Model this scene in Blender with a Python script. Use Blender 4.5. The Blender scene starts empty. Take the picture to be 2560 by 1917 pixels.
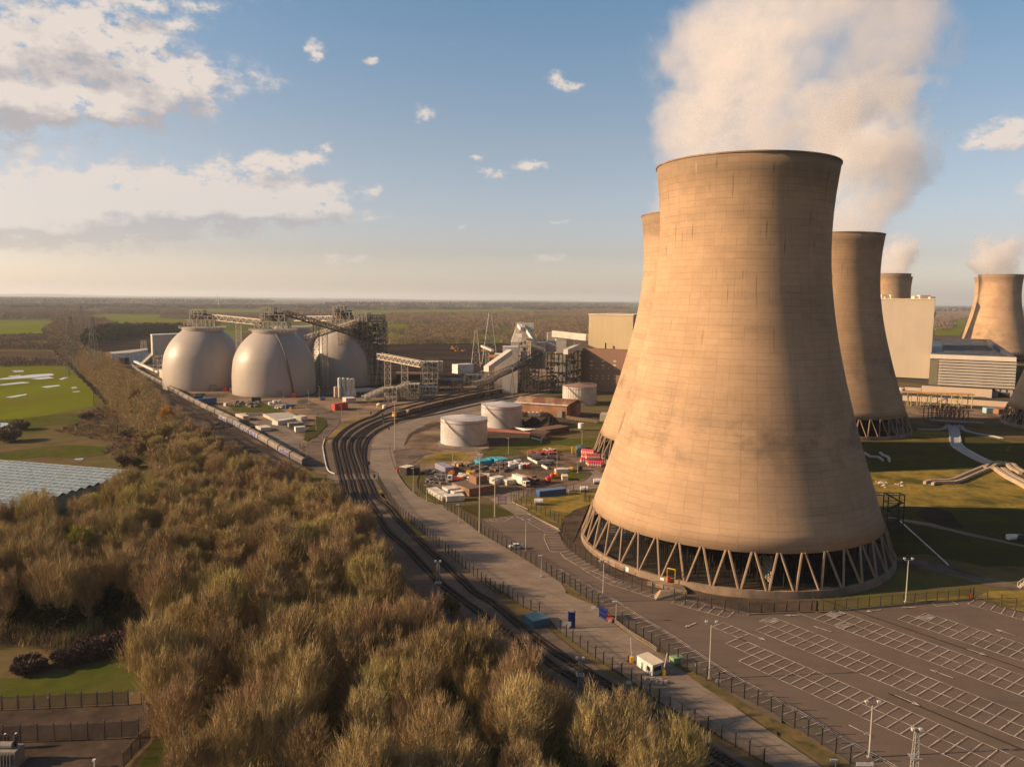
import bpy, math, random
from mathutils import Vector, Matrix, noise as mnoise
R=math.radians; PI=math.pi
random.seed(7)
sc=bpy.context.scene; COL=sc.collection
# ---------------------------------------------------------------- camera (solved from the towers' known size)
F0,CH=1937.0,74.5
ROLL=math.atan(.0112); PITCH=math.atan((1917/2-748.8)*math.cos(ROLL)/F0)
cp,sp,cr,sr=math.cos(PITCH),math.sin(PITCH),math.cos(ROLL),math.sin(ROLL)
cd=bpy.data.cameras.new('camera'); cam=bpy.data.objects.new('camera',cd); COL.objects.link(cam); sc.camera=cam
Rv,Fv,Uv=Vector((1,0,0)),Vector((0,cp,-sp)),Vector((0,sp,cp))
cx_=Rv*cr+Uv*sr; cy_=Uv*cr-Rv*sr
cam.matrix_world=Matrix(((cx_.x,cy_.x,-Fv.x,0),(cx_.y,cy_.y,-Fv.y,0),(cx_.z,cy_.z,-Fv.z,CH),(0,0,0,1)))
cd.sensor_width=36; cd.lens=36*F0/2560; cd.clip_start=1; cd.clip_end=120000
# survey: a photo pixel (2560 px frame) to the ground plane z
def P(px,py,z=0.0):
    dx,dy=px-1280,py-958.5
    u,v=(dx*cr+dy*sr)/F0,(-dx*sr+dy*cr)/F0
    y=cp-v*sp; w=-sp-v*cp
    t=(z-CH)/w
    return Vector((u*t,y*t,z))
def D(x,y,z=0): return P(x*1.15783,y*1.15783,z)
CR=dict(c1=(0,700,3.45),c2=(400,700,3.45),c3=(900,700,3.45),c4=(960,1000,3.45),c5=(2000,640,3.943),c6=(2000,1000,3.943),
 c7=(0,1437,3.45),c8=(640,1200,3.45),cA=(1200,1437,3.45),cB=(1920,1437,3.45),cC=(1400,1200,3.45),cD=(0,1100,3.45),
 d1=(400,740,5.915),d2=(640,740,5.915),d3=(900,820,6.144),d4=(1200,780,6.144),d5=(480,980,6.144),d6=(1020,1120,8.28),d7=(1240,1100,7.373),d8=(780,1040,7.527))
def Q(k,x,y,z=0):
    a=CR[k]; return P(a[0]+x/a[2],a[1]+y/a[2],z)
def QS(k,pts,z=0): return [Q(k,x,y,z) for x,y in pts]
def HT(p,k,y):
    """height of the point standing over p that the photo shows on image row y of survey sheet k"""
    a=CR[k]; Y=a[1]+y/a[2]
    lo,hi=0.,300.
    for _ in range(40):
        m=(lo+hi)/2; d=Vector((p.x,p.y,m-CH)); c=d.dot(Fv); u=F0*d.x/c; v=-F0*d.dot(Uv)/c
        if 958.5+u*sr+v*cr>Y: lo=m
        else: hi=m
    return lo
# ---------------------------------------------------------------- mesh builder
class MB:
    def __init__(s): s.v=[]; s.f=[]; s.m=[]
    def add(s,vs,fs,m=0):
        b=len(s.v); s.v.extend([tuple(v) for v in vs]); s.f.extend([tuple(b+i for i in f) for f in fs]); s.m.extend([m]*len(fs)); return s
    def box(s,x0,y0,z0,x1,y1,z1,m=0):
        return s.add([(x0,y0,z0),(x1,y0,z0),(x1,y1,z0),(x0,y1,z0),(x0,y0,z1),(x1,y0,z1),(x1,y1,z1),(x0,y1,z1)],[(0,3,2,1),(4,5,6,7),(0,1,5,4),(1,2,6,5),(2,3,7,6),(3,0,4,7)],m)
    def ob(s,p0,p1,w,z0,z1,m=0,both=False):
        """box on the ground line p0-p1, w deep to its left (or centred)"""
        p0=Vector(p0[:2]); p1=Vector(p1[:2]); d=(p1-p0).normalized(); n=Vector((-d.y,d.x))*w
        if both: p0=p0-n/2; p1=p1-n/2
        q=[p0,p1,p1+n,p0+n]
        return s.prism(q,z0,z1,m)
    def prism(s,pts,z0,z1,m=0):
        n=len(pts); a=sum(pts[i][0]*pts[(i+1)%n][1]-pts[(i+1)%n][0]*pts[i][1] for i in range(n))
        if a<0: pts=pts[::-1]
        return s.add([(p[0],p[1],z0) for p in pts]+[(p[0],p[1],z1) for p in pts],
          [tuple(range(n-1,-1,-1)),tuple(range(n,2*n))]+[(i,(i+1)%n,n+(i+1)%n,n+i) for i in range(n)],m)
    def bar(s,a,b,w,w2=None,m=0,n=4):
        a=Vector(a); b=Vector(b); w2=w if w2 is None else w2; d=b-a
        if d.length<1e-6: return s
        d.normalize(); x=d.cross(Vector((0,0,1)))
        if x.length<1e-3: x=Vector((1,0,0))
        x.normalize(); y=d.cross(x); vs=[]
        for p,r in ((a,w/2),(b,w2/2)):
            for i in range(n):
                t=2*PI*(i+.5)/n; vs.append(p+x*(math.cos(t)*r*1.2)+y*(math.sin(t)*r*1.2))
        return s.add(vs,[tuple(range(n))[::-1],tuple(range(n,2*n))]+[(i,(i+1)%n,n+(i+1)%n,n+i) for i in range(n)],m)
    def cyl(s,c,r,z0,z1,n=24,r2=None,m=0,cap=True):
        r2=r if r2 is None else r2
        vs=[(c[0]+q*math.cos(2*PI*i/n),c[1]+q*math.sin(2*PI*i/n),z) for q,z in ((r,z0),(r2,z1)) for i in range(n)]
        fs=[(i,(i+1)%n,n+(i+1)%n,n+i) for i in range(n)]
        if cap: fs+=[tuple(range(n-1,-1,-1)),tuple(range(n,2*n))]
        return s.add(vs,fs,m)
    def lathe(s,c,prof,n=96,m=0,close=False):
        k=len(prof); vs=[(c[0]+r*math.cos(2*PI*i/n),c[1]+r*math.sin(2*PI*i/n),z) for r,z in prof for i in range(n)]
        fs=[(j*n+i,j*n+(i+1)%n,(j+1)*n+(i+1)%n,(j+1)*n+i) for j in range(k-1) for i in range(n)]
        if close: fs+=[((k-1)*n+i,(k-1)*n+(i+1)%n,(i+1)%n,i) for i in range(n)]
        return s.add(vs,fs,m)
    def ball(s,c,r,m=0,sz=1,n=10):
        pr=[(max(.001,r*math.sin(PI*j/6)),c[2]-r*sz*math.cos(PI*j/6)) for j in range(7)]
        return s.lathe(c,pr,n,m)
    def poly(s,pts,m=0):
        return s.add(pts,[tuple(range(len(pts)))],m)
def mesh(mb,name,mats,smooth=False,off=(0,0,0)):
    me=bpy.data.meshes.new(name)
    vs=mb.v if not any(off) else [(v[0]-off[0],v[1]-off[1],v[2]-off[2]) for v in mb.v]
    me.from_pydata(vs,[],mb.f)
    for m in (mats if isinstance(mats,(list,tuple)) else [mats]): me.materials.append(m)
    if any(mb.m): me.polygons.foreach_set('material_index',mb.m)
    if smooth: me.polygons.foreach_set('use_smooth',[True]*len(me.polygons))
    me.update(); return me
def root(o):
    while o.parent: o=o.parent
    return o
def obj(name,mb,mats,parent=None,smooth=False,local=False,label=None):
    if name in ('machinery','drive_machinery','pumps') and parent is not None and len(mb.v)%8==0:   # each unit a part of its own
        for i in range(0,len(mb.v),8):
            q=MB(); q.v=mb.v[i:i+8]; q.f=[tuple(k-i for k in f) for f in mb.f[i//8*6:i//8*6+6]]; q.m=[0]*6; o=obj('machine_unit' if name!='pumps' else 'pump',q,mats,parent,smooth,local)
        return o
    if parent is not None: off=(0,0,0) if local else tuple(root(parent).location)
    elif local: off=(0,0,0)
    else:
        xs=[v[0] for v in mb.v]; ys=[v[1] for v in mb.v]; zs=[v[2] for v in mb.v]
        off=((min(xs)+max(xs))/2,(min(ys)+max(ys))/2,min(zs))
    o=bpy.data.objects.new(name,mesh(mb,name,mats,smooth,off)); COL.objects.link(o)
    if parent is not None: o.parent=parent
    else: o.location=off
    if label: o['label']=label
    return o
def hit(k,x,p,d):
    """where the ground line through p along d crosses the photo column x of sheet k"""
    r=Q(k,x,1200); r=Vector((r.x,r.y,0)); den=d.x*r.y-d.y*r.x; s=-(p.x*r.y-p.y*r.x)/den; return Vector((p.x+d.x*s,p.y+d.y*s,0))
def tag(o,label,cat,group=None):
    o['label']=label; o['category']=cat
    if group: o['group']=group
    return o
def thing(name,label,cat,loc=(0,0,0),rz=0,group=None):
    o=bpy.data.objects.new(name,None); COL.objects.link(o); o.location=(loc[0],loc[1],loc[2] if len(loc)>2 else 0); o.rotation_euler[2]=rz
    o.empty_display_size=.5
    return tag(o,label,cat,group)
def struct(name,mb,m,smooth=False,kind='structure'):
    o=obj(name,mb,m,smooth=smooth); o['kind']=kind; return o
def dup(o,loc=None,rz=None,label=None,scale=None,parent=None,kids=True):
    c=o.copy(); COL.objects.link(c)
    if parent is not None: c.parent=parent
    if loc is not None: c.location=(loc[0],loc[1],loc[2] if len(loc)>2 else 0)
    if rz is not None: c.rotation_euler[2]=rz
    if scale is not None: c.scale=scale if hasattr(scale,'__len__') else (scale,)*3
    if label: c['label']=label
    if kids:
        for ch in list(o.children): dup(ch,parent=c)
    return c
def smooth_line(pts,step=2.0):
    pts=[Vector(p) for p in pts]; out=[]
    for i in range(len(pts)-1):
        a=pts[max(0,i-1)]; b=pts[i]; c=pts[i+1]; d=pts[min(len(pts)-1,i+2)]
        n=max(2,int((c-b).length/step))
        for k in range(n):
            t=k/n; out.append(.5*((2*b)+(c-a)*t+(2*a-5*b+4*c-d)*t*t+(3*b-a-3*c+d)*t**3))
    out.append(pts[-1]); return out
def resample(pts,step):
    pts=[Vector(p) for p in pts]; out=[pts[0].copy()]; acc=0
    for a,b in zip(pts,pts[1:]):
        L=(b-a).length
        if L<1e-9: continue
        t=step-acc
        while t<=L: out.append(a.lerp(b,t/L)); t+=step
        acc=(acc+L)%step
    return out
def ribbon(mb,pts,w,z,m=0,w1=None):
    n=len(pts); vs=[]
    for i,p in enumerate(pts):
        d=(pts[min(n-1,i+1)]-pts[max(0,i-1)]); d=Vector((d.x,d.y)).normalized(); q=Vector((-d.y,d.x))
        a=w/2; b=-(w/2 if w1 is None else w1)
        vs+= [(p.x+q.x*b,p.y+q.y*b,z),(p.x+q.x*a,p.y+q.y*a,z)]
    return mb.add(vs,[(2*i,2*i+2,2*i+3,2*i+1) for i in range(n-1)],m)
ROUGH=('rough_pasture','lawn','grass_verge','tussock_field','rough_grass','grass_bank','coal_yard','station_yard','storage_yard','gravel_margin','grass_mound','grass_loop','dirt_track','sidings','flood_water','footpath','cinder_patch','tank_bund','meadow')
def ragged(pts,name):
    """turf and hardcore have no ruled edges: break each edge up by a metre or so"""
    out=[]; n=len(pts)
    for i in range(n):
        a=Vector((pts[i][0],pts[i][1],0)); b=Vector((pts[(i+1)%n][0],pts[(i+1)%n][1],0)); L=(b-a).length; k=max(1,min(60,int(L/2.2))); d=(b-a)/max(L,1e-6); q=Vector((-d.y,d.x,0)); am=min(1.6 if L>60 else .9,L*.06)
        for j in range(k):
            p=a.lerp(b,j/k); f=(mnoise.noise(p*.11+Vector((7,3,1)))*1.3+mnoise.noise(p*.6)*.6)*am*(1 if j else .5); out.append(p+q*f)
    return out
def sheet(name,pts,z,m,label=None):
    if name in ROUGH: pts=ragged(pts,name)
    mb=MB(); pts=[(p[0],p[1],z) for p in pts]; n=len(pts)
    if sum(pts[i][0]*pts[(i+1)%n][1]-pts[(i+1)%n][0]*pts[i][1] for i in range(n))<0: pts=pts[::-1]
    mb.poly(pts); return struct(name,mb,m)
# ---------------------------------------------------------------- materials
def nt(name):
    m=bpy.data.materials.new(name); m.use_nodes=True; n=m.node_tree; n.nodes.clear(); return m,n
def N(t,kind,**kw):
    n=t.nodes.new(kind)
    for k,v in kw.items():
        if k=='inp':
            for i,x in v.items():
                if hasattr(x,'is_linked'): t.links.new(x,n.inputs[i])
                else: n.inputs[i].default_value=x
        else: setattr(n,k,v)
    return n
def MA(t,op,a,b=0.,c=0.):
    n=t.nodes.new('ShaderNodeMath'); n.operation=op
    for i,x in enumerate((a,b,c)):
        if hasattr(x,'is_linked'): t.links.new(x,n.inputs[i])
        else: n.inputs[i].default_value=x
    return n.outputs[0]
def MIX(t,f,a,b,mode='MIX'):
    n=t.nodes.new('ShaderNodeMix'); n.data_type='RGBA'; n.blend_type=mode
    for i,x in ((0,f),(6,a),(7,b)):
        if hasattr(x,'is_linked'): t.links.new(x,n.inputs[i])
        else: n.inputs[i].default_value=(*x,1) if hasattr(x,'__len__') and len(x)==3 else x
    return n.outputs[2]
def RAMP(t,f,stops):
    n=t.nodes.new('ShaderNodeValToRGB'); t.links.new(f,n.inputs[0]); e=n.color_ramp.elements
    while len(e)<len(stops): e.new(.5)
    for q,(p,c) in zip(e,stops): q.position=p; q.color=(*c,1) if hasattr(c,'__len__') else (c,c,c,1)
    return n.outputs[0]
def NOI(t,vec,s,d=4,r=.55,dist=0):
    n=N(t,'ShaderNodeTexNoise',inp={'Scale':s,'Detail':d,'Roughness':r,'Distortion':dist}); t.links.new(vec,n.inputs['Vector']); return n.outputs[0]
def BS(t,col,rough=.8,metal=0,bump=None,bstr=.3,bdist=.1,spec=.4):
    b=N(t,'ShaderNodeBsdfPrincipled',inp={'Roughness':rough,'Metallic':metal,'Specular IOR Level':spec})
    if hasattr(col,'is_linked'): t.links.new(col,b.inputs['Base Color'])
    else: b.inputs['Base Color'].default_value=(*col,1)
    if bump is not None:
        u=N(t,'ShaderNodeBump',inp={'Strength':bstr,'Distance':bdist,'Height':bump}); t.links.new(u.outputs[0],b.inputs['Normal'])
    o=N(t,'ShaderNodeOutputMaterial'); t.links.new(b.outputs[0],o.inputs[0]); return b
MATS={}
def M(name,c,c2=None,s=.5,rough=.8,metal=0,world=False,c3=None,s3=.05,bump=0,stretch=None,rnd=0,spec=.35):
    """one painted or mineral surface: two tones of it mixed by noise, larger stains of a third"""
    if name in MATS: return MATS[name]
    m,t=nt(name)
    if c2 is None: c2=tuple(x*.8 for x in c)
    co=N(t,'ShaderNodeTexCoord').outputs['Object']
    if world: co=N(t,'ShaderNodeNewGeometry').outputs['Position']
    if stretch:
        mp=N(t,'ShaderNodeMapping',inp={'Scale':stretch}); t.links.new(co,mp.inputs[0]); co=mp.outputs[0]
    f=NOI(t,co,s,5,.6); f2=MA(t,'MULTIPLY_ADD',f,3,-1.0); n=t.nodes[-1]; n.use_clamp=True
    col=MIX(t,f2,c,c2)
    if c3:
        g=NOI(t,co,s3,5,.65); g=MA(t,'MULTIPLY_ADD',g,5,-2.2); t.nodes[-1].use_clamp=True
        col=MIX(t,g,col,c3)
    if rnd:
        oi=N(t,'ShaderNodeObjectInfo').outputs['Random']
        k=MA(t,'MULTIPLY_ADD',oi,2*rnd,1-rnd); hs=N(t,'ShaderNodeHueSaturation',inp={'Value':k}); t.links.new(col,hs.inputs['Color'])
        h2=MA(t,'MULTIPLY_ADD',oi,.02,.49); t.links.new(h2,hs.inputs['Hue']); col=hs.outputs[0]
    BS(t,col,rough,metal,f if bump else None,.5,bump or .1,0. if (world and spec==.35) else spec); MATS[name]=m; return m
# ---------------------------------------------------------------- sky, sun
SUN_AZ,SUN_EL=R(-96),R(21)          # azimuth from +Y, clockwise
sv=Vector((math.sin(SUN_AZ)*math.cos(SUN_EL),math.cos(SUN_AZ)*math.cos(SUN_EL),math.sin(SUN_EL)))
ld=bpy.data.lights.new('sun','SUN'); ld.energy=5; ld.angle=R(.5); ld.color=(1,.685,.395)
lo=bpy.data.objects.new('sun',ld); COL.objects.link(lo); lo.rotation_euler=(-sv).to_track_quat('-Z','Y').to_euler()
w=bpy.data.worlds.new('World'); sc.world=w; w.use_nodes=True; t=w.node_tree; t.nodes.clear()
sky=N(t,'ShaderNodeTexSky',sky_type='NISHITA',sun_disc=False,sun_elevation=SUN_EL,sun_rotation=SUN_AZ,altitude=70,air_density=1.0,dust_density=1.6,ozone_density=2.2)
dirv=N(t,'ShaderNodeTexCoord').outputs['Generated']
sx=N(t,'ShaderNodeSeparateXYZ'); t.links.new(dirv,sx.inputs[0]); X,Y,Z=sx.outputs
el=MA(t,'MULTIPLY',MA(t,'ARCSINE',Z),180/PI); az=MA(t,'MULTIPLY',MA(t,'ARCTAN2',X,Y),180/PI)
elc=MA(t,'MAXIMUM',el,0.)
# the air near the ground is dusty: pale and warm at the horizon, deepening overhead
rp=RAMP(t,MA(t,'MULTIPLY',elc,1/90),[(0,(.50,.445,.48)),(.012,(.435,.385,.41)),(.036,(.315,.258,.268)),(.12,(.30,.255,.232)),(.245,(.20,.25,.25)),(.5,(.14,.19,.225)),(1,(.10,.15,.19))])
away=N(t,'ShaderNodeMapRange',interpolation_type='SMOOTHSTEP',inp={0:MA(t,'ABSOLUTE',MA(t,'ADD',az,80.)),1:105.,2:160.,3:1.,4:.55}).outputs[0]  # added dimming of the mostly unseen sky right and behind, weakening shadow fill
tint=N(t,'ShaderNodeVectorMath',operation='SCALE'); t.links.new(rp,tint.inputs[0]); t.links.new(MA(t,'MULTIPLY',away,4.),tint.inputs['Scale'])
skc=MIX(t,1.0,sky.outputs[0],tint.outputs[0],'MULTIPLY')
# clouds: (azimuth, elevation, half width, half height, weight), degrees
def dirof(dx,dy):
    p=P(dx*1.15783,dy*1.15783,CH+1) if False else None
    u,v=(dx*1.15783-1280),(dy*1.15783-958.5); uu,vv=(u*cr+v*sr)/F0,(-u*sr+v*cr)/F0
    d=(Rv*uu+Fv-Uv*vv).normalized(); return math.degrees(math.atan2(d.x,d.y)),math.degrees(math.asin(d.z))
BL=[(60,215,190,34,.92),(215,225,45,24,.75),(-60,190,110,50,.75),(190,70,80,62,.78),(330,165,85,75,.92),(400,190,60,50,.7),(60,60,110,36,.36),(120,150,110,50,.34),(0,95,50,20,.7),
 (270,420,190,52,1.15),(120,470,190,45,1.1),(480,405,110,40,1.0),(420,450,230,30,1.05),(680,425,85,30,1.1),(610,455,110,28,.9),(40,475,130,35,1.0),(250,500,260,18,.5),(120,540,220,12,.3),
 (580,350,70,22,.95),(680,340,40,16,.8),(712,320,18,9,.7),(678,108,28,15,.95),(795,133,20,9,.7),(560,170,85,36,.42),(912,245,20,16,.85),(1057,373,24,13,.9),(1155,362,44,11,.9),(1020,344,24,7,.55),
 (1195,172,22,14,.85),(1232,188,20,12,.8),(748,556,66,12,.9),(1190,555,60,10,.85),(1205,477,30,7,.6),(1005,486,16,6,.6),(815,463,24,9,.6),(810,413,18,7,.6),(2190,290,80,30,1.0),(2120,310,30,16,.6),(2240,410,40,40,.8),(320,5,40,12,.6),(435,20,28,16,.6),(390,60,40,10,.5),(965,88,14,10,.4),
 (450,585,230,9,.33),(120,610,200,10,.3),(1700,-260,600,120,.8),(300,-350,700,160,1.0),(-700,300,300,200,1.0),(-900,-200,500,300,1.0)]
cv=N(t,'ShaderNodeCombineXYZ'); t.links.new(az,cv.inputs[0]); t.links.new(MA(t,'MULTIPLY',el,1.5),cv.inputs[1])
wp=N(t,'ShaderNodeTexNoise',inp={'Scale':.42,'Detail':5.,'Roughness':.62}); t.links.new(cv.outputs[0],wp.inputs['Vector'])
wc=N(t,'ShaderNodeSeparateXYZ'); t.links.new(wp.outputs['Color'],wc.inputs[0])
azw=MA(t,'ADD',az,MA(t,'MULTIPLY_ADD',wc.outputs[0],2.6,-1.3)); elw=MA(t,'ADD',el,MA(t,'MULTIPLY_ADD',wc.outputs[1],1.5,-.75))
def blobs(eo,ao=0):
    acc=None
    for bx,by,bw,bh,wt in BL:
        a0,e0=dirof(bx,by); sa=bw/1673*57.3/max(.4,math.cos(R(e0)));se=bh/1673*57.3
        p=MA(t,'MULTIPLY_ADD',azw,1/sa,(-a0+ao)/sa); q=MA(t,'MULTIPLY_ADD',elw,1/se,(-e0+eo)/se)
        r=MA(t,'MULTIPLY_ADD',q,q,MA(t,'MULTIPLY',p,p)); g=MA(t,'MULTIPLY',MA(t,'EXPONENT',MA(t,'MULTIPLY',r,-1.0)),wt)
        acc=g if acc is None else MA(t,'ADD',acc,g)
    return acc
b0=blobs(0)
n1=NOI(t,cv.outputs[0],.55,7,.62); 
mp=N(t,'ShaderNodeMapping',inp={'Location':(.75,-.9,0)}); t.links.new(cv.outputs[0],mp.inputs[0])
n2=NOI(t,mp.outputs[0],.55,5,.6)
n3=NOI(t,cv.outputs[0],1.9,5,.62)
nn=MA(t,'MULTIPLY_ADD',n3,.32,MA(t,'MULTIPLY',n1,.88))
dens=MA(t,'MULTIPLY',b0,N(t,'ShaderNodeMapRange',clamp=True,inp={0:nn,1:.42,2:.74,3:.2,4:1.5}).outputs[0])
dens=MA(t,'ADD',dens,MA(t,'MULTIPLY',MA(t,'SUBTRACT',nn,.66),.35))
cov=N(t,'ShaderNodeMapRange',interpolation_type='SMOOTHSTEP',inp={0:dens,1:.16,2:.95}).outputs[0]
# clouds are brighter on the sun's side and on top, greyer in the thick middle and base
b1=blobs(1.5,0)
lit=MA(t,'MULTIPLY_ADD',MA(t,'SUBTRACT',n1,n2),2.0,MA(t,'MULTIPLY_ADD',MA(t,'SUBTRACT',b0,b1),1.1,.52)); 
lit=N(t,'ShaderNodeMapRange',inp={0:lit,1:.0,2:1.0}).outputs[0]
CLB=1.0
cc=MIX(t,lit,(3.2,2.95,3.0),(5.7,4.95,4.4))
fade=N(t,'ShaderNodeMapRange',inp={0:el,1:1.,2:9.,3:.30,4:.92}).outputs[0]
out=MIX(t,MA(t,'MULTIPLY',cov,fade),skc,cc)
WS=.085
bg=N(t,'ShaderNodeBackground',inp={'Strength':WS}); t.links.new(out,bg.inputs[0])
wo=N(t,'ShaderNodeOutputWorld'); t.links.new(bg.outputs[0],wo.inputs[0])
sc.view_settings.view_transform='Standard'; sc.view_settings.look='None'; sc.view_settings.exposure=.77; sc.view_settings.gamma=1
sc.render.engine='CYCLES'; cy=sc.cycles
cy.max_bounces=8; cy.diffuse_bounces=3; cy.glossy_bounces=2; cy.transmission_bounces=2; cy.volume_bounces=5; cy.transparent_max_bounces=8
cy.volume_step_rate=.6; cy.volume_max_steps=256
cy.caustics_reflective=False; cy.caustics_refractive=False; cy.sample_clamp_indirect=4
cy.use_denoising=True
try: cy.denoiser='OPENIMAGEDENOISE'; cy.denoising_input_passes='RGB_ALBEDO_NORMAL'; cy.denoising_prefilter='NONE'
except Exception: pass
cy.use_adaptive_sampling=False
# ---------------------------------------------------------------- cooling towers
def tower_mat(name,tint=1.0):
    m,t=nt(name); co=N(t,'ShaderNodeTexCoord').outputs['Object']
    s=N(t,'ShaderNodeSeparateXYZ'); t.links.new(co,s.inputs[0]); x,y,z=s.outputs
    u=MA(t,'MULTIPLY',MA(t,'ARCTAN2',y,x),30.)
    uv=N(t,'ShaderNodeCombineXYZ',inp={0:u,1:z,2:0.})
    wob=NOI(t,co,.3,3,.5); uw=MA(t,'MULTIPLY_ADD',wob,.5,u); zw=MA(t,'MULTIPLY_ADD',wob,.5,z)
    cu=MA(t,'FLOOR',MA(t,'MULTIPLY',uw,1/3.6)); cz_=MA(t,'FLOOR',MA(t,'MULTIPLY',zw,1/1.8))
    cell=N(t,'ShaderNodeTexWhiteNoise',noise_dimensions='2D'); cv2=N(t,'ShaderNodeCombineXYZ',inp={0:cu,1:cz_,2:0.}); t.links.new(cv2.outputs[0],cell.inputs['Vector'])
    hl=N(t,'ShaderNodeMapRange',inp={0:MA(t,'ABSOLUTE',MA(t,'SUBTRACT',MA(t,'FRACT',MA(t,'MULTIPLY',zw,1/1.8)),.5)),1:.40,2:.48,3:0.,4:1.}).outputs[0]
    vl=N(t,'ShaderNodeMapRange',inp={0:MA(t,'ABSOLUTE',MA(t,'SUBTRACT',MA(t,'FRACT',MA(t,'MULTIPLY',uw,1/3.6)),.5)),1:.455,2:.495,3:0.,4:1.}).outputs[0]
    vm=N(t,'ShaderNodeMapRange',inp={0:NOI(t,uv.outputs[0],.16,3,.6),1:.38,2:.62,3:.15,4:1.}).outputs[0]; hm=N(t,'ShaderNodeMapRange',inp={0:NOI(t,uv.outputs[0],.11,3,.6),1:.35,2:.62,3:.25,4:1.}).outputs[0]
    grid=MA(t,'MAXIMUM',MA(t,'MULTIPLY',MA(t,'MULTIPLY',hl,hm),.22),MA(t,'MULTIPLY',MA(t,'MULTIPLY',vl,vm),.24))
    tone=MA(t,'SUBTRACT',MA(t,'MULTIPLY_ADD',cell.outputs[0],.09,.965),grid)
    big=NOI(t,co,.045,4,.6)
    cz=N(t,'ShaderNodeCombineXYZ',inp={0:MA(t,'MULTIPLY',x,.03),1:MA(t,'MULTIPLY',y,.03),2:MA(t,'MULTIPLY',z,.16)})
    band=NOI(t,cz.outputs[0],1.,4,.6)
    base=MIX(t,N(t,'ShaderNodeMapRange',inp={0:big,1:.35,2:.68}).outputs[0],(.45*tint,.298*tint,.178*tint),(.345*tint,.228*tint,.136*tint))
    base=MIX(t,N(t,'ShaderNodeMapRange',inp={0:band,1:.5,2:.68,3:0.,4:.55}).outputs[0],base,(.27*tint,.185*tint,.118*tint))
    # weathered dark ring below the rim and damp blotches two fifths up
    rim=N(t,'ShaderNodeMapRange',inp={0:MA(t,'MULTIPLY_ADD',NOI(t,uv.outputs[0],.25,3,.6),5,z),1:103.,2:113.,3:0.,4:.62}).outputs[0]
    base=MIX(t,rim,base,(.135*tint,.098*tint,.066*tint))
    dz=MA(t,'ABSOLUTE',MA(t,'SUBTRACT',z,38.)); damp=MA(t,'MULTIPLY',N(t,'ShaderNodeMapRange',inp={0:dz,1:14.,2:1.,3:0.,4:1.}).outputs[0],N(t,'ShaderNodeMapRange',inp={0:NOI(t,uv.outputs[0],.09,6,.68),1:.47,2:.66,3:0.,4:.75}).outputs[0])
    base=MIX(t,damp,base,(.13*tint,.095*tint,.066*tint))
    # runs of dark and pale streaks down the joints near the top
    su=N(t,'ShaderNodeCombineXYZ',inp={0:MA(t,'MULTIPLY',u,1.15),1:MA(t,'MULTIPLY',z,.07),2:3.}); st=NOI(t,su.outputs[0],1.,2,.5)
    zt=N(t,'ShaderNodeMapRange',inp={0:z,1:45.,2:98.,3:.08,4:1.}).outputs[0]
    dk=MA(t,'MULTIPLY',N(t,'ShaderNodeMapRange',inp={0:st,1:.66,2:.72,3:0.,4:.8}).outputs[0],zt)
    base=MIX(t,dk,base,(.06,.047,.036))
    su=N(t,'ShaderNodeCombineXYZ',inp={0:MA(t,'MULTIPLY',u,1.3),1:MA(t,'MULTIPLY',z,.12),2:9.}); st=NOI(t,su.outputs[0],1.,2,.5)
    lt=MA(t,'MULTIPLY',N(t,'ShaderNodeMapRange',inp={0:st,1:.69,2:.76,3:0.,4:.55}).outputs[0],zt)
    base=MIX(t,lt,base,(.46,.40,.32))
    fine=NOI(t,co,1.3,4,.65); base=MIX(t,N(t,'ShaderNodeMapRange',inp={0:fine,1:.25,2:.75,3:0.,4:.22}).outputs[0],base,(.16*tint,.115*tint,.08*tint))
    tc=N(t,'ShaderNodeCombineXYZ',inp={0:tone,1:tone,2:tone}); col=MIX(t,1.,base,tc.outputs[0],'MULTIPLY')
    BS(t,col,.9,0,grid,-.3,.06,.2); return m
MT=tower_mat('weathered_concrete_shell')
M_con=M('tower_leg_concrete',(.26,.18,.115),(.19,.13,.085),.5,.9)
M_wall=M('pond_wall_concrete',(.31,.215,.14),(.2,.14,.095),.3,.9,c3=(.13,.1,.075),s3=.12)
M_dark=M('dark_timber',(.03,.024,.02),(.018,.015,.013),.8,.9)
M_pack=M('wet_packing_slats',(.48,.43,.36),(.22,.19,.16),.8,.8,stretch=(.3,.3,6))
M_pond=M('pond_water',(.05,.04,.03),(.03,.025,.02),.2,.6)
M_drk2=M('dark_steel',(.035,.03,.028),(.05,.042,.036),1,.6,.3)
PROF=[(10.7,43.15),(15,41.6),(20,40.0),(25,38.35),(30,36.8),(35,35.25),(40,33.8),(45,32.45),(50,31.1),(55,29.85),(60,28.7),(65,27.65),(70,26.75),(75,26.0),(80,25.35),(85,24.9),(90,24.65),(95,24.6),(100,24.75),(105,25.1),(110,25.65),(114.3,26.2)]
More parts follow.
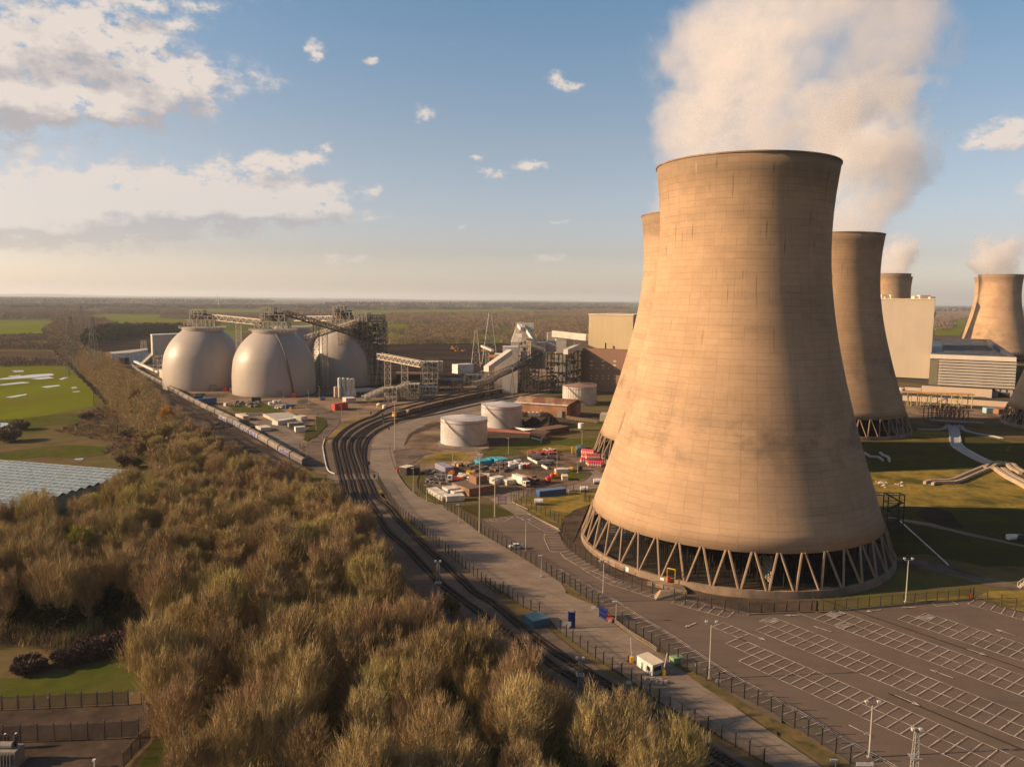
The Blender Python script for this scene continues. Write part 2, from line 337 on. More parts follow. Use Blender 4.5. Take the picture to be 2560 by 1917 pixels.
def build_tower(label):
    T=thing('cooling_tower',label,'cooling tower',(0,0,0),0,'concrete cooling towers of the power station')
    mb=MB(); mb.lathe((0,0),[(r,z) for z,r in PROF]+[(r-.45,z) for z,r in PROF[::-1]],144,close=True)
    obj('shell',mb,MT,T,smooth=True)
    mb=MB(); mb.lathe((0,0),[(26.2,113.9),(26.4,113.95),(26.4,114.35),(25.7,114.4)],144); obj('rim_ring',mb,M_wall,T)
    mb=MB(); mb.lathe((0,0),[(46.6,0),(46.5,2.0),(45.6,2.0),(45.6,.3)],144); obj('pond_wall',mb,M_wall,T)
    mb=MB(); mb.cyl((0,0),45.6,.2,.5,96); obj('pond',mb,M_pond,T)
    mb=MB(); mb.cyl((0,0),40.5,9.6,12.2,72); obj('packing_deck',mb,M_dark,T)
    mb=MB()
    for i in range(-13,14):
        for j in range(-13,14):
            x,y=i*3.0,j*3.0
            if math.hypot(x,y)<39.5: mb.bar((x,y,.4),(x,y,9.7),.28)
            if math.hypot(x,y)<38.5 and math.hypot(x,y)>26:
                for k in range(2): mb.box(x-.9,y-.9,8.0+k*.8,x+.9,y+.9,8.35+k*.8)
    obj('packing_supports',mb,M_dark,T)
    mb=MB()
    for k in range(9): mb.box(-38,-.12,.8+k*.85,38,.12,1.4+k*.85); mb.box(-.12,-38,.8+k*.85,.12,38,1.4+k*.85)
    obj('drift_screen',mb,M_pack,T)
    n=42; rb,rt=46.05,43.0
    for i in range(n):
        a=2*PI*i/n
        for sgn in (-1,1):
            mb=MB(); a0=a+sgn*.006; a1=a+sgn*(PI/n-.009)
            mb.bar((rb*math.cos(a0),rb*math.sin(a0),1.7),(rt*math.cos(a1),rt*math.sin(a1),10.9),.58,n=6)
            obj('column',mb,M_con,T)
    return T
TA=build_tower('nearest and largest cooling tower, standing full height beside the car park')
TA.location=(68.8,235.4,0)
TOW=[('B',(86.3,369),1,'cooling tower almost hidden behind the left edge of the nearest tower'),
 ('C',(190.8,464.4),1,'second cooling tower, half hidden behind the right edge of the nearest tower'),
 ('H',(356.3,473.5),1,'cooling tower cut off by the frame, only its leaning lower shell and legs showing'),
 ('D',(504.8,1049.4),0,'distant cooling tower whose top rises above the tall cream boiler house'),
 ('E',(564.6,1162.1),0,'distant cooling tower showing only a sliver of rim behind the one above the boiler house'),
 ('F',(647.4,1038.4),0,'distant cooling tower standing clear behind the turbine hall roof at the far right'),
 ('G',(700,1136),0,'distant cooling tower peeping out on the left of the far right tower')]
TW={'A':TA}
for k,p,full,lab in TOW:
    if full: TW[k]=dup(TA,p,rz=random.uniform(0,6),label=lab)
    else:
        T=dup(TA,p,rz=random.uniform(0,6),label=lab,kids=False); TW[k]=T
        for ch in TA.children:
            if ch.name.split('.')[0] in ('shell','rim_ring','pond_wall'): dup(ch,parent=T)
# access stair tower on the right of the nearest tower
def bars(mb,L,w,m=0):
    for a,b in L: mb.bar(a,b,w,m=m)
s0=Q('c6',905,1310); sx_,sy_=s0.x,s0.y; hst=HT(s0,'c6',925)
S=thing('stair_tower','dark steel stair tower standing against the shaded side of the nearest cooling tower','stair tower',(sx_,sy_,0))
fr=MB(); wd=2.6
for (a,b) in ((-wd,-1.6),(wd,-1.6),(wd,1.6),(-wd,1.6)): fr.bar((sx_+a,sy_+b,0),(sx_+a,sy_+b,hst),.3)
nl=5
for k in range(1,nl+1):
    z=hst*k/nl
    for (a,b),(c,d) in (((-wd,-1.6),(wd,-1.6)),((wd,-1.6),(wd,1.6)),((wd,1.6),(-wd,1.6)),((-wd,1.6),(-wd,-1.6))): fr.bar((sx_+a,sy_+b,z),(sx_+c,sy_+d,z),.24)
fr.bar((sx_-wd-4,sy_-1.6,hst),(sx_-wd,sy_-1.6,hst),.24); fr.bar((sx_-wd-4,sy_+1.6,hst),(sx_-wd,sy_+1.6,hst),.24)
obj('frame',fr,M_drk2,S)
for k in range(nl):
    mb=MB(); z0,z1=hst*k/nl,hst*(k+1)/nl; y=sy_+(-.8 if k%2 else .8); xa,xb=(sx_-wd+.4,sx_+wd-.4) if k%2 else (sx_+wd-.4,sx_-wd+.4)
    for i in range(10):
        f=i/10; xx=xa+(xb-xa)*f; mb.box(min(xx,xx+(xb-xa)/10),y-.6,z0+(z1-z0)*f,max(xx,xx+(xb-xa)/10),y+.6,z0+(z1-z0)*f+.3)
    mb.bar((xa,y-.6,z0+1.1),(xb,y-.6,z1+1.1),.14); obj('stair_flight',mb,M_drk2,S)
# service door frame, gate and signs on the pond wall of the nearest tower
yl=M('yellow_paint',(.75,.42,.02),(.6,.33,.02),1,.5); rd=M('red_paint',(.5,.03,.02),(.38,.03,.02),1,.5); wh=M('white_sign',(.78,.76,.7),(.6,.58,.52),1,.6)
g0=Q('cC',1025,870); a_=math.atan2(g0.y-235.4,g0.x-68.8); er=Vector((math.cos(a_),math.sin(a_),0)); et=Vector((-er.y,er.x,0)); gp=Vector((68.8,235.4,0))+er*47.2
Gt=thing('yellow_gate','yellow framed access gate on steps over the pond wall of the nearest tower','gate',gp)
mb=MB()
for s in (-1.1,1.1): mb.bar(gp+et*s+Vector((0,0,1.2)),gp+et*s+Vector((0,0,5.0)),.22)
mb.bar(gp-et*1.1+Vector((0,0,5)),gp+et*1.1+Vector((0,0,5)),.22); obj('frame',mb,yl,Gt)
mb=MB(); q=gp+et*-.6; mb.box(q.x-.35,q.y-.35,1.3,q.x+.35,q.y+.35,2.8); obj('life_ring_box',mb,rd,Gt)
mb=MB(); mb.prism([(gp+er*a+et*b)[:2] for a,b in ((-.6,-3),(2.8,-5.5),(2.8,5.5),(-.6,3))],0,1.15); obj('ramp',mb,M_wall,Gt)
for (qx,qy),lab in (((608,755),'small white notice on the pond wall left of the yellow gate'),((900,845),'small white notice on the pond wall beside the yellow gate')):
    g=Q('cC',qx,qy,1.3); a_=math.atan2(g.y-235.4,g.x-68.8); er=Vector((math.cos(a_),math.sin(a_),0)); et=Vector((-er.y,er.x,0)); c=Vector((68.8,235.4,0))+er*46.62
    mb=MB(); vs=[]
    for d_ in (0,.06):
        for a,b in ((-.55,.5),(.55,.5),(.55,1.75),(-.55,1.75)): vs.append(c+er*d_+et*a+Vector((0,0,b)))
    mb.add(vs,[(4,5,6,7),(0,3,2,1),(0,1,5,4),(1,2,6,5),(2,3,7,6),(3,0,4,7)]); tag(obj('notice_sign',mb,wh),lab,'sign')
# ---------------------------------------------------------------- terrain, fields, roads (structure)
def ground_mat():
    m,t=nt('rough_grassland'); co=N(t,'ShaderNodeNewGeometry').outputs['Position']
    a=NOI(t,co,.012,6,.65); b=NOI(t,co,.09,5,.65); c=NOI(t,co,.0016,3,.5)
    col=MIX(t,N(t,'ShaderNodeMapRange',inp={0:a,1:.40,2:.62}).outputs[0],(.165,.112,.06),(.105,.105,.028))
    col=MIX(t,N(t,'ShaderNodeMapRange',inp={0:b,1:.4,2:.7,3:0.,4:.7}).outputs[0],col,(.075,.052,.03))
    # far off: a patchwork of ploughed and green parcels
    mp=N(t,'ShaderNodeMapping',inp={'Rotation':(0,0,.4),'Scale':(.0011,.0024,1)}); t.links.new(co,mp.inputs[0])
    v=N(t,'ShaderNodeTexVoronoi',inp={'Scale':1.}); t.links.new(mp.outputs[0],v.inputs[0]); s=N(t,'ShaderNodeSeparateXYZ'); t.links.new(v.outputs['Color'],s.inputs[0])
    par=RAMP(t,s.outputs[0],[(0,(.10,.075,.05)),(.3,(.085,.10,.028)),(.55,(.13,.14,.035)),(.75,(.075,.055,.04)),(1,(.12,.10,.06))])
    for n in t.nodes:
        if n.type=='VALTORGB': n.color_ramp.interpolation='CONSTANT'
    sp=N(t,'ShaderNodeSeparateXYZ'); t.links.new(co,sp.inputs[0])
    far=N(t,'ShaderNodeMapRange',inp={0:sp.outputs[1],1:1100.,2:1500.}).outputs[0]
    col=MIX(t,far,col,par); BS(t,col,.95,0,None,.4,.3,.0); return m
xs_=[-60000,-20000,-8000,-3000,-1500,-800,-400,-200,0,200,400,800,1500,3000,8000,20000,60000]; ys_=[-3000,-800,-200,0,100,200,300,400,600,800,1200,2000,4000,8000,20000,60000]
g=MB(); g.add([(x,y,0) for y in ys_ for x in xs_],[(j*17+i,j*17+i+1,(j+1)*17+i+1,(j+1)*17+i) for j in range(15) for i in range(16)])
o=obj('ground',g,ground_mat(),local=True); o['kind']='structure'
G1=M('winter_wheat',(.15,.17,.009),(.115,.135,.009),.02,.9,world=True,c3=(.13,.12,.02),s3=.006,stretch=(1,.35,1))
G2=M('mown_grass',(.085,.095,.017),(.055,.065,.014),.25,.9,world=True,c3=(.10,.085,.03),s3=.05,bump=.1)
G3=M('dry_tussock_grass',(.30,.205,.05),(.17,.13,.035),.35,.95,world=True,c3=(.075,.07,.02),s3=.06,bump=.25)
G4=M('dark_and_shaded_grass',(.075,.07,.02),(.05,.052,.017),.15,.9,world=True,c3=(.06,.05,.022),s3=.05)  # dark turf; also carries the towers' cast shadow bands as grass colour
VRG=M('weedy_verge',(.13,.10,.045),(.06,.055,.024),.5,.95,world=True,c3=(.17,.115,.05),s3=.2,bump=.1)
PLO=M('ploughed_soil',(.10,.068,.045),(.075,.05,.034),.05,.95,world=True,stretch=(1,.2,1))
COAL=M('coal',(.018,.014,.013),(.035,.027,.024),.03,.9,world=True,stretch=(.4,1.6,1),c3=(.06,.043,.035),s3=.02)
YARD=M('site_hardcore',(.285,.195,.125),(.19,.135,.09),.06,.92,world=True,c3=(.09,.068,.05),s3=.03)
CONC=M('concrete_pad',(.27,.215,.16),(.21,.165,.125),.1,.9,world=True,c3=(.14,.115,.09),s3=.07)
ASPH=M('worn_asphalt',(.185,.14,.107),(.145,.11,.085),.08,.9,world=True,c3=(.075,.06,.048),s3=.09)
BALL=M('ballast',(.165,.125,.097),(.115,.088,.068),.7,.95,world=True,c3=(.13,.095,.07),s3=.06,bump=.15)
SIDE=M('old_sidings_ground',(.075,.055,.045),(.05,.038,.032),.1,.95,world=True,c3=(.15,.11,.085),s3=.03,stretch=(.5,1.3,1))
def road_mat():
    m,t=nt('concrete_road'); co=N(t,'ShaderNodeNewGeometry').outputs['Position']
    mp=N(t,'ShaderNodeMapping',inp={'Rotation':(0,0,R(53.4))}); t.links.new(co,mp.inputs[0])
    br=N(t,'ShaderNodeTexBrick',inp={'Color1':(1,1,1,1),'Color2':(.90,.9,.9,1),'Mortar':(.5,.48,.46,1),'Scale':1.,'Mortar Size':.07,'Mortar Smooth':.5,'Brick Width':9.,'Row Height':3.7}); br.offset=0
    t.links.new(mp.outputs[0],br.inputs[0]); a=NOI(t,co,.12,6,.65); b=NOI(t,co,1.2,4,.6)
    c=MIX(t,N(t,'ShaderNodeMapRange',inp={0:a,1:.35,2:.68}).outputs[0],(.265,.205,.155),(.19,.147,.112))
    c=MIX(t,N(t,'ShaderNodeMapRange',inp={0:b,1:.5,2:.8,3:0.,4:.35}).outputs[0],c,(.10,.08,.06))
    st=N(t,'ShaderNodeMapping',inp={'Rotation':(0,0,R(53.4)),'Scale':(.04,.8,1)}); t.links.new(co,st.inputs[0]); d=NOI(t,st.outputs[0],1,4,.6)
    c=MIX(t,N(t,'ShaderNodeMapRange',inp={0:d,1:.5,2:.72,3:0.,4:.45}).outputs[0],c,(.085,.068,.055))
    c=MIX(t,1.,c,br.outputs[0],'MULTIPLY'); BS(t,c,.85,0,b,.15,.05,.1); return m
RC=road_mat()
def park_mat():
    m,t=nt('car_park_asphalt'); co=N(t,'ShaderNodeNewGeometry').outputs['Position']
    a=NOI(t,co,.07,6,.62); b=NOI(t,co,3.,3,.6)
    st=N(t,'ShaderNodeMapping',inp={'Rotation':(0,0,R(53.4)),'Scale':(.05,.35,1)}); t.links.new(co,st.inputs[0]); d=NOI(t,st.outputs[0],1,4,.6)
    c=MIX(t,N(t,'ShaderNodeMapRange',inp={0:a,1:.35,2:.68}).outputs[0],(.145,.105,.080),(.112,.083,.064))
    c=MIX(t,N(t,'ShaderNodeMapRange',inp={0:d,1:.5,2:.75,3:0.,4:.4}).outputs[0],c,(.078,.059,.047))
    e=NOI(t,co,.35,5,.7); c=MIX(t,N(t,'ShaderNodeMapRange',inp={0:e,1:.66,2:.74,3:0.,4:.45}).outputs[0],c,(.17,.125,.095))
    c=MIX(t,N(t,'ShaderNodeMapRange',inp={0:e,1:.30,2:.24,3:0.,4:.5}).outputs[0],c,(.03,.025,.022))
    BS(t,c,.88,0,b,.25,.03,.15); return m
CP=park_mat()
Z=[0.0]
def S(name,k,pts,m,dz=.004,z=None):
    Z[0]+=dz; q=QS(k,pts) if k!='D' else [D(x,y) for x,y in pts]
    return sheet(name,q,Z[0] if z is None else z,m)
# wide countryside
S('field','c1',[(-400,352),(0,355),(425,357),(440,400),(405,480),(200,505),(-400,525)],G1)
S('field','c1',[(860,318),(1180,313),(1660,350),(1690,385),(1180,388),(980,350)],G1)
S('field','c1',[(450,295),(640,296),(650,303),(440,303)],G1)
S('field','c2',[(0,255),(500,258),(1000,262),(1000,275),(0,273)],G1); S('field','c2',[(1150,262),(2208,268),(2208,285),(1500,284),(1150,280)],G1)
S('field','c3',[(560,258),(1200,250),(1650,262),(1640,277),(1000,280),(560,290),(200,285),(200,265)],G1)
S('field','c3',[(245,385),(560,385),(900,400),(1350,430),(1340,470),(1230,500),(1215,545),(250,545)],G1)
S('field','c3',[(1420,345),(1690,322),(1740,330),(1700,365),(1420,365)],G1)
S('field','c5',[(1330,700),(1420,690),(1640,625),(1625,700),(1580,780),(1330,780)],G1); S('field','c5',[(1480,640),(1650,600),(1640,640),(1500,665)],G1)
S('ploughed_field','c1',[(-500,600),(0,612),(440,612),(560,690),(0,700),(-500,705)],PLO)
S('ploughed_field','c1',[(430,330),(870,318),(960,350),(700,400),(450,380)],PLO); S('ploughed_field','c2',[(0,280),(1000,282),(1000,330),(500,330),(0,325)],PLO)
S('meadow','c1',[(-500,735),(0,750),(590,735),(645,770),(815,950),(815,1085),(620,1125),(420,1165),(180,1195),(-500,1240)],G1)
S('rough_pasture','c1',[(-500,1240),(180,1195),(420,1165),(690,1150),(700,1230),(400,1260),(250,1320),(-500,1330)],G2)
S('rough_pasture','c1',[(370,1440),(560,1420),(920,1440),(900,1510),(620,1540),(400,1520),(0,1560),(-300,1560),(-300,1520)],G2)
S('dirt_track','c1',[(440,590),(470,590),(620,720),(690,800),(820,920),(930,1040),(915,1075),(800,955),(660,815),(590,740)],M('black_ditch',(.03,.024,.018),(.02,.016,.013),.1,.9,world=True))
PUD=M('flood_water',(.24,.23,.20),(.17,.17,.15),.02,.1,world=True,spec=1)
for i,q in enumerate([[(0,850),(280,815),(450,805),(470,822),(250,845),(0,860)],[(0,900),(200,878),(260,885),(60,905),(0,908)],[(40,1012),(150,992),(230,982),(225,992),(100,1015)],[(260,850),(420,835),(470,845),(330,858)],[(350,920),(500,905),(520,912),(400,930)],[(605,930),(650,918),(668,930),(630,938)],[(620,963),(680,956),(688,963),(640,970)],[(510,855),(560,838),(592,840),(530,862)],[(640,1540),(720,1535),(710,1552),(650,1553)],[(0,1232),(60,1232),(78,1242),(40,1262),(0,1270)],[(100,780),(210,778),(205,792),(130,795)],[(70,828),(180,820),(175,828),(80,834)]]):
    S('flood_water','c1',q,PUD)
# the power station's own ground
S('station_yard','c2',[(-80,860),(60,900),(300,985),(700,1190),(1200,1480),(1440,1650),(2100,1690),(2208,1656),(2700,1656),(3000,1100),(3400,900),(3500,700),(2800,640),(2100,700),(1900,560),(1200,560),(600,700),(100,750),(-300,690),(-500,730)],YARD)
S('coal_yard','c3',[(-700,640),(-350,560),(250,556),(800,545),(1210,545),(1330,560),(1500,620),(1260,700),(1000,800),(860,850),(600,900),(330,920),(-60,930),(-340,900)],COAL)
S('coal_yard','c1',[(690,510),(760,480),(1000,480),(1640,400),(1700,470),(1700,560),(1400,590),(1240,640),(900,650),(760,620)],COAL)
S('sidings','c1',[(990,735),(1130,735),(1160,790),(1500,980),(1860,1180),(2250,1400),(2600,1600),(2500,1750),(2300,1700),(1960,1480),(1640,1250),(1420,1090),(1230,900),(1080,800)],SIDE)
S('railway_ballast','d8',[(240,640),(310,1010),(430,1105),(420,1250),(700,1800),(1400,2700),(2600,3900),(2950,3760),(1500,1680),(1260,1300),(1180,1160),(1080,1000),(1100,640),(1130,420),(1500,190),(2000,60),(3200,-250),(5000,-620),(5000,-800),(3000,-500),(1600,-120),(1060,0),(640,190),(420,380)],BALL)
# corridor of ballast running on below the trees towards the lower right
S('railway_ballast','cA',[(-600,-420),(-420,-400),(0,40),(330,380),(560,440),(700,560),(960,760),(1240,950),(1540,1170),(1890,1370),(2300,1600),(2600,1800),(2300,2100),(1700,1750),(1000,1230),(400,800),(-200,260)],BALL)
S('grass_verge','d8',[(205,640),(260,440),(520,230),(700,110),(1000,0),(1040,-10),(640,190),(420,380),(300,460),(290,640),(250,660)],G3)
S('grass_verge','c8',[(1050,50),(1110,170),(1230,300),(1300,360),(1480,520),(1420,510),(1310,410),(1205,300),(1100,150)],G3)
# main concrete road, right to left up the picture
roadL=[(2750,1780),(2250,1500),(1900,1290),(1530,1090),(1240,870),(960,690),(690,490),(560,345),(370,275),(0,12)]
roadR=[(0,-205),(330,-50),(560,35),(740,160),(1000,270),(1180,430),(1500,640),(1700,800),(1840,900),(2030,1020),(2260,1190),(2600,1425),(2980,1680),(3120,1780)]
def Qs(k,a): return [Q(k,x,y) for x,y in a]
rl=Qs('cA',roadL)+Qs('c8',[(2100,990),(1900,840),(1700,670),(1500,500),(1380,390),(1250,300),(1140,150),(1060,20)])+Qs('d8',[(1215,1200),(1250,1080),(1130,1010),(1090,830),(1110,640),(1180,420),(1300,330),(1500,215),(1957,60),(2300,-40)])+Qs('c3',[(700,1110),(1040,1050),(1340,1000),(1500,965),(1740,905)])
rr=Qs('c3',[(1760,935),(1600,985),(1340,1030),(1050,1110),(760,1180),(560,1250),(420,1330),(380,1420)])+Qs('d8',[(1740,560),(1760,640),(1957,720),(1957,840),(1640,860),(1560,1000),(1600,1080),(1700,1230),(1880,1430)])+Qs('c4',[(240,780),(290,830),(440,900),(520,910),(830,1150),(1100,1300),(1560,1600)])+Qs('cA',roadR[3:])
sheet('concrete_road',rl+rr,.21,RC)
S('side_road','d8',[(-20,-40),(220,40),(290,150),(250,240),(120,360),(0,470),(-90,620),(-130,800),(-60,960),(100,1080),(260,1110),(430,1105),(310,1060),(270,990),(205,640),(200,560),(250,440),(380,300),(480,200),(520,130),(500,60),(400,0),(250,-60)],ASPH,z=.22)
S('side_road','c2',[(1180,1040),(1260,1030),(1330,1060),(1560,1180),(1550,1240),(1430,1210),(1290,1110),(1190,1070)],ASPH,z=.23)
S('level_crossing','d8',[(290,1100),(430,1105),(1060,1085),(1250,1075),(1225,1195),(490,1215),(380,1200),(280,1180)],CONC,z=.30)
S('concrete_apron','d5',[(1150,640),(1640,640),(1700,740),(1640,840),(1700,900),(1640,1000),(1420,860),(1230,750)],CONC)
S('concrete_apron','d5',[(850,400),(1060,380),(1280,455),(1600,640),(1480,640),(1150,570),(980,460)],CONC)
S('lay_by','c4',[(420,460),(330,440),(200,420),(80,440),(110,600),(260,540),(340,480)],ASPH,z=.24)
S('grass_verge','c4',[(265,545),(480,450),(640,455),(760,480),(700,520),(560,525),(430,535)],G3)
S('grass_bank','c4',[(830,470),(1180,330),(1250,310),(1300,345),(1700,330),(1850,330),(1820,400),(1650,440),(1480,440),(1200,475),(1080,485)],G2)
S('grass_verge','c4',[(1170,440),(1500,390),(1640,400),(1650,440),(1480,445),(1250,480)],G3)
S('tank_bund','c4',[(180,390),(250,300),(480,215),(500,420),(890,440),(1250,310),(1600,220),(1880,150),(1860,120),(1190,160),(860,210),(470,190),(250,270),(160,380)],M('dark_bund_earth',(.10,.07,.05),(.06,.045,.034),.15,.95,world=True))
S('tank_base','c4',[(455,380),(480,420),(620,440),(800,440),(905,415),(900,370),(830,330),(560,330)],CONC)
S('storage_yard','c4',[(330,600),(620,560),(900,500),(1250,470),(1470,440),(1640,470),(1720,500),(1900,600),(1870,720),(1700,780),(1300,830),(1060,800),(920,860),(700,800),(370,740)],M('storage_yard_hardcore',(.185,.13,.09),(.12,.088,.064),.12,.92,world=True,c3=(.075,.056,.044),s3=.06))
S('yard_road','c4',[(910,860),(1080,800),(1330,800),(1560,760),(1740,700),(1800,640),(1740,580),(1790,590),(1910,640),(1870,760),(1600,790),(1300,850),(1180,850),(1110,880),(1230,960),(1510,1110),(1530,1140),(1500,1140),(1240,990),(1130,995),(1000,910)],CONC)
S('lawn','c4',[(660,925),(830,905),(950,905),(1130,990),(960,1020),(840,1025),(760,985)],G4); S('lawn','c4',[(1460,650),(1640,615),(1745,625),(1750,660),(1690,690),(1480,695),(1400,680)],G2)
S('rough_grass','c4',[(1110,870),(1330,830),(1600,790),(1860,790),(1810,900),(1640,960),(1560,1010),(1530,1080),(1400,1030),(1240,950)],G3)
S('gravel_margin','cC',[(280,200),(120,260),(30,340),(20,470),(60,600),(200,740),(500,880),(870,990),(1130,1070),(1400,1120),(1620,1150),(2208,1130),(2208,1040),(1400,1010),(900,880),(480,740),(240,580),(180,450),(230,330)],M('tower_margin_gravel',(.125,.085,.06),(.085,.06,.045),.25,.95,world=True,c3=(.06,.045,.035),s3=.1))
# car park
print('Z',Z[0]); Z[0]=.3
S('car_park','c4',[(840,1030),(960,1020),(1130,995),(1240,990),(1500,1140),(1530,1200),(1600,1300),(1750,1410),(2000,1560),(2240,1660),(2500,1750),(1800,1750),(1560,1600),(1100,1310),(850,1160)],CP)
S('car_park','cA',[(650,-40),(900,-80),(1250,60),(1560,150),(1760,200),(2300,330),(2600,345),(2600,1290),(2300,1130),(2060,960),(1700,740),(1440,580),(1180,410),(1040,255)],CP)
S('car_park','cB',[(-200,330),(0,348),(450,330),(1000,280),(1780,222),(2208,340),(2800,520),(3000,2000),(1100,1900),(800,1705),(560,1550),(340,1408),(20,1198),(-200,1065)],CP)
S('lawn','c6',[(900,1540),(1260,1520),(1800,1640),(2208,1640),(2700,1640),(2700,1050),(2208,1075),(940,1045),(850,1150)],G4,z=.05)  # nearest tower's shadow band put into the colour as darker grass
S('tussock_field','c6',[(690,715),(1200,695),(1800,680),(2208,690),(2700,700),(2700,1060),(2208,1078),(1400,1055),(960,1045),(760,900)],G3,z=.06)  # paler strip painted where sun falls between the two shadow bands
S('lawn','c6',[(540,400),(1480,390),(1480,290),(1160,300),(1060,320),(540,370)],G3,z=.06)
S('lawn','c6',[(600,405),(1490,410),(1900,640),(2100,420),(2208,420),(2700,430),(2700,700),(1800,680),(690,715)],G4,z=.055); S('lawn','c6',[(1570,300),(1790,360),(2000,400),(2100,420),(1950,630),(1610,480)],G4,z=.065)  # next tower's shadow band, likewise put into the grass colour
S('footpath','c6',[(850,1145),(950,1160),(1250,1210),(1700,1315),(2208,1430),(2208,1450),(1700,1345),(1250,1240),(950,1182),(850,1165)],CONC,z=.09)
S('cinder_patch','c6',[(1145,1095),(1250,1060),(1360,1065),(1480,1100),(1560,1200),(1620,1260),(1500,1260),(1300,1215),(1150,1150)],COAL,z=.08)
S('service_road','c6',[(940,1555),(1150,1575),(1460,1630),(1700,1700),(2300,1860),(2300,1930),(1700,1790),(1300,1680),(950,1610)],ASPH,z=.10)
S('boiler_yard','c5',[(1040,1440),(2160,1500),(2300,1560),(2300,1610),(1060,1600)],YARD,z=.05)
S('grass_verge','cB',[(1150,250),(1320,220),(1700,190),(1760,215),(1500,235),(1200,252)],G3,z=.36); S('grass_verge','cB',[(1780,215),(1900,150),(2208,140),(2500,180),(2500,400),(2208,325),(1900,240)],G3,z=.36)
S('grass_verge','cA',[(690,40),(1040,250),(1180,415),(1440,590),(1700,750),(2060,960),(2300,1110),(2560,1270),(2560,1400),(2300,1210),(2020,1030),(1830,900),(1690,800),(1480,640),(1180,440),(1030,280),(760,175)],VRG,z=.26)
S('grass_verge','cB',[(-60,1175),(340,1390),(660,1590),(900,1740),(760,1760),(540,1660),(280,1480),(-60,1290)],VRG,z=.28)
# substation corner
S('lawn','c7',[(-100,900),(450,860),(800,770),(1150,690),(1250,780),(1300,960),(1290,1060),(1220,1000),(0,1060),(-100,1065)],G2,z=.02); S('lawn','c7',[(1200,1656),(1330,1430),(1440,1380),(1480,1500),(1450,1700),(1200,1750)],G2,z=.02)
S('gravel_compound','c7',[(-150,1170),(1225,1110),(1290,1200),(1290,1430),(1060,1656),(900,1800),(-150,1800)],M('compound_gravel',(.105,.075,.055),(.075,.055,.042),.6,.95,world=True,c3=(.05,.038,.03),s3=.12,bump=.1),z=.03)
# far ridges closing the horizon
RID=M('far_hill_woods',(.055,.05,.03),(.08,.075,.035),.0012,.95,world=True)
def ridge(y,x0,x1,h,seed,dep=2500):
    mb=MB(); n=140; rnd=random.Random(seed)
    pr=[]
    for i in range(n+1):
        x=x0+(x1-x0)*i/n; pr.append((x,h*(.45+.75*mnoise.noise(Vector((x/5200,seed,0)))+.18*mnoise.noise(Vector((x/900,seed,3))))))
    vs=[]
    for x,z in pr: vs+=[(x,y-dep,-2),(x,y-dep*.25,max(2,z*.8)),(x,y,max(4,z)),(x,y+dep,-2)]
    mb.add(vs,[(4*i+k,4*i+4+k,4*i+5+k,4*i+1+k) for i in range(n) for k in range(3)]); return struct('hills',mb,RID,True)
ridge(21000,-26000,26000,62,2.); ridge(14000,-14000,4000,38,5.); ridge(30000,-30000,34000,120,9.)
# ---------------------------------------------------------------- bare winter trees
def bark(name,c,c2,rnd=.22): return M(name,c,c2,.6,.95,rnd=rnd,spec=.1)
BK=bark('bark',(.58,.46,.25),(.40,.32,.17)); TWG=bark('twigs_brown',(.37,.27,.13),(.26,.19,.095),.28); TWO=bark('twigs_olive',(.35,.275,.11),(.25,.195,.08),.28)
TWR=bark('twigs_red_brown',(.37,.255,.135),(.26,.18,.10),.25); TWY=bark('willow_yellow',(.48,.29,.03),(.36,.2,.025),.1); TWB=bark('birch_buds',(.30,.28,.05),(.21,.19,.04),.1); BBK=bark('birch_bark',(.5,.46,.38),(.3,.27,.22),.1)
TWX=bark('beech_leaves',(.26,.11,.055),(.18,.08,.045),.1); EVG=bark('evergreen_leaves',(.035,.045,.014),(.02,.028,.01),.25); PUR=bark('bramble_stems',(.135,.088,.072),(.09,.06,.05),.2)
def rnd_dir(rg,d,spread):
    v=Vector((rg.gauss(0,1),rg.gauss(0,1),rg.gauss(0,1))).normalized()
    return (d+v*spread).normalized()
def twig(mb,rg,p,d,L,w):
    x=d.cross(Vector((rg.gauss(0,1),rg.gauss(0,1),rg.gauss(0,1))))
    if x.length<1e-4: return
    x=x.normalized()*w; mid=p+d*L*.5+rnd_dir(rg,Vector((0,0,0)),1)*L*.08
    b=len(mb.v); e=p+d*L
    mb.v.extend([tuple(p-x),tuple(p+x),tuple(mid+x*.7),tuple(mid-x*.7),tuple(e)]); mb.f.extend([(b,b+1,b+2,b+3),(b+3,b+2,b+4)]); mb.m.extend([0,0])
def limb(mb,rg,p,d,L,r,seg,up):
    pts=[p]; q=p.copy(); dd=d.copy()
    for i in range(seg):
        dd=rnd_dir(rg,dd+Vector((0,0,up)),.16); q2=q+dd*(L/seg)
        mb.bar(q,q2,2*r*(1-.75*i/seg),2*r*(1-.75*(i+1)/seg),n=4 if r<.12 else 5); q=q2; pts.append(q.copy())
    return pts,dd
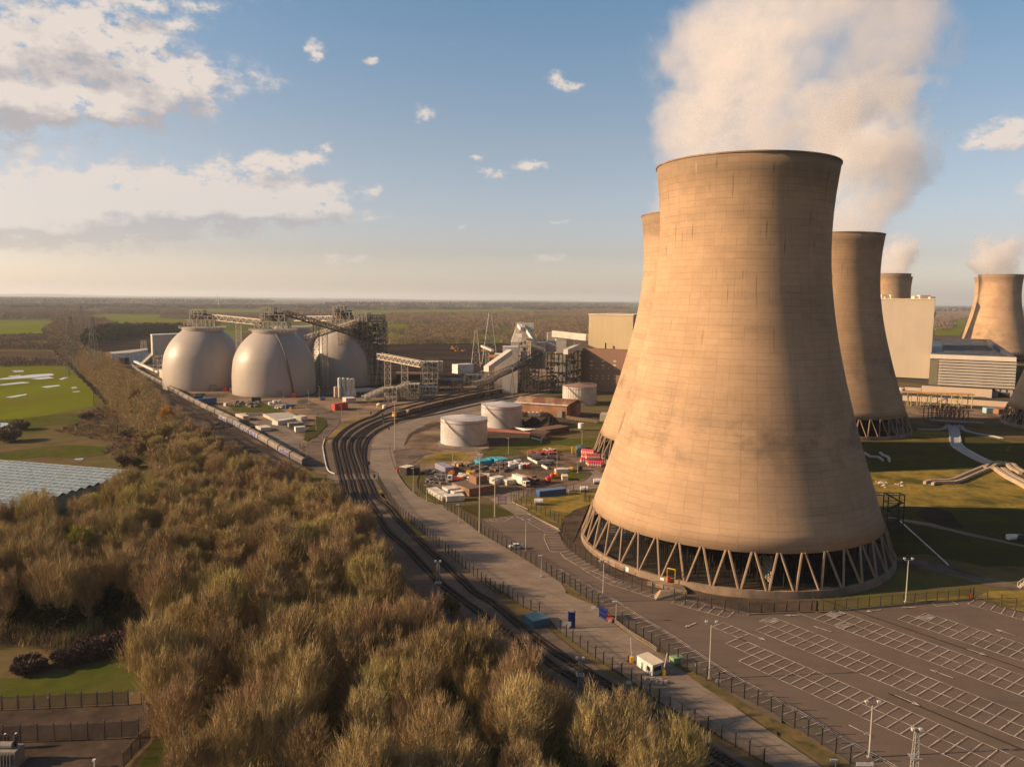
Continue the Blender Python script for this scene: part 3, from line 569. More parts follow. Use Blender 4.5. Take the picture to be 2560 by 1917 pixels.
def bare_tree(seed,h,spread,ntw,up=.25,stems=1,tw=.026,tl=1.5,low=.28):
    """tapering trunk, ascending limbs, branches, then thousands of separate twigs through the crown"""
    rg=random.Random(seed); tk=MB(); cr_=MB(); tips=[]
    for s in range(stems):
        a=rg.uniform(0,6.28); lean=Vector((math.cos(a)*.18*(stems>1),math.sin(a)*.18*(stems>1),1)).normalized()
        base=Vector((math.cos(a)*.4*(stems>1),math.sin(a)*.4*(stems>1),-.2))
        pts,dd=limb(tk,rg,base,lean,h*.72,h*.0135/(1 if stems==1 else 1.35),8,.12)
        tips.append((pts[-1],dd,h*.16))
        nl=11 if stems==1 else 7
        for i in range(nl):
            f=low+(1-low)*((i+.5)/nl); k=min(7,int(f*8)); p=pts[k].lerp(pts[k+1],f*8-k)
            a=2.4*i+rg.uniform(-.5,.5); d=Vector((math.cos(a),math.sin(a),rg.uniform(.45,1.0))).normalized()
            L=spread*(1.15-.62*abs(f-.45))*rg.uniform(.75,1.1)
            lp,ld=limb(tk if f<.75 else cr_,rg,p,d,L,h*.0078*(1.2-.6*f),5,up)
            for j in range(1,6):
                for _ in range(3):
                    a2=rnd_dir(rg,ld+Vector((0,0,up*.9)),.75); bl=L*.42*rg.uniform(.6,1.1)
                    bp,bd=limb(tk,rg,lp[j],a2,bl,.055,3,up*.6)
                    for q in bp[1:]: tips.append((q,bd,bl*.5))
    n=len(tips)
    for k in range(ntw):
        p,d,l=tips[rg.randrange(n)]
        off=Vector((rg.gauss(0,1),rg.gauss(0,1),rg.gauss(0,.8)))*min(.9,l*.5)
        dd=rnd_dir(rg,d*.9+Vector((0,0,.5+up)),.5)
        twig(cr_,rg,p+off*.7,dd,tl*rg.uniform(.5,1.3),tw*rg.uniform(.5,1.1))
    # outer spray of fine shoots that rounds the crown off, in uneven lobes
    lob=[(rg.uniform(0,6.28),rg.uniform(-.2,.9),rg.uniform(.12,.3)) for _ in range(9)]
    for k in range(int(ntw*.5)):
        u=rg.uniform(-.55,1); a=rg.uniform(0,6.28); q=math.sqrt(1-u*u); g=1.
        for la,lu,ls in lob: g+=ls*max(0,1-((abs((a-la+PI)%(2*PI)-PI))**2/.5+(u-lu)**2/.12))
        f=g*rg.uniform(.62,.98)*.86; p=Vector((math.cos(a)*q*spread*f,math.sin(a)*q*spread*f,h*(.58+.40*u*f)))
        dd=rnd_dir(rg,Vector((math.cos(a)*q*.42,math.sin(a)*q*.42,.8+.2*u)),.42); twig(cr_,rg,p,dd,tl*rg.uniform(.7,1.6),tw*rg.uniform(.5,1.1))
    return tk,cr_
def crown_blob(seed,h,r,n,size,base=.12):
    """dense evergreen or scrub: leaf clumps scattered through lobes"""
    rg=random.Random(seed); mb=MB(); lobes=[(Vector((0,0,h*.5)),r)]
    for i in range(9):
        a=i*2.4; lobes.append((Vector((math.cos(a)*r*.62,math.sin(a)*r*.62,h*rg.uniform(.25,.8))),r*rg.uniform(.3,.55)))
    for k in range(n):
        c,q=lobes[rg.randrange(len(lobes))]; d=Vector((rg.gauss(0,1),rg.gauss(0,1),rg.gauss(0,1))).normalized(); p=c+Vector((d.x*q,d.y*q,d.z*q*h*.5/r*.8))*rg.uniform(.55,1.05)
        if p.z<h*base*.3: p.z=h*base*.3+rg.random()*.3
        twig(mb,rg,p,rnd_dir(rg,d+Vector((0,0,.5)),.7),size*rg.uniform(.6,1.3),size*.22)
    tk=MB(); tk.bar((0,0,-.2),(0,0,h*.6),r*.09,r*.04,n=6); return tk,mb
PR=[]; FW0=bark('dead_stems',(.30,.20,.11),(.2,.14,.08))
def proto(name,lab,cat,group,tk,cr_,mt,mc):
    T=thing(name,lab,cat,(0,0,0),0,group); obj('trunk',tk,mt,T,local=True); obj('crown',cr_,mc,T,local=True); return T
WOODL='bare brown tree in the dense winter wood'; WG='bare trees of the winter wood'
specs=[(1,14.5,5.6,6400,TWG,1),(2,15.5,5.0,6000,TWO,2),(3,14.5,5.4,4600,TWG,2),(4,17,4.4,4200,TWG,1),(5,13.5,5.4,6200,TWG,3),(6,15,5.0,6000,TWR,1),(7,14.5,5.6,6400,TWO,3)]
for sd,h,spd,nt_,mc,st in specs:
    tk,c=bare_tree(sd,h,spd,nt_,.3,st,low=.16); PR.append(proto('bare_tree',WOODL,'tree',WG,tk,c,BK,mc))
used=set()
def plant(pi,p,sc_=1.,label=None,group=None):
    T=PR[pi] if pi not in used else dup(PR[pi]); used.add(pi)
    T.location=(p[0],p[1],0); T.rotation_euler[2]=random.uniform(0,6.28); s=sc_*random.uniform(.92,1.1); T.scale=(s*random.uniform(.92,1.08),s,s*random.uniform(.94,1.08))
    if label: T['label']=label
    if group: T['group']=group
    return T
def inside(p,poly):
    c=False; n=len(poly); j=n-1
    for i in range(n):
        a,b=poly[i],poly[j]
        if (a[1]>p[1])!=(b[1]>p[1]) and p[0]<(b[0]-a[0])*(p[1]-a[1])/(b[1]-a[1])+a[0]: c=not c
        j=i
    return c
def scatter(poly,step,seed,jit=.42):
    rg=random.Random(seed); xs=[p[0] for p in poly]; ys=[p[1] for p in poly]; out=[]; y=min(ys); r=0
    while y<max(ys):
        x=min(xs)+(r%2)*step/2
        while x<max(xs):
            p=(x+rg.uniform(-jit,jit)*step,y+rg.uniform(-jit,jit)*step)
            if inside(p,poly): out.append(p)
            x+=step
        y+=step*.87; r+=1
    return out
# the wood in the foreground. Its crowns' edge in the photo, read at about crown height
def E(x,y,z=9.): return P(x*1.15783,y*1.15783,z)
edge=[E(310,1700,4),E(330,1560,4),E(300,1430,5),E(275,1260),E(150,1290),E(0,1330),E(-120,1290),E(-120,1120,11),E(0,1110,11),E(180,1060,10),E(300,1025,9),E(330,990,9),E(400,950,9),E(500,990,8),E(640,1015,8),E(700,1070,8),E(790,1120,8),E(815,1190,7),E(820,1310,5),E(900,1365,6),E(985,1390,7),E(1050,1400,8),E(1100,1460,8),E(1140,1500,7),E(1180,1560,7),E(1220,1620,6),E(1180,1760,5),E(900,1800,5)]
woodp=[(p.x,p.y) for p in edge]
clear=[Q('c8',x,y,0) for x,y in ((1400,1350),(1600,1330),(1700,1500),(1680,1620),(1450,1600))]
clear2=[Q('c7',x,y,0) for x,y in ((-200,640),(500,560),(1080,640),(1330,1000),(1500,1656),(1500,2200),(-200,2200))]
wp_=[p for p in scatter(woodp,8.9,11) if not inside(p,clear2)]
wp_.sort(key=lambda p:p[1])
for i,p in enumerate(wp_): plant(random.randrange(7),p,random.uniform(.78,1.12)*(1. if p[1]<230 else .88))
NW=len(wp_)
# the tall ones by the tracks at the bottom of the picture
for k,(dx,dy,hh,pi,lab) in enumerate([(1285,1690,1.0,3,'slender bare tree at the bottom of the picture, left of a pair beside the tracks'),(1345,1700,1.08,2,'tall open-crowned bare tree standing alone by the railway at the bottom of the picture'),(1468,1725,.95,1,'rightmost bare tree at the bottom of the picture, beside the railway fence'),(1405,1735,.85,0,'small bare tree between the two tall ones at the bottom of the picture'),(1040,1515,1.02,4,'bare tree with a broad crown at the wood edge, left of the teal container'),(1095,1540,.9,6,'bare tree at the wood edge in front of the teal container')]):
    p=E(dx,dy,1.0); T=plant(pi,(p.x,p.y),hh,lab)
# young saplings of the wood edge and scrub on the embankment beyond
SC=[]
for sd,h,spd,mc in ((21,8,2.9,TWG),(22,7,3.0,TWR),(23,9,2.8,TWO)):
    tk,c=bare_tree(sd,h,spd,2600,.25,3,.06,1.0,.12); PR.append(proto('bare_tree','bare scrubby tree on the railway embankment left of the long train','tree','scrubby trees on the railway embankment',tk,c,BK,mc))
strip=[Q('c1',x,y,3) for x,y in ((700,640),(790,620),(990,700),(1080,780),(1240,900),(1420,1080),(1640,1240),(1960,1470),(2050,1560),(1500,1600),(1240,1600),(1180,1500),(1260,1380),(1150,1280),(1030,1180),(960,1080),(830,930),(720,800),(640,720))]
sp_=scatter([(p.x,p.y) for p in strip],9.0,5); sp_.sort(key=lambda p:p[1]); nk=max(20,284-NW)
for p in sp_[:nk]: plant(random.choice((7,8,9)),p,random.uniform(.85,1.3))
far_strip=sp_[nk:]
print('TREES',NW,len(sp_),nk)
def single(name,lab,p,tk,c,mt,mc,rz=0,s=1):
    T=proto(name,lab,'tree','',tk,c,mt,mc); T.location=(p.x,p.y,0); T.scale=(s,s,s); return T
tk,c=bare_tree(31,11,4.6,9000,.45,4,.075,1.3,.1); single('willow_tree','golden yellow willow glowing among the brown trees by the sidings',Q('c1',1450,1290,0),tk,c,BK,TWY)
tk,c=bare_tree(32,9,4.6,6000,.35,4,.06,1.2,.1); single('willow_tree','pale orange willow behind the golden one, beside the embankment',Q('c1',1160,1080,0),tk,c,BK,bark('willow_orange',(.33,.19,.06),(.24,.14,.05),.1))
tk,c=bare_tree(33,15,4.2,7000,.4,1,.05,1.1,.25); single('birch_tree','white-stemmed tree with yellow-green buds standing out on the left of the wood',Q('cD',715,1230,0),tk,c,BBK,TWB)
tk,c=bare_tree(34,10,3.0,4500,.3,1,.11,.5,.15); single('beech_tree','small tree still holding its russet leaves in the middle of the wood',Q('cD',1290,1235,2),tk,c,BK,TWX)
tk,c=crown_blob(35,7,4.4,9000,.55); single('evergreen_tree','dark green evergreen rounded bush at the top of the wood near the tracks',Q('c8',300,190,1.5),tk,c,BK,EVG)
tk,c=crown_blob(36,5,2.2,4500,.4); single('evergreen_shrub','small olive green bush at the wood edge below the railway lamp',Q('c8',1670,1160,0),tk,c,BK,TWO)
for lab,x,y,s in (('spreading evergreen shrub in the shade left of the grass corner',500,420,1.0),('leftmost evergreen shrub in the shade above the fenced compound',150,330,.95),('dark evergreen shrub against the sunlit wood edge',850,330,1.0),('low evergreen shrub beneath the birch with yellow buds',600,120,.9)):
    tk,c=crown_blob(int(x),8,5.2,7000,.6); single('evergreen_shrub',lab,Q('c7',x,y,2),tk,c,BK,EVG,s=s)
tk,c=crown_blob(51,3.2,3.6,6000,.8); b0=single('bramble_bush','purplish bramble thicket along the edge of the dark lawn, right one',Q('c7',820,690,0),tk,c,BK,PUR,s=1.); 
for lab,x,y,s in (('purplish bramble thicket along the edge of the dark lawn, middle one',600,760,.8),('bramble thicket at the left end of the dark lawn',250,830,.8),('bramble thicket tucked against the tall trees right of the lawn',1030,650,.9)):
    T=dup(b0,Q('c7',x,y,0),1.1*x,lab,s)
# hawthorn scrub in the rough pasture on the left
hb=None
for lab,x,y,s in (('dark rounded thicket at the left edge above the greenhouse',60,1390,2.0),('grey thicket next to the flood pool on the left edge',170,1290,1.5),('round bush at the corner of the flooded meadow',745,1200,1.3),('dark bush beside the earth heap at the greenhouse',1120,1620,1.5),('bush on the embankment foot below the golden willow',1110,1350,1.4),('brown bush left of the golden willow',1230,1280,1.3)):
    p=Q('c1',x,y,0)
    if hb is None:
        tk,c=crown_blob(61,3.6,3.0,3800,.7); hb=single('bush',lab,p,tk,c,BK,M('thorn_twigs',(.22,.17,.095),(.15,.115,.065),.6,.95,rnd=.2,spec=.1),s=s)
    else: dup(hb,p,x,lab,s)
for lab,x,y,s in (('thin pale sapling by the greenhouse, right of the earth heap',1030,1620,.8),):
    tk,c=bare_tree(71,12,1.8,700,.4,1,.04,.9,.4); single('sapling',lab,Q('c1',x,y,0),tk,c,BBK,TWG,s=s)
# ------- woods and hedges further off: stuff, many crowns in one mesh
def wood_mass(name,polys,step,h,mats,seed,ntri=70,per=1.9,fill=None):
    rg=random.Random(seed); mb=MB()
    for poly in polys:
        for p in scatter(poly,step,rg.randrange(9999)):
            hh=h*rg.uniform(.65,1.25); r=step*rg.uniform(.5,.8); mi=rg.randrange(len(mats)) if isinstance(mats,list) else 0
            mb.bar((p[0],p[1],0),(p[0],p[1],hh*.6),r*.12,r*.06,m=mi,n=3)
            for k in range(ntri):
                u=rg.uniform(-.75,1); a=rg.uniform(0,6.28); q=math.sqrt(1-u*u)*rg.uniform(.5,1.05); c=Vector((p[0]+math.cos(a)*q*r,p[1]+math.sin(a)*q*r,hh*(.55+.45*u)))
                d=Vector((math.cos(a)*q,math.sin(a)*q,.9+u)).normalized(); L=per*rg.uniform(.6,1.3)
                x=d.cross(Vector((rg.gauss(0,1),rg.gauss(0,1),rg.gauss(0,1)))).normalized()*L*.3; b=len(mb.v)
                mb.v.extend([tuple(c-x),tuple(c+x),tuple(c+d*L)]); mb.f.append((b,b+1,b+2)); mb.m.append(mi)
    if not mb.v: return None
    o=obj(name,mb,mats); o['kind']='stuff'; return o
FW=M('far_twigs',(.24,.165,.10),(.165,.118,.073),.02,.95,spec=.05); FW2=M('far_twigs_grey',(.17,.128,.092),(.12,.092,.069),.02,.95,spec=.05); FW3=M('far_twigs_tan',(.29,.2,.105),(.2,.145,.078),.02,.95,spec=.05); CON=M('conifer',(.035,.036,.018),(.022,.024,.013),.05,.95,spec=.05)
rg=random.Random(78); mb=MB()
leftp=[(p.x,p.y) for p in QS('c7',[(-200,-150),(600,-200),(1100,150),(1110,560),(900,640),(520,700),(200,620),(-200,560)],0)]
botp=[(p.x,p.y) for p in [E(x,y,0) for x,y in ((1140,1440),(1240,1520),(1330,1585),(1470,1680),(1560,1770),(1100,1800))]]
for p in scatter(woodp,3.4,44)+scatter(leftp,2.8,45)+scatter(botp,2.6,46):
    if inside(p,clear2) and not inside(p,leftp): continue
    hh=rg.uniform(1.6,4.2); r=rg.uniform(1.5,2.6); mi=rg.randrange(4)
    for k in range(130):
        a=rg.uniform(0,6.28); q=math.sqrt(rg.random())*r; c=Vector((p[0]+math.cos(a)*q,p[1]+math.sin(a)*q,hh*rg.uniform(0,.75))); twig(mb,rg,c,rnd_dir(rg,Vector((0,0,1)),.5),rg.uniform(.8,1.9),.03); mb.m[-2:]=[mi,mi]
o=obj('undergrowth',mb,[TWG,TWO,PUR,EVG]); o['kind']='stuff'
rg=random.Random(79); mb=MB()
scr=[(p.x,p.y) for p in QS('c1',[(690,1160),(900,1090),(1000,1090),(1110,1220),(1250,1400),(1240,1590),(960,1590),(900,1500),(950,1400),(620,1340),(430,1300),(700,1240)],0)]
for p in scatter(scr,2.6,47):
    if rg.random()<.35: continue
    hh=rg.uniform(.5,2.2); r=rg.uniform(.8,2.); mi=rg.randrange(3)
    for k in range(60):
        a=rg.uniform(0,6.28); q=math.sqrt(rg.random())*r; c=Vector((p[0]+math.cos(a)*q,p[1]+math.sin(a)*q,hh*rg.uniform(0,.7))); twig(mb,rg,c,rnd_dir(rg,Vector((0,0,1)),.7),rg.uniform(.6,1.4),.05); mb.m[-2:]=[mi,mi]
o=obj('bramble_scrub',mb,[PUR,TWR,FW0]); o['kind']='stuff'
rg=random.Random(77); mb=MB()
for p in far_strip:
    hh=rg.uniform(6,11); r=rg.uniform(3,5); mi=rg.randrange(3)
    for k in range(420):
        u=rg.uniform(-.8,1); a=rg.uniform(0,6.28); q=math.sqrt(1-u*u)*rg.uniform(.3,1.05); c=Vector((p[0]+math.cos(a)*q*r,p[1]+math.sin(a)*q*r,hh*(.52+.48*u))); d=Vector((math.cos(a)*q*.6,math.sin(a)*q*.6,.9)).normalized(); twig(mb,rg,c,d,1.7,.05); mb.m[-2:]=[mi,mi]
o=obj('embankment_scrub',mb,[TWG,TWO,TWR]); o['kind']='stuff'
def QP(k,pts): return [(Q(k,x,y).x,Q(k,x,y).y) for x,y in pts]
wood_mass('embankment_wood',[QP('c1',[(390,430),(560,340),(700,330),(900,350),(960,400),(760,480),(700,520),(690,600),(770,640),(640,720),(560,690),(470,590),(400,490)])],11,9,[FW2,FW,FW3],3,120,1.5)
wood_mass('conifer_wood',[QP('c1',[(720,540),(800,470),(960,430),(1240,440),(1640,440),(1640,470),(1400,475),(1150,500),(900,540),(760,590)])],13,15,[CON],4,110,2.2)
wood_mass('hedge',[QP('c1',[(-300,500),(410,480),(430,520),(-300,545)]),QP('c1',[(-300,560),(280,555),(440,570),(460,600),(-300,600)]),QP('c1',[(-300,715),(550,690),(600,715),(440,740),(-300,752)]),QP('c1',[(440,735),(540,728),(560,742),(450,746)])],8,5,[FW2,FW],5,70,1.3)
wood_mass('hedge',[QP('c2',[(560,330),(1000,330),(1000,345),(560,345)]),QP('c2',[(720,480),(830,440),(830,540),(760,580)]),QP('c1',[(960,400),(1640,390),(1640,432),(1000,428)])],13,7,[FW3,FW],6,60,2.)
wood_mass('field_copse',[QP('c3',[(370,440),(460,415),(900,405),(1180,425),(1205,480),(1000,470),(840,478),(600,470)]),QP('c3',[(380,480),(480,470),(960,480),(960,520),(700,535),(480,530)]),QP('c3',[(255,455),(390,455),(390,475),(255,470)]),QP('c3',[(250,540),(1200,545),(1200,555),(250,560)])],12,11,[FW3,FW2],7,150,1.4)
wood_mass('beech_wood',[QP('c3',[(200,310),(350,300),(700,300),(1150,290),(1640,285),(1950,260),(2300,265),(2300,330),(1950,340),(1760,330),(1640,320),(1400,345),(1360,370),(1330,400),(1000,385),(600,380),(250,380)])],22,12,[FW3,FW,FW2],8,120,2.1)
wood_mass('beech_wood',[QP('c3',[(1340,430),(1420,370),(1700,368),(1950,345),(1950,500),(1650,500),(1480,540),(1330,500)]),QP('c3',[(1210,500),(1300,480),(1330,540),(1220,548)])],19,12,[FW3,FW,FW2],9,120,1.8)
wood_mass('far_wood',[QP('c3',[(400,258),(1200,258),(1230,252),(400,250)]),QP('c3',[(1340,235),(1900,228),(2300,240),(2300,258),(1660,262),(1340,250)]),QP('c2',[(0,225),(900,228),(1330,225),(2208,240),(2208,256),(1200,255),(300,250),(0,250)]),QP('c1',[(-300,215),(1000,220),(1640,232),(1640,250),(1000,248),(600,255),(-300,262)])],62,15,[FW2,CON],10,110,5.5)
wood_mass('far_wood',[QP('c1',[(-300,262),(600,262),(860,300),(430,340),(-300,350)]),QP('c1',[(900,255),(1640,262),(1640,300),(1200,302),(880,298)])],34,11,[FW2,FW],11,100,3.2)
wood_mass('far_wood',[QP('c2',[(1000,275),(1200,262),(1480,275),(1480,320),(1000,330)]),QP('c5',[(1325,610),(1700,560),(1700,600),(1500,640),(1420,680),(1330,690)]),QP('c5',[(1330,560),(1720,545),(1700,585),(1330,600)]),QP('c5',[(1330,700),(1500,675),(1500,715),(1330,740)])],26,10,[FW2,FW],12,60,4)
wood_mass('far_wood',[QP('c5',[(1330,520),(1800,520),(1800,545),(1330,560)]),QP('c3',[(-200,215),(2300,208),(2300,228),(-200,238)]),QP('c1',[(-300,170),(2300,185),(2300,205),(-300,205)])],180,17,[FW2,CON],13,60,24)
# ---------------------------------------------------------------- railway
RAIL=M('rusty_rail',(.03,.02,.015),(.045,.028,.02),.3,.7,.2); SLP=M('sleepers',(.10,.078,.062),(.07,.055,.045),.4,.95,world=True)
GALV=M('galvanised_steel',(.33,.315,.29),(.25,.235,.22),.6,.5,.3); PSTL=M('pale_steel',(.40,.355,.295),(.31,.275,.23),.4,.6,.1); BLKP=M('black_paint',(.022,.02,.019),(.035,.03,.027),.8,.7); WHT=M('white_paint',(.72,.69,.63),(.58,.55,.5),.4,.6,c3=(.42,.38,.32),s3=.3); CRM=M('cream_sheet',(.62,.53,.40),(.53,.45,.335),.1,.7,c3=(.45,.37,.27),s3=.05)
FENM=M('fence_dark_green',(.022,.022,.018),(.035,.032,.026),.5,.7)
def track(pts,step=3):
    c=resample(smooth_line([Vector((p.x,p.y,0)) for p in pts],2.5),2.0); mb=MB(); sl=MB()
    for s in (-.72,.72):
        L=[]
        for i,p in enumerate(c):
            d=(c[min(len(c)-1,i+1)]-c[max(0,i-1)]).normalized(); q=Vector((-d.y,d.x,0)); L.append((p+q*(s-.13),p+q*(s+.13)))
        vs=[]
        for a,b in L: vs+=[(a.x,a.y,.34),(a.x,a.y,.56),(b.x,b.y,.56),(b.x,b.y,.34)]
        mb.add(vs,[(4*i+k,4*i+4+k,4*i+5+k,4*i+1+k) for i in range(len(L)-1) for k in range(3)])
    for i,p in enumerate(resample(c,.75)):
        pass
    cc=resample(c,.8)
    for i in range(len(cc)-1):
        d=(cc[i+1]-cc[i]).normalized(); q=Vector((-d.y,d.x,0)); a,b=cc[i]-q*1.25,cc[i]+q*1.25; sl.ob(a,b,.26,.2,.36,both=True)
    o=obj('railway_track',mb,RAIL); o['kind']='structure'; o2=obj('sleepers',sl,SLP,o); return c
def T8(*a): return [Q('d8',x,y) for x,y in a]
t1=[Q('c3',1400,838),Q('c3',1100,918),Q('c3',800,985),Q('c3',500,1052),Q('c3',250,1100)]+T8((1150,10),(1000,60),(800,150),(600,280),(510,370),(455,430),(422,510),(422,600),(450,735),(490,910),(535,1105),(570,1230),(600,1390),(640,1550),(700,1750))
t2=[Q('c3',1600,828),Q('c3',1300,905),Q('c3',1000,965),Q('c3',700,1030),Q('c3',450,1090),Q('c3',195,1180)]+T8((1150,85),(1000,150),(850,230),(720,320),(640,400),(590,470),(571,560),(573,640),(605,780),(645,935),(690,1108),(735,1230),(770,1380),(830,1560),(900,1750))
t3=[Q('c3',2050,800),Q('c3',1900,832),Q('c3',1740,862),Q('c3',1500,908),Q('c3',1300,955),Q('c3',1020,1015),Q('c3',770,1070),Q('c3',500,1140),Q('c3',330,1185)]+T8((1445,45),(1300,95),(1150,160),(1000,250),(880,330),(800,400),(740,480),(712,560),(710,645),(740,770),(795,940),(852,1105),(900,1225),(955,1380),(1020,1560))+[Q('c8',1060,330),Q('c8',1140,450),Q('c8',1300,590),Q('c8',1480,780),Q('c8',1650,940),Q('cA',150,440),Q('cA',560,740),Q('cA',800,890),Q('cA',980,1000),Q('cA',1450,1300),Q('cA',1850,1560),Q('cA',2300,1850)]
t4=[Q('c3',1700,925),Q('c3',1500,960),Q('c3',1300,990),Q('c3',900,1078),Q('c3',640,1140),Q('c3',430,1190)]+T8((1400,110),(1250,170),(1120,240),(1010,320),(930,400),(880,470),(858,550),(855,640),(900,800),(960,955),(1005,1095),(1055,1220),(1120,1370),(1210,1560))+[Q('c8',1140,240),Q('c8',1230,350),Q('c8',1380,500),Q('c8',1560,670),Q('c8',1800,890),Q('c8',1900,985),Q('cA',130,260),Q('cA',400,490),Q('cA',640,665),Q('cA',900,830),Q('cA',1150,980),Q('cA',1500,1210),Q('cA',1850,1440),Q('cA',2208,1660),Q('cA',2500,1840)]
t5=[Q('c3',1700,945),Q('c3',1300,1020),Q('c3',900,1105),Q('c3',640,1165)]+T8((1700,80),(1560,120),(1400,200),(1240,280),(1130,360),(1060,430),(1010,510),(978,600),(962,770),(975,900),(1000,1030),(1012,1100))
C1,C2,C3,C4,C5=[track(t) for t in (t1,t2,t3,t4,t5)]
# sidings on the left beside the long train
trn=[Q('c1',1128,752),Q('c1',1180,800),Q('c1',1260,848),Q('c1',1340,890),Q('c1',1450,955),Q('c1',1600,1040),Q('c1',1750,1120),Q('c1',1900,1190),Q('c1',2050,1270)]+[Q('d5',450,432),Q('d5',580,505),Q('d5',710,588),Q('d5',860,667),Q('d5',1020,762),Q('d5',1190,862),Q('d5',1380,982),Q('d5',1520,1062),Q('d5',1660,1140),Q('d5',1800,1220)]
def offs(pts,d):
    out=[]
    for i,p in enumerate(pts):
        t_=(pts[min(len(pts)-1,i+1)]-pts[max(0,i-1)]).normalized(); out.append(p+Vector((-t_.y,t_.x,0))*d)
    return out
CT=track(offs(trn,1.35)); CS=track(offs(trn,-4.2)); track(offs(trn,-9.0))
# ---------------------------------------------------------------- trains
def graf():
    m,t=nt('graffiti_wagon_side'); co=N(t,'ShaderNodeTexCoord').outputs['Object']; oi=N(t,'ShaderNodeObjectInfo').outputs['Random']
    of=N(t,'ShaderNodeCombineXYZ',inp={0:MA(t,'MULTIPLY',oi,300.),1:0.,2:MA(t,'MULTIPLY',oi,77.)}); ad=N(t,'ShaderNodeVectorMath',operation='ADD'); t.links.new(co,ad.inputs[0]); t.links.new(of.outputs[0],ad.inputs[1])
    v=N(t,'ShaderNodeTexVoronoi',inp={'Scale':.9}); t.links.new(ad.outputs[0],v.inputs[0]); s=N(t,'ShaderNodeSeparateXYZ'); t.links.new(v.outputs['Color'],s.inputs[0])
    c=RAMP(t,s.outputs[0],[(0,(.05,.045,.17)),(.3,(.075,.06,.24)),(.48,(.36,.34,.42)),(.62,(.10,.085,.26)),(.78,(.16,.30,.28)),(.9,(.5,.48,.5))])
    for n in t.nodes:
        if n.type=='VALTORGB': n.color_ramp.interpolation='CONSTANT'
    a=NOI(t,co,.35,4,.6); c=MIX(t,N(t,'ShaderNodeMapRange',inp={0:a,1:.45,2:.65,3:.05,4:.8}).outputs[0],c,(.19,.17,.15))
    BS(t,c,.7); return m
GRF=graf(); WSD=M('wagon_side_grey',(.17,.145,.12),(.12,.105,.09),.25,.75,c3=(.12,.10,.15),s3=.4,rnd=.15); WSW=M('wagon_side_pale',(.27,.235,.18),(.2,.175,.14),.3,.75,c3=(.16,.14,.20),s3=.5,rnd=.1); WRF=M('wagon_roof',(.23,.175,.12),(.17,.13,.09),.2,.8,c3=(.13,.10,.075),s3=.25,rnd=.1); UND=M('bogie_black',(.02,.017,.015),(.03,.025,.02),.6,.85)
WL=18.2
def wagon(name,label,side,roof,grp):
    T=thing(name,label,'railway wagon',(0,0,0),0,grp); h=WL/2-.7
    # covered wagon: upright sides leaning in at the top, low curved roof, ribs, hopper bottom
    sec=[(-1.05,1.0),(-1.36,1.5),(-1.38,3.15),(-1.12,3.55)]
    mb=MB(); pr=sec+[(-a,b) for a,b in sec[::-1]]
    n=len(pr); vs=[(x,a,b) for x in (-h,h) for a,b in pr]; mb.add(vs,[(i,i+n,(i+1)%n+n,(i+1)%n) for i in range(n)]+[tuple(range(n)),tuple(range(2*n-1,n-1,-1))])
    for i in range(9):
        x=-h+.6+i*(2*h-1.2)/8
        for s in (-1,1): mb.box(x-.07,s*1.41-.04,1.3,x+.07,s*1.41+.04,3.2)
    obj('body',mb,side,T,local=True)
    mb=MB(); pr=[(-1.22,3.42),(-1.05,3.72),(-.55,3.95),(0,4.02),(.55,3.95),(1.05,3.72),(1.22,3.42)]; n=7
    mb.add([(x,a,b) for x in (-h-.08,h+.08) for a,b in pr],[(i,i+1,i+1+n,i+n) for i in range(n-1)]+[tuple(range(n))[::-1],tuple(range(n,2*n))]); mb.box(-h,-.18,4.0,h,.18,4.08)
    obj('roof',mb,roof,T,local=True)
    for s in (-1,1):
        mb=MB(); xc=s*(h-2.4); mb.box(xc-1.5,-1.1,.75,xc+1.5,1.1,1.05)
        for dx in (-.9,.9):
            for y in (-.75,.75): mb.add([(xc+dx+.45*math.cos(k*PI/4),y+dy,.95+.42*math.sin(k*PI/4)) for dy in (-.07,.07) for k in range(8)],[tuple(range(8)),tuple(range(15,7,-1))]+[(k,8+k,8+(k+1)%8,(k+1)%8) for k in range(8)])
        obj('bogie',mb,UND,T,local=True)
    mb=MB()
    for s in (-1,1):
        mb.bar((s*(h+.45),-.85,1.5),(s*h,-.85,1.5),.22); mb.bar((s*(h+.45),.85,1.5),(s*h,.85,1.5),.22)
    obj('buffers',mb,UND,T,local=True); return T
def place_train(c,start,n,protos,pick,labels,Lw=WL):
    """copies of the wagons set end to end along the line c"""
    cum=[0]
    for a,b in zip(c,c[1:]): cum.append(cum[-1]+(b-a).length)
    def at(s):
        s=max(0,min(cum[-1]-1e-3,s)); k=0
        lo_,hi_=0,len(cum)-1
        while hi_-lo_>1:
            m_=(lo_+hi_)//2
            if cum[m_]<=s: lo_=m_
            else: hi_=m_
        return c[lo_].lerp(c[lo_+1],(s-cum[lo_])/max(1e-6,cum[lo_+1]-cum[lo_]))
    seen=set()
    for i in range(n):
        a,b=at(start+i*Lw+1),at(start+i*Lw+Lw-1); k=pick(i); T=protos[k] if k not in seen else dup(protos[k]); seen.add(k)
        d=b-a; m_=(a+b)/2; T.location=(m_.x,m_.y,.05); T.rotation_euler[2]=math.atan2(d.y,d.x); T['label']=labels(i,k)
GT='covered wagons of the long freight train on the left'
wg=[wagon('freight_wagon','',GRF,WRF,GT),wagon('freight_wagon','',WSD,WRF,GT),wagon('freight_wagon','',WSW,WRF,GT)]
clen=sum((b-a).length for a,b in zip(CT,CT[1:])); nW=int((clen-4)/WL)
pat=[1,0,2,2,0,0,0,1,0,1,1,2,1,1,2,1,1,2,1,1]
def pk(i):
    j=nW-1-i; return pat[j] if j<len(pat) else 1
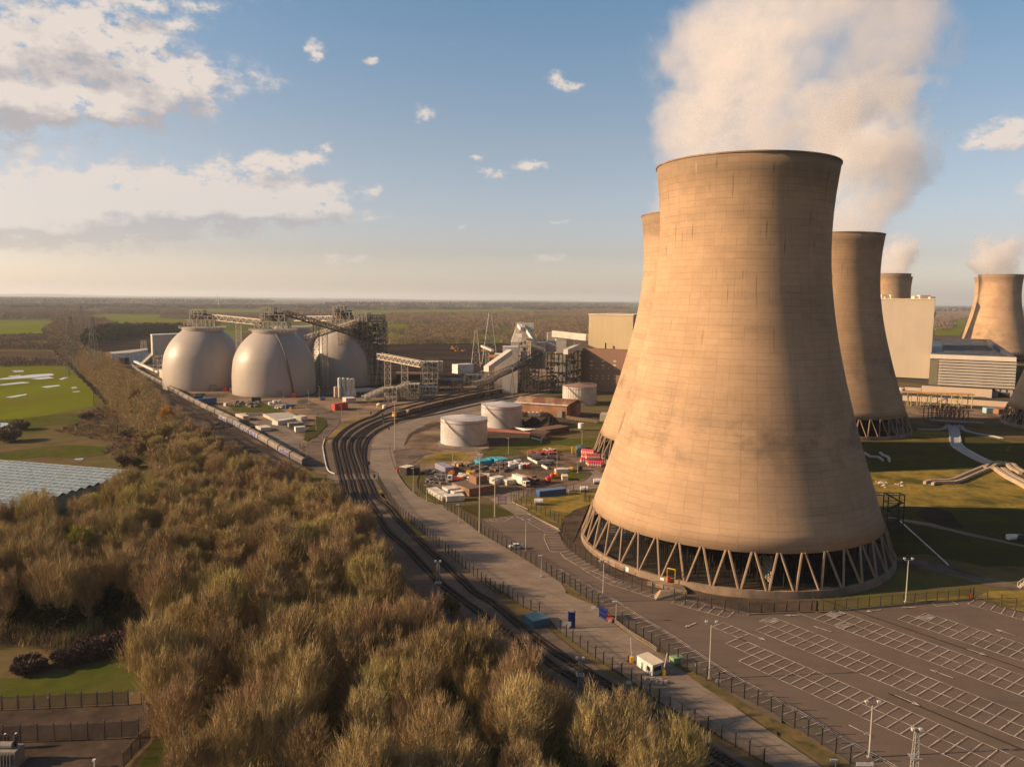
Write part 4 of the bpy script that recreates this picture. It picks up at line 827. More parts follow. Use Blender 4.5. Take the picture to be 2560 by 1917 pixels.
LBS=['covered wagon painted over with blue and white graffiti in the long train','plain grey covered wagon of the long train beside the storage domes','pale cream covered wagon of the long train']
place_train(CT,2,nW,wg,pk,lambda i,k: LBS[k])
# hopper train on the curve
HOP=M('hopper_brown',(.17,.115,.08),(.11,.078,.056),.2,.8,rnd=.15); HPL=M('hopper_load',(.33,.22,.13),(.26,.17,.10),.3,.95)
def hopper():
    T=thing('hopper_wagon','brown hopper wagon in the curved train behind the oil tanks','railway wagon',(0,0,0),0,'hopper wagons of the curved train'); h=WL/2-.5
    mb=MB(); A=[(-h,1.6),(h,1.6),(h,3.6),(-h,3.6)]
    top=[(-h,-1.35,3.7),(h,-1.35,3.7),(h,1.35,3.7),(-h,1.35,3.7)]; mid=[(-h,-1.35,2.2),(h,-1.35,2.2),(h,1.35,2.2),(-h,1.35,2.2)]; bot=[(-h+3.2,-.8,1.0),(h-3.2,-.8,1.0),(h-3.2,.8,1.0),(-h+3.2,.8,1.0)]
    mb.add(top+mid+bot,[(0,4,5,1),(1,5,6,2),(2,6,7,3),(3,7,4,0),(4,8,9,5),(5,9,10,6),(6,10,11,7),(7,11,8,4),(8,11,10,9)])
    for i in range(8):
        x=-h+.3+i*(2*h-.6)/7
        for s in (-1,1): mb.box(x-.08,s*1.39-.05,2.1,x+.08,s*1.39+.05,3.7)
    obj('body',mb,HOP,T,local=True)
    mb=MB(); mb.add([(-h+.1,-1.25,3.5),(h-.1,-1.25,3.5),(h-.1,1.25,3.5),(-h+.1,1.25,3.5),(-h+1.5,0,3.75),(h-1.5,0,3.75)],[(0,1,5,4),(2,3,4,5),(1,2,5),(3,0,4)]); obj('load',mb,HPL,T,local=True)
    for s in (-1,1):
        mb=MB(); mb.add([(s*(h+.05),-1.3,3.6),(s*(h+.05),1.3,3.6),(s*(h+.05),.25,1.7),(s*(h+.05),-.25,1.7),(s*(h-.1),-1.3,3.6),(s*(h-.1),1.3,3.6),(s*(h-.1),.25,1.7),(s*(h-.1),-.25,1.7)],[(0,1,2,3),(7,6,5,4),(0,4,5,1),(1,5,6,2),(2,6,7,3),(3,7,4,0)]); obj('end_plate',mb,HPL,T,local=True)
        mb=MB(); xc=s*(h-1.9); mb.box(xc-1.5,-1.1,.7,xc+1.5,1.1,1.1)
        for dx in (-.9,.9):
            for y in (-.75,.75): mb.box(xc+dx-.4,y-.08,.52,xc+dx+.4,y+.08,1.3)
        obj('bogie',mb,UND,T,local=True)
    return T
hp=hopper(); i0=min(range(len(C3)),key=lambda i:(C3[i]-Q('c3',1760,858)).length); i1=min(range(len(C3)),key=lambda i:(C3[i]-Q('c3',290,1186)).length)
seg=C3[i0:i1+1]; sl=sum((b-a).length for a,b in zip(seg,seg[1:])); nh=int((sl-9)/15.5)
WLs=WL
place_train(seg,0,nh,[hp],lambda i:0,lambda i,k:'brown hopper wagon in the curved train behind the oil tanks',15.5)
for o in bpy.data.objects:
    if o.name.startswith('hopper_wagon') and o.parent is None: o.scale=(15.5/WL,1,1)
e=seg[-1]; d=(seg[-1]-seg[-5]).normalized(); e=e-d*1.0
LT=thing('locomotive','yellow-ended maintenance locomotive at the head of the curved hopper train','locomotive',(e.x,e.y,.05),math.atan2(d.y,d.x))
mb=MB(); mb.box(-8,-1.3,1.1,2.2,1.3,3.6); mb.box(-7,-.9,3.6,-1,.9,3.9); obj('body',mb,HOP,LT,local=True)
mb=MB(); mb.prism([(2.2,-1.35),(3.4,-1.2),(3.6,0),(3.4,1.2),(2.2,1.35)],1.0,3.7); obj('cab_front',mb,M('loco_yellow',(.72,.36,.02),(.6,.28,.02),.6,.5),LT,local=True)
mb=MB(); mb.box(3.36,-1.0,2.75,3.66,1.0,3.35); obj('windscreen',mb,BLKP,LT,local=True)
for x in (-5.5,0.5):
    mb=MB(); mb.box(x-1.4,-1.1,.5,x+1.4,1.1,1.1); obj('bogie',mb,UND,LT,local=True)
# ---------------------------------------------------------------- signal gantry, signals
a,b=Q('d8',295,640),Q('d8',1092,620); gh=HT(a,'d8',440)
GN=thing('signal_gantry','black signal gantry spanning the curved railway tracks','gantry',((a.x+b.x)/2,(a.y+b.y)/2,0))
for p in (a,b):
    mb=MB(); mb.bar((p.x,p.y,0),(p.x,p.y,gh),.3); mb.box(p.x-.5,p.y-.5,0,p.x+.5,p.y+.5,.3); obj('leg',mb,GALV,GN)
mb=MB(); u=(b-a).normalized()
for dz in (0,.9):
    for w_ in (-.35,.35): mb.bar(a-u*.8+Vector((0,w_,gh+dz)),b+u*.5+Vector((0,w_,gh+dz)),.16)
for i in range(24):
    q=a.lerp(b,i/24); q2=a.lerp(b,(i+1)/24); mb.bar(q+Vector((0,-.35,gh)),q2+Vector((0,-.35,gh+.9)),.12); mb.bar(q+Vector((0,.35,gh+.9)),q2+Vector((0,.35,gh)),.12)
mb.ob(a-u*.8,b+u*.5,.8,gh-.1,gh+.02,both=True); obj('beam',mb,BLKP,GN)
for x in (480,630,775):
    q=Q('d8',x,620); f=(q-a).dot(u); q=a+u*f; mb=MB(); mb.box(q.x-.35,q.y-.75,gh-1.6,q.x+.35,q.y-.4,gh-.1); mb.bar((q.x,q.y-.5,gh-.3),(q.x,q.y-.5,gh+.4),.1); obj('signal_head',mb,BLKP,GN)
def signal(k,x,y,yt,lab):
    p=Q(k,x,y); h=HT(p,k,yt); T=thing('railway_signal',lab,'railway signal',p,0,'railway signals beside the tracks'); mb=MB(); mb.bar(p,p+Vector((0,0,h-1.3)),.16); mb.box(p.x-.4,p.y-.4,0,p.x+.4,p.y+.4,.25); obj('post',mb,GALV,T)
    mb=MB(); mb.box(p.x-.4,p.y-.25,h-1.5,p.x+.4,p.y+.1,h); mb.box(p.x-.45,p.y-.5,h-.1,p.x+.45,p.y-.2,h+.05); obj('signal_head',mb,BLKP,T)
    mb=MB()
    for i in range(5): mb.box(p.x+.18,p.y-.1,.6+i*.6,p.x+.7,p.y+.1,.66+i*.6)
    obj('ladder',mb,GALV,T)
signal('d8',1075,1050,850,'railway signal on a white post at the level crossing'); signal('d8',1175,1200,1090,'railway signal with a blue sign at the right end of the level crossing')
signal('d8',1342,185,20,'railway signal between the tracks in front of the orange locomotive'); signal('d8',1450,262,215,'stub railway signal beside the curved track near the tall mast')
signal('d3',168,1370,1285,'railway signal by the sandy bank left of the locomotive'); signal('d3',350,1475,1310,'railway signal in front of the hopper train')
signal('d3',1385,1045,990,'left one of two railway signals behind the hopper train'); signal('d3',1535,1060,1005,'right one of two railway signals behind the hopper train')
signal('d3',1020,1165,1105,'railway signal close behind the hopper train, nearer the plant')
# ---------------------------------------------------------------- lamp masts
LGL=M('lamp_glass',(.5,.48,.44),(.4,.385,.35),1,.3)
def mast(k,x,y,yt,lab,kind='flood',grp='lighting masts of the site',w=.34,name='lamp_mast',mat=None):
    p=Q(k,x,y); h=HT(p,k,yt); T=thing(name,lab,'lamp post',p,0,grp); z=Vector((0,0,1)); m_=mat or PSTL
    if kind=='lattice':
        mb=MB(); r0,r1=.5,.22; n=int(h/.9)
        cs=lambda f:[(p.x+sx*(r0+(r1-r0)*f),p.y+sy*(r0+(r1-r0)*f),h*f) for sx,sy in ((-1,-1),(1,-1),(1,1),(-1,1))]
        for i in range(n):
            A,B=cs(i/n),cs((i+1)/n)
            for j in range(4): mb.bar(A[j],B[j],.13); mb.bar(A[j],B[(j+1)%4],.08); mb.bar(B[j],B[(j+1)%4],.07)
        obj('lattice_mast',mb,m_,T)
        mb=MB(); mb.box(p.x-.8,p.y-.8,h*.45,p.x+.8,p.y+.8,h*.45+.12); obj('platform',mb,m_,T)
        for sx in (-.7,.5):
            mb=MB(); mb.box(p.x+sx-.22,p.y-.4,h-.1,p.x+sx+.22,p.y+.1,h+.3); obj('lamp_head',mb,LGL,T)
        return T
    mb=MB(); mb.bar(p,p+z*h,w,w*.55,n=8); mb.box(p.x-.35,p.y-.35,0,p.x+.35,p.y+.35,.5); obj('pole',mb,m_,T)
    if kind=='twin':
        mb=MB(); mb.bar(p+Vector((-1.0,0,h)),p+Vector((1.0,0,h)),.16); mb.bar(p+Vector((-1.0,0,h)),p+Vector((-1.0,0,h+.5)),.1); mb.bar(p+Vector((1.0,0,h)),p+Vector((1.0,0,h+.5)),.1); obj('cross_arm',mb,m_,T)
        for s in (-1,1):
            mb=MB(); mb.box(p.x+s-.26,p.y-.2,h+.3,p.x+s+.26,p.y+.2,h+.62); obj('lamp_head',mb,LGL,T)
    elif kind=='street':
        mb=MB(); mb.prism([(p.x-.9,p.y-.22),(p.x+.25,p.y-.16),(p.x+.25,p.y+.16),(p.x-.9,p.y+.22)],h-.05,h+.22); obj('lamp_head',mb,LGL,T)
    else:
        mb=MB(); mb.cyl((p.x,p.y),.75,h-.15,h+.05,12); obj('head_ring',mb,m_,T)
        for i in range(4):
            a_=i*PI/2+.4; q=p+Vector((math.cos(a_)*.8,math.sin(a_)*.8,h)); mb=MB(); mb.box(q.x-.3,q.y-.3,q.z-.35,q.x+.3,q.y+.3,q.z+.3); obj('lamp_head',mb,LGL,T)
    return T
for a in [('d8',1560,640,-265,'tall lamp mast at the bend of the road beside the curved tracks'),('c3',1313,1030,762,'tall lamp mast behind the second oil tank, in front of the long conveyor'),('c4',823,1150,472,'tallest lamp mast by the fence, in front of the storage yard'),('c4',955,1010,690,'lamp mast at the edge of the small dark lawn by the car park'),
 ('c4',592,600,450,'lamp post beside the lilac container in the storage yard'),('c4',1073,470,330,'lamp post on the grass bank behind the turquoise containers'),('c4',1491,635,452,'lamp post in the middle of the storage yard'),('c4',1670,635,535,'lamp post on the bright grass corner of the storage yard'),('c4',1707,410,272,'lamp post behind the yellow frame near the second tower'),('c4',1903,575,470,'lamp post beside the pink-red barrels at the tower base'),('c4',1000,640,490,'lamp post in front of the turquoise containers'),('c4',800,560,415,'lamp post left of the turquoise containers')]:
    mast(*a,kind='flood' if 'mast' in a[4] else 'street',w=.42 if 'all' in a[4] else .26)
for a in [('c4',1222,1310,1045,'twin-headed lamp by the white car in the car park'),('cC',370,1060,712,'twin-headed lamp at the curved parking bays left of the tower'),('cA',1977,905,420,'twin-headed lamp in the car park beside the green cabinet'),('cB',872,1585,1112,'twin-headed lamp at the bottom of the car park, second from the right'),('cB',1187,240,-128,'sunlit twin-headed lamp standing right of the nearest tower base')]: mast(*a,kind='twin',grp='twin-headed car park lamps',w=.3)
for a in [('c4',1356,1530,1345,'short lamp post at the car park fence, left of the blue gates'),('cA',1172,415,232,'short lamp post beside the blue gate and the car park fence'),('cB',580,1700,1600,'white camera post at the bottom edge, below the car park fence'),('c4',645,1060,905,'camera post on the fence near the white containers'),('c4',368,880,735,'lamp post at the road corner beside the long white container'),('c4',253,800,590,'lamp post beside the small dark hut')]: mast(*a,kind='street',grp='short lamp posts along the fences',w=.22)
for a in [('c8',1572,1035,700,'lattice lamp tower among the tracks behind the trees'),('cA',862,985,715,'lattice lamp tower between the tracks and the left fence'),('cB',1255,1760,1330,'lattice mast rising at the bottom right of the car park')]: mast(*a,kind='lattice',grp='lattice masts',mat=GALV)
for a in [('d5',1792,185,-20,'thin lamp post on the pink base near the second dome'),('d5',1905,605,335,'lamp post on the dark grass loop by the cabins'),('d5',1767,1085,815,'lamp post beside the road below the cabins'),('d5',1690,850,650,'lamp post beside the pale apron'),('d5',1410,115,5,'thin lamp post in front of the second dome'),('d2',935,1505,1335,'lamp post between the second dome and the white silos'),('c2',1565,1200,1080,'lamp post below the red container'),('c2',1708,1200,1070,'lamp post right of the red container')]: mast(*a,kind='street',grp='thin lamp posts around the dome yard',w=.2)
# ---------------------------------------------------------------- fences
def fence(label,pts,h,step=3.0,z=0.,pale=.22,rail_n=2,m=FENM,grp=None,name='security_fence',pw=.06,post=.25,maxp=100):
    c=resample(smooth_line([Vector((p.x,p.y,z)) for p in pts],3),step)
    T=thing(name,label,'fence',c[0],0,grp); mid=c[0]
    mb=MB()
    for a,b in zip(c,c[1:]):
        d=b-a; n=max(1,int(d.length/pale)); t_=d.normalized()*pw/2; q=Vector((-t_.y,t_.x,0)).normalized()*.015
        for i in range(n):
            p=a.lerp(b,(i+.5)/n); mb.add([p-t_+Vector((0,0,.08)),p+t_+Vector((0,0,.08)),p+t_+Vector((0,0,h)),p-t_+Vector((0,0,h))],[(0,1,2,3)])
        for k in range(rail_n):
            zz=h*(.12+.78*k/max(1,rail_n-1)); mb.bar(a+Vector((0,0,zz)),b+Vector((0,0,zz)),.05,n=3)
    obj('mesh_panel',mb,m,T)
    pm=MB(); pm.bar((0,0,0),(0,0,h+.35),post); pm.bar((0,0,h+.35),(.25,-.2,h+.65),post*.6); me=mesh(pm,'post',m)
    st=max(1,math.ceil(len(c)/maxp))
    for p in c[::st]:
        o=bpy.data.objects.new('post',me); COL.objects.link(o); o.parent=T; o.location=p-c[0]
    return T
fence('long dark fence between the railway and the concrete road',QS('c8',[(1055,15),(1110,115),(1180,215),(1250,305),(1380,400),(1500,510),(1700,680),(1900,850),(2100,1000)])+QS('cA',[(190,150),(370,285),(535,350)]),2.4,2.7,.25)
fence('dark fence between the railway and the road below the blue gate',QS('cA',[(690,500),(800,590),(960,705),(1090,800),(1230,890),(1380,985),(1530,1105),(1700,1215),(1890,1320),(2208,1500),(2500,1680)]),2.4,2.9,.25)
fence('dark fence between the concrete road and the car park, upper stretch',QS('c4',[(518,940),(640,1010),(850,1160),(1100,1310),(1330,1450),(1560,1600)])+QS('cA',[(730,75),(860,170),(1030,290)]),2.6,2.9,.28)
fence('dark fence between the concrete road and the car park, lower stretch',QS('cA',[(1170,400),(1300,500),(1440,595),(1570,680),(1700,760),(1900,890),(2060,975)])+QS('cB',[(20,1190),(130,1270),(340,1400),(560,1540),(680,1620),(800,1690)]),2.6,2.9,.28)
fence('tall wire fence curving round the foot of the nearest tower',QS('c4',[(1095,880),(1300,960),(1530,1090),(1520,1190),(1560,1260),(1700,1370),(1900,1490)])+QS('cC',[(330,770),(500,880),(700,960),(870,1010),(1130,1095),(1380,1135),(1620,1165)]),2.8,3.2,.3,pale=.3,pw=.045,m=M('fence_grey_wire',(.06,.05,.042),(.045,.038,.032),.5,.7))
fence('wire fence along the top edge of the big car park',QS('cC',[(1625,1163),(1900,1152),(2208,1140)])+QS('cB',[(450,328),(1000,278),(1400,248),(1765,218)]),2.8,3.2,.3,pale=.3,pw=.045,m=M('fence_grey_wire',(.06,.05,.042)))
fence('wire fence running off the right edge beside the car park',QS('cB',[(1765,218),(1880,250),(2208,345),(2500,430)]),2.8,3.2,.3,pale=.3,pw=.045,m=M('fence_grey_wire',(.06,.05,.042)))
fence('green mesh fence round the storage yard, road side',QS('c4',[(300,600),(310,680),(290,760),(370,830),(450,890),(515,905),(515,940)]),2.2,3,.2,pale=.35,pw=.04)
fence('green mesh fence between the storage bays',QS('d7',[(270,310),(430,410),(640,540),(760,600),(900,620)]),2.0,3,.2,pale=.4,pw=.04,m=M('fence_green',(.06,.085,.05),(.05,.07,.045)))
fence('thin fence behind the blue container',QS('d7',[(330,1120),(600,1030),(760,960)]),2.2,3,.2,pale=.4,pw=.04); fence('thin fence right of the blue container beside the tower',QS('d7',[(1290,960),(1500,960),(1640,980),(1640,1150),(1790,1130)]),2.2,3,.2,pale=.4,pw=.04)
fence('timber board fence beside the brick store',QS('c4',[(1570,165),(1700,185),(1860,205)]),2.2,3,.2,pale=.22,pw=.21,m=M('timber_boards',(.15,.10,.06),(.11,.075,.045),.5,.9))
RAILF=M('weathered_timber_rail',(.33,.25,.17),(.25,.19,.13),.5,.9)
def postrail(label,pts,h=1.2,step=2.4):
    c=resample(smooth_line(pts,2),step); T=thing('post_and_rail_fence',label,'fence',c[0]); mb=MB()
    for zz in (.4,.75,1.1):
        for a,b in zip(c,c[1:]): mb.bar(a+Vector((0,0,zz)),b+Vector((0,0,zz)),.11)
    obj('rails',mb,RAILF,T); pm=MB(); pm.box(-.09,-.09,0,.09,.09,h); me=mesh(pm,'post',RAILF)
    for p in c:
        o=bpy.data.objects.new('post',me); COL.objects.link(o); o.parent=T; o.location=p-c[0]
postrail('timber post and rail fence from the blue gate towards the white cabin',QS('cA',[(1150,410),(1290,520),(1440,610),(1525,670)]))
postrail('low rail fence in front of the white containers and brown flat-roofed hut',QS('c4',[(600,920),(740,900),(900,890)]))
# substation palisade
PAL=M('palisade_grey',(.085,.082,.07),(.065,.062,.053),.6,.8); PALB=M('palisade_brown',(.10,.07,.052),(.08,.056,.042),.6,.8)
def b7(*a): return QS('c7',a)
p0,p1=b7((-120,1175),(1225,1112)); hs=HT(p1,'c7',1005)
fence('back palisade fence of the compound at the bottom left, below the dark lawn',[p0,p1],hs,2.7,.15,pale=.17,pw=.1,m=PAL)
fence('right-hand palisade fence of the compound beside the sunlit trees',[p1,b7((1285,1290))[0],b7((1292,1420))[0],b7((1180,1530))[0],b7((1060,1680))[0]],hs,2.7,.15,pale=.17,pw=.1,m=PALB)
fence('inner palisade fence and gate across the middle of the compound',b7((-120,1460),(180,1445),(690,1430),(1290,1392)),HT(b7((690,1430))[0],'c7',1290),2.7,.15,pale=.17,pw=.1,m=PALB)
# ---------------------------------------------------------------- storage domes
def dome_mat():
    m,t=nt('dome_membrane'); co=N(t,'ShaderNodeTexCoord').outputs['Object']; s=N(t,'ShaderNodeSeparateXYZ'); t.links.new(co,s.inputs[0]); x,y,z=s.outputs
    an=MA(t,'ARCTAN2',y,x); g=MA(t,'ABSOLUTE',MA(t,'SINE',MA(t,'MULTIPLY',an,24.))); seam=N(t,'ShaderNodeMapRange',inp={0:g,1:0.,2:.05,3:.5,4:0.}).outputs[0]
    c=N(t,'ShaderNodeCombineXYZ',inp={0:MA(t,'MULTIPLY',an,7.),1:MA(t,'MULTIPLY',z,.03),2:0.}); n=NOI(t,c.outputs[0],1.,4,.6); n2=NOI(t,co,.08,4,.6)
    col=MIX(t,N(t,'ShaderNodeMapRange',inp={0:n,1:.4,2:.7}).outputs[0],(.345,.298,.255),(.318,.272,.232)); col=MIX(t,N(t,'ShaderNodeMapRange',inp={0:n2,1:.45,2:.75,3:0.,4:.35}).outputs[0],col,(.27,.232,.198)); col=MIX(t,seam,col,(.24,.205,.175))
    low=N(t,'ShaderNodeMapRange',inp={0:MA(t,'MULTIPLY_ADD',n,3.,z),1:5.,2:1.,3:0.,4:.35}).outputs[0]; col=MIX(t,low,col,(.19,.15,.115))
    BS(t,col,.45,0,n,.06,.1,.4); return m
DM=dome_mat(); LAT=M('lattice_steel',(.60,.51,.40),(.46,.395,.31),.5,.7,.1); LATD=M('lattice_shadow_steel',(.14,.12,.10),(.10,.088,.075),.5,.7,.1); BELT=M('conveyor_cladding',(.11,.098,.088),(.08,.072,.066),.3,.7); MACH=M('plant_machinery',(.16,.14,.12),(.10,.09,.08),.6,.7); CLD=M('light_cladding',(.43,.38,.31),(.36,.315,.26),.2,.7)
DR=31.5
def dome(lab):
    T=thing('storage_dome',lab,'storage dome',(0,0,0),0,'round storage domes')
    pr=[(DR-.2,0),(DR,2),(DR,8),(DR,14),(DR*.985,20),(DR*.962,25.5),(DR*.935,28.6),(DR*.9,31.2),(DR*.855,34),(DR*.805,36.6),(DR*.75,39),(DR*.69,41.1),(DR*.635,42.9),(DR*.58,44.5),(DR*.5,46.5)]
    rt,zt=pr[-1]; mb=MB(); mb.lathe((0,0),pr+[(.01,zt+1.0)],96); obj('shell',mb,DM,T,smooth=True)
    mb=MB(); mb.cyl((0,0),rt+.06,zt-.8,zt+2.6,48); obj('top_ring',mb,DM,T)
    mb=MB()
    for k in range(36):
        a=2*PI*k/36; a2=2*PI*(k+1)/36
        for r_,z_ in ((rt+2.6,zt+2.6),):
            A=Vector((r_*math.cos(a),r_*math.sin(a),z_)); B=Vector((r_*math.cos(a2),r_*math.sin(a2),z_)); mb.bar(A,B,.16); mb.bar(A+Vector((0,0,1.1)),B+Vector((0,0,1.1)),.1); mb.bar(A,A+Vector((0,0,1.1)),.1); mb.bar(A,(A.x*.8,A.y*.8,zt-.5),.16)
    obj('walkway_ring',mb,LAT,T)
    mb=MB(); mb.box(-2.5,-DR-.9,0,2.5,-DR+3,5); obj('access_door',mb,M('door_grey',(.24,.215,.19),(.19,.17,.15),.4,.7),T)
    return T,rt,zt
def lattice(mb,x0,y0,x1,y1,z0,z1,nx,ny,nz,w=.5,brace=True,m=0,deck=False,rg=None):
    X=[x0+(x1-x0)*i/nx for i in range(nx+1)]; Y=[y0+(y1-y0)*j/ny for j in range(ny+1)]; Zs=[z0+(z1-z0)*k/nz for k in range(nz+1)]
    for i,x in enumerate(X):
        for j,y in enumerate(Y):
            if 0<i<nx and 0<j<ny: continue
            mb.bar((x,y,z0),(x,y,z1),w,m=m)
    for z in Zs[1:]:
        for x in X: mb.bar((x,y0,z),(x,y1,z),w*.8,m=m)
        for y in Y: mb.bar((x0,y,z),(x1,y,z),w*.8,m=m)
        if deck: mb.box(x0,y0,z-.12,x1,y1,z-.04,m)
    if brace:
        for k in range(nz):
            for i in range(nx):
                for y in (y0,y1):
                    if rg is None or rg.random()<.7:
                        a,b=(X[i],X[i+1]) if (i+k)%2 else (X[i+1],X[i]); mb.bar((a,y,Zs[k]),(b,y,Zs[k+1]),w*.55,m=m)
            for j in range(ny):
                for x in (x0,x1):
                    if rg is None or rg.random()<.7:
                        a,b=(Y[j],Y[j+1]) if (j+k)%2 else (Y[j+1],Y[j]); mb.bar((x,a,Zs[k]),(x,b,Zs[k+1]),w*.55,m=m)
    return mb
def truss(mb,p,q,w,h,n,bw=.42,m=0,roof=False):
    p=Vector(p); q=Vector(q); d=(q-p); s=Vector((-d.y,d.x,0)).normalized()*w/2; u=Vector((0,0,h))
    for o_ in (s,-s):
        mb.bar(p+o_,q+o_,bw*1.2,m=m); mb.bar(p+o_+u,q+o_+u,bw*1.2,m=m)
        for i in range(n):
            a=p.lerp(q,i/n); b=p.lerp(q,(i+1)/n); mb.bar(a+o_,a+o_+u,bw*.8,m=m)
            if i%2: mb.bar(a+o_,b+o_+u,bw*.8,m=m)
            else: mb.bar(a+o_+u,b+o_,bw*.8,m=m)
    for i in range(n+1):
        a=p.lerp(q,i/n); mb.bar(a+s,a-s,bw*.7,m=m); mb.bar(a+s+u,a-s+u,bw*.7,m=m)
    return mb
def conveyor(lab,p,q,w,h,n,legs=(),mats=(None,None),name='conveyor',closed=False,bw=.42):
    p=Vector(p); q=Vector(q); T=thing(name,lab,'conveyor',(p.x,p.y,0)); a_,b_=mats[0] or LAT,mats[1] or BELT
    s=Vector((-(q-p).y,(q-p).x,0)).normalized()
    if not closed: obj('truss',truss(MB(),p,q,w,h,n,bw),a_,T)
    mb=MB(); s2=s*(w/2-.25 if not closed else w/2); z0,z1=(Vector((0,0,.05)),Vector((0,0,.35))) if not closed else (Vector((0,0,0)),Vector((0,0,h)))
    vs=[p-s2+z0,p+s2+z0,q+s2+z0,q-s2+z0,p-s2+z1,p+s2+z1,q+s2+z1,q-s2+z1]; mb.add(vs,[(0,1,2,3),(7,6,5,4),(0,4,5,1),(1,5,6,2),(2,6,7,3),(3,7,4,0)]); obj('belt' if not closed else 'gallery',mb,b_,T)
    if not closed:
        mb=MB(); s3=s*.8
        for i in range(n*2):
            f=(i+.5)/(n*2); a=p.lerp(q,f); mb.bar(a-s3+Vector((0,0,.4)),a+s3+Vector((0,0,.4)),.3)
            if i%3==0: mb.box(a.x-.5,a.y-.5,a.z+.4,a.x+.5,a.y+.5,a.z+1.3)
        mb.add([p-s3+Vector((0,0,h*.55)),p+s3+Vector((0,0,h*.55)),q+s3+Vector((0,0,h*.55)),q-s3+Vector((0,0,h*.55))],[(0,1,2,3)])
        obj('rollers_and_cover',mb,CLD,T)
    for f in legs:
        a=p.lerp(q,f); mb=MB(); r=w/2
        if a.z>3:
            for sx,sy in ((-r,-1.2),(r,-1.2),(r,1.2),(-r,1.2)):
                mb.bar((a.x+sx,a.y+sy,0),(a.x+sx,a.y+sy,a.z),.34)
            nn=max(2,int(a.z/4))
            for k in range(nn):
                z0,z1=a.z*k/nn,a.z*(k+1)/nn
                for sy in (-1.2,1.2): mb.bar((a.x-r,a.y+sy,z0),(a.x+r,a.y+sy,z1),.18); mb.bar((a.x+r,a.y+sy,z0),(a.x-r,a.y+sy,z1),.18); mb.bar((a.x-r,a.y+sy,z1),(a.x+r,a.y+sy,z1),.2)
                for sx in (-r,r): mb.bar((a.x+sx,a.y-1.2,z0),(a.x+sx,a.y+1.2,z1),.18)
            obj('support_leg',mb,a_,T)
    return T
def dcenter(k,x,y):      # ground pixel of the foot of the dome nearest the camera
    p=Q(k,x,y); d=Vector((p.x,p.y,0)).normalized(); return p+d*DR
d2c=dcenter('c2',990,1012); d1c=dcenter('c2',385,960)
off=d1c-d2c; nrm=Vector((-off.y,off.x,0)).normalized()
if nrm.y<0: nrm=-nrm
d3c=d2c+nrm*88+Vector((6,0,0)); 
def col_at(k,x,dist):
    p=Q(k,x,900); d=Vector((p.x,p.y,0)).normalized(); return d*dist
d4c=col_at('c2',1590,690.); d3c=col_at('c2',1150,705.)
T2,rt,zt=dome('right storage dome of the front pair, under the dark curving pipe'); T2.location=d2c
T1=dup(T2,d1c,label='left storage dome of the front pair, beside the white cube building'); T4=dup(T2,d4c,label='storage dome half hidden behind the dark lattice tower on the right'); T3=dup(T2,d3c,label='rear storage dome showing only a sliver behind the near dome')
for T in (T1,T2,T3,T4):
    a=math.atan2(T.location.x,T.location.y); T.rotation_euler[2]=-a+(.12 if T is not T1 else .2)
# pipe down the near dome
mb=MB(); pts=[]
a0=-PI/2+R(42)
for i in range(16):
    f=i/15
    if f<.6:
        a=R(66)*(1-f/.6); ff=f/.6; r=DR*(.5+.5*math.sin(ff*PI/2)**.8); z=46.5-28*ff**1.6
    else: r=DR+.2; z=18*(1-(f-.6)/.4)
    aa=a0-.35*(1-f)**1.5; pts.append(d2c+Vector(((r+.5)*math.cos(aa),(r+.5)*math.sin(aa),z)))
for a,b in zip(pts,pts[1:]): mb.bar(a,b,1.0,n=6)
tag(obj('dust_pipe',mb,M('pipe_dark',(.12,.105,.09),(.085,.075,.065),.5,.6,.2)),'dark pipe running from the top of the near dome down its right flank','pipe')
# head-houses of open steel on the domes
def headhouse(lab,c,seed,hh=15):
    rg=random.Random(seed); T=thing('dome_head_house',lab,'steel structure',(c.x,c.y,zt+2.7)); z=zt+2.7
    mb=MB(); lattice(mb,c.x-12.5,c.y-6,c.x+12,c.y+6,z+1.2,z+6.0,7,2,1,.75,True,0,True)
    for x in (-8,8):
        for s in (-1,1): mb.bar((c.x+x,c.y+5*s,z-.2),(c.x+x*.6,c.y+4*s,z+2.6),.4); mb.bar((c.x+x*.45,c.y+5*s,z-.2),(c.x+x*.9,c.y+4*s,z+2.6),.3)
    obj('platform_truss',mb,LAT,T)
    mb=MB(); lattice(mb,c.x-8.5,c.y-4,c.x+1.5,c.y+4,z+6,z+hh,3,2,2,.7,True,0,True,rg); lattice(mb,c.x+1.5,c.y-4,c.x+10,c.y+4,z+6,z+hh-5,2,2,1,.7,True,0,True,rg)
    for k in range(3): mb.bar((c.x-9.5,c.y-5,z+6+1.2*k+1),(c.x+9.5,c.y-5,z+6+1.2*k+1),.14)
    mb.bar((c.x-3,c.y,z+hh),(c.x-3,c.y,z+hh+3),.25); mb.bar((c.x-5,c.y,z+hh),(c.x-5,c.y,z+hh+1.6),.5); obj('steel_frame',mb,LAT,T)
    mb=MB()
    for k in range(56):
        x,y,zz=c.x+rg.uniform(-7,8),c.y+rg.uniform(-3.5,3.5),z+rg.uniform(6.2,hh-5); a=rg.uniform(.5,1.4); mb.box(x-a,y-a,zz,x+a,y+a,zz+rg.uniform(.8,3))
    mb.bar((c.x-4,c.y-2,z+6),(c.x+4,c.y-1,z+11),1.3); obj('drive_machinery',mb,MACH,T)
    mb=MB(); mb.box(c.x-3.6,c.y-4.6,z+6.3,c.x-2.2,c.y-3.8,z+7.6); obj('motor',mb,M('motor_yellow',(.7,.36,.03),(.6,.3,.03),1,.5),T)
headhouse('open steel head-house on top of the left storage dome',d1c,1,14); headhouse('open steel head-house on top of the near storage dome',d2c,2,16.5); headhouse('open steel head-house on the half hidden storage dome',d4c,3,18)
zc=zt+9
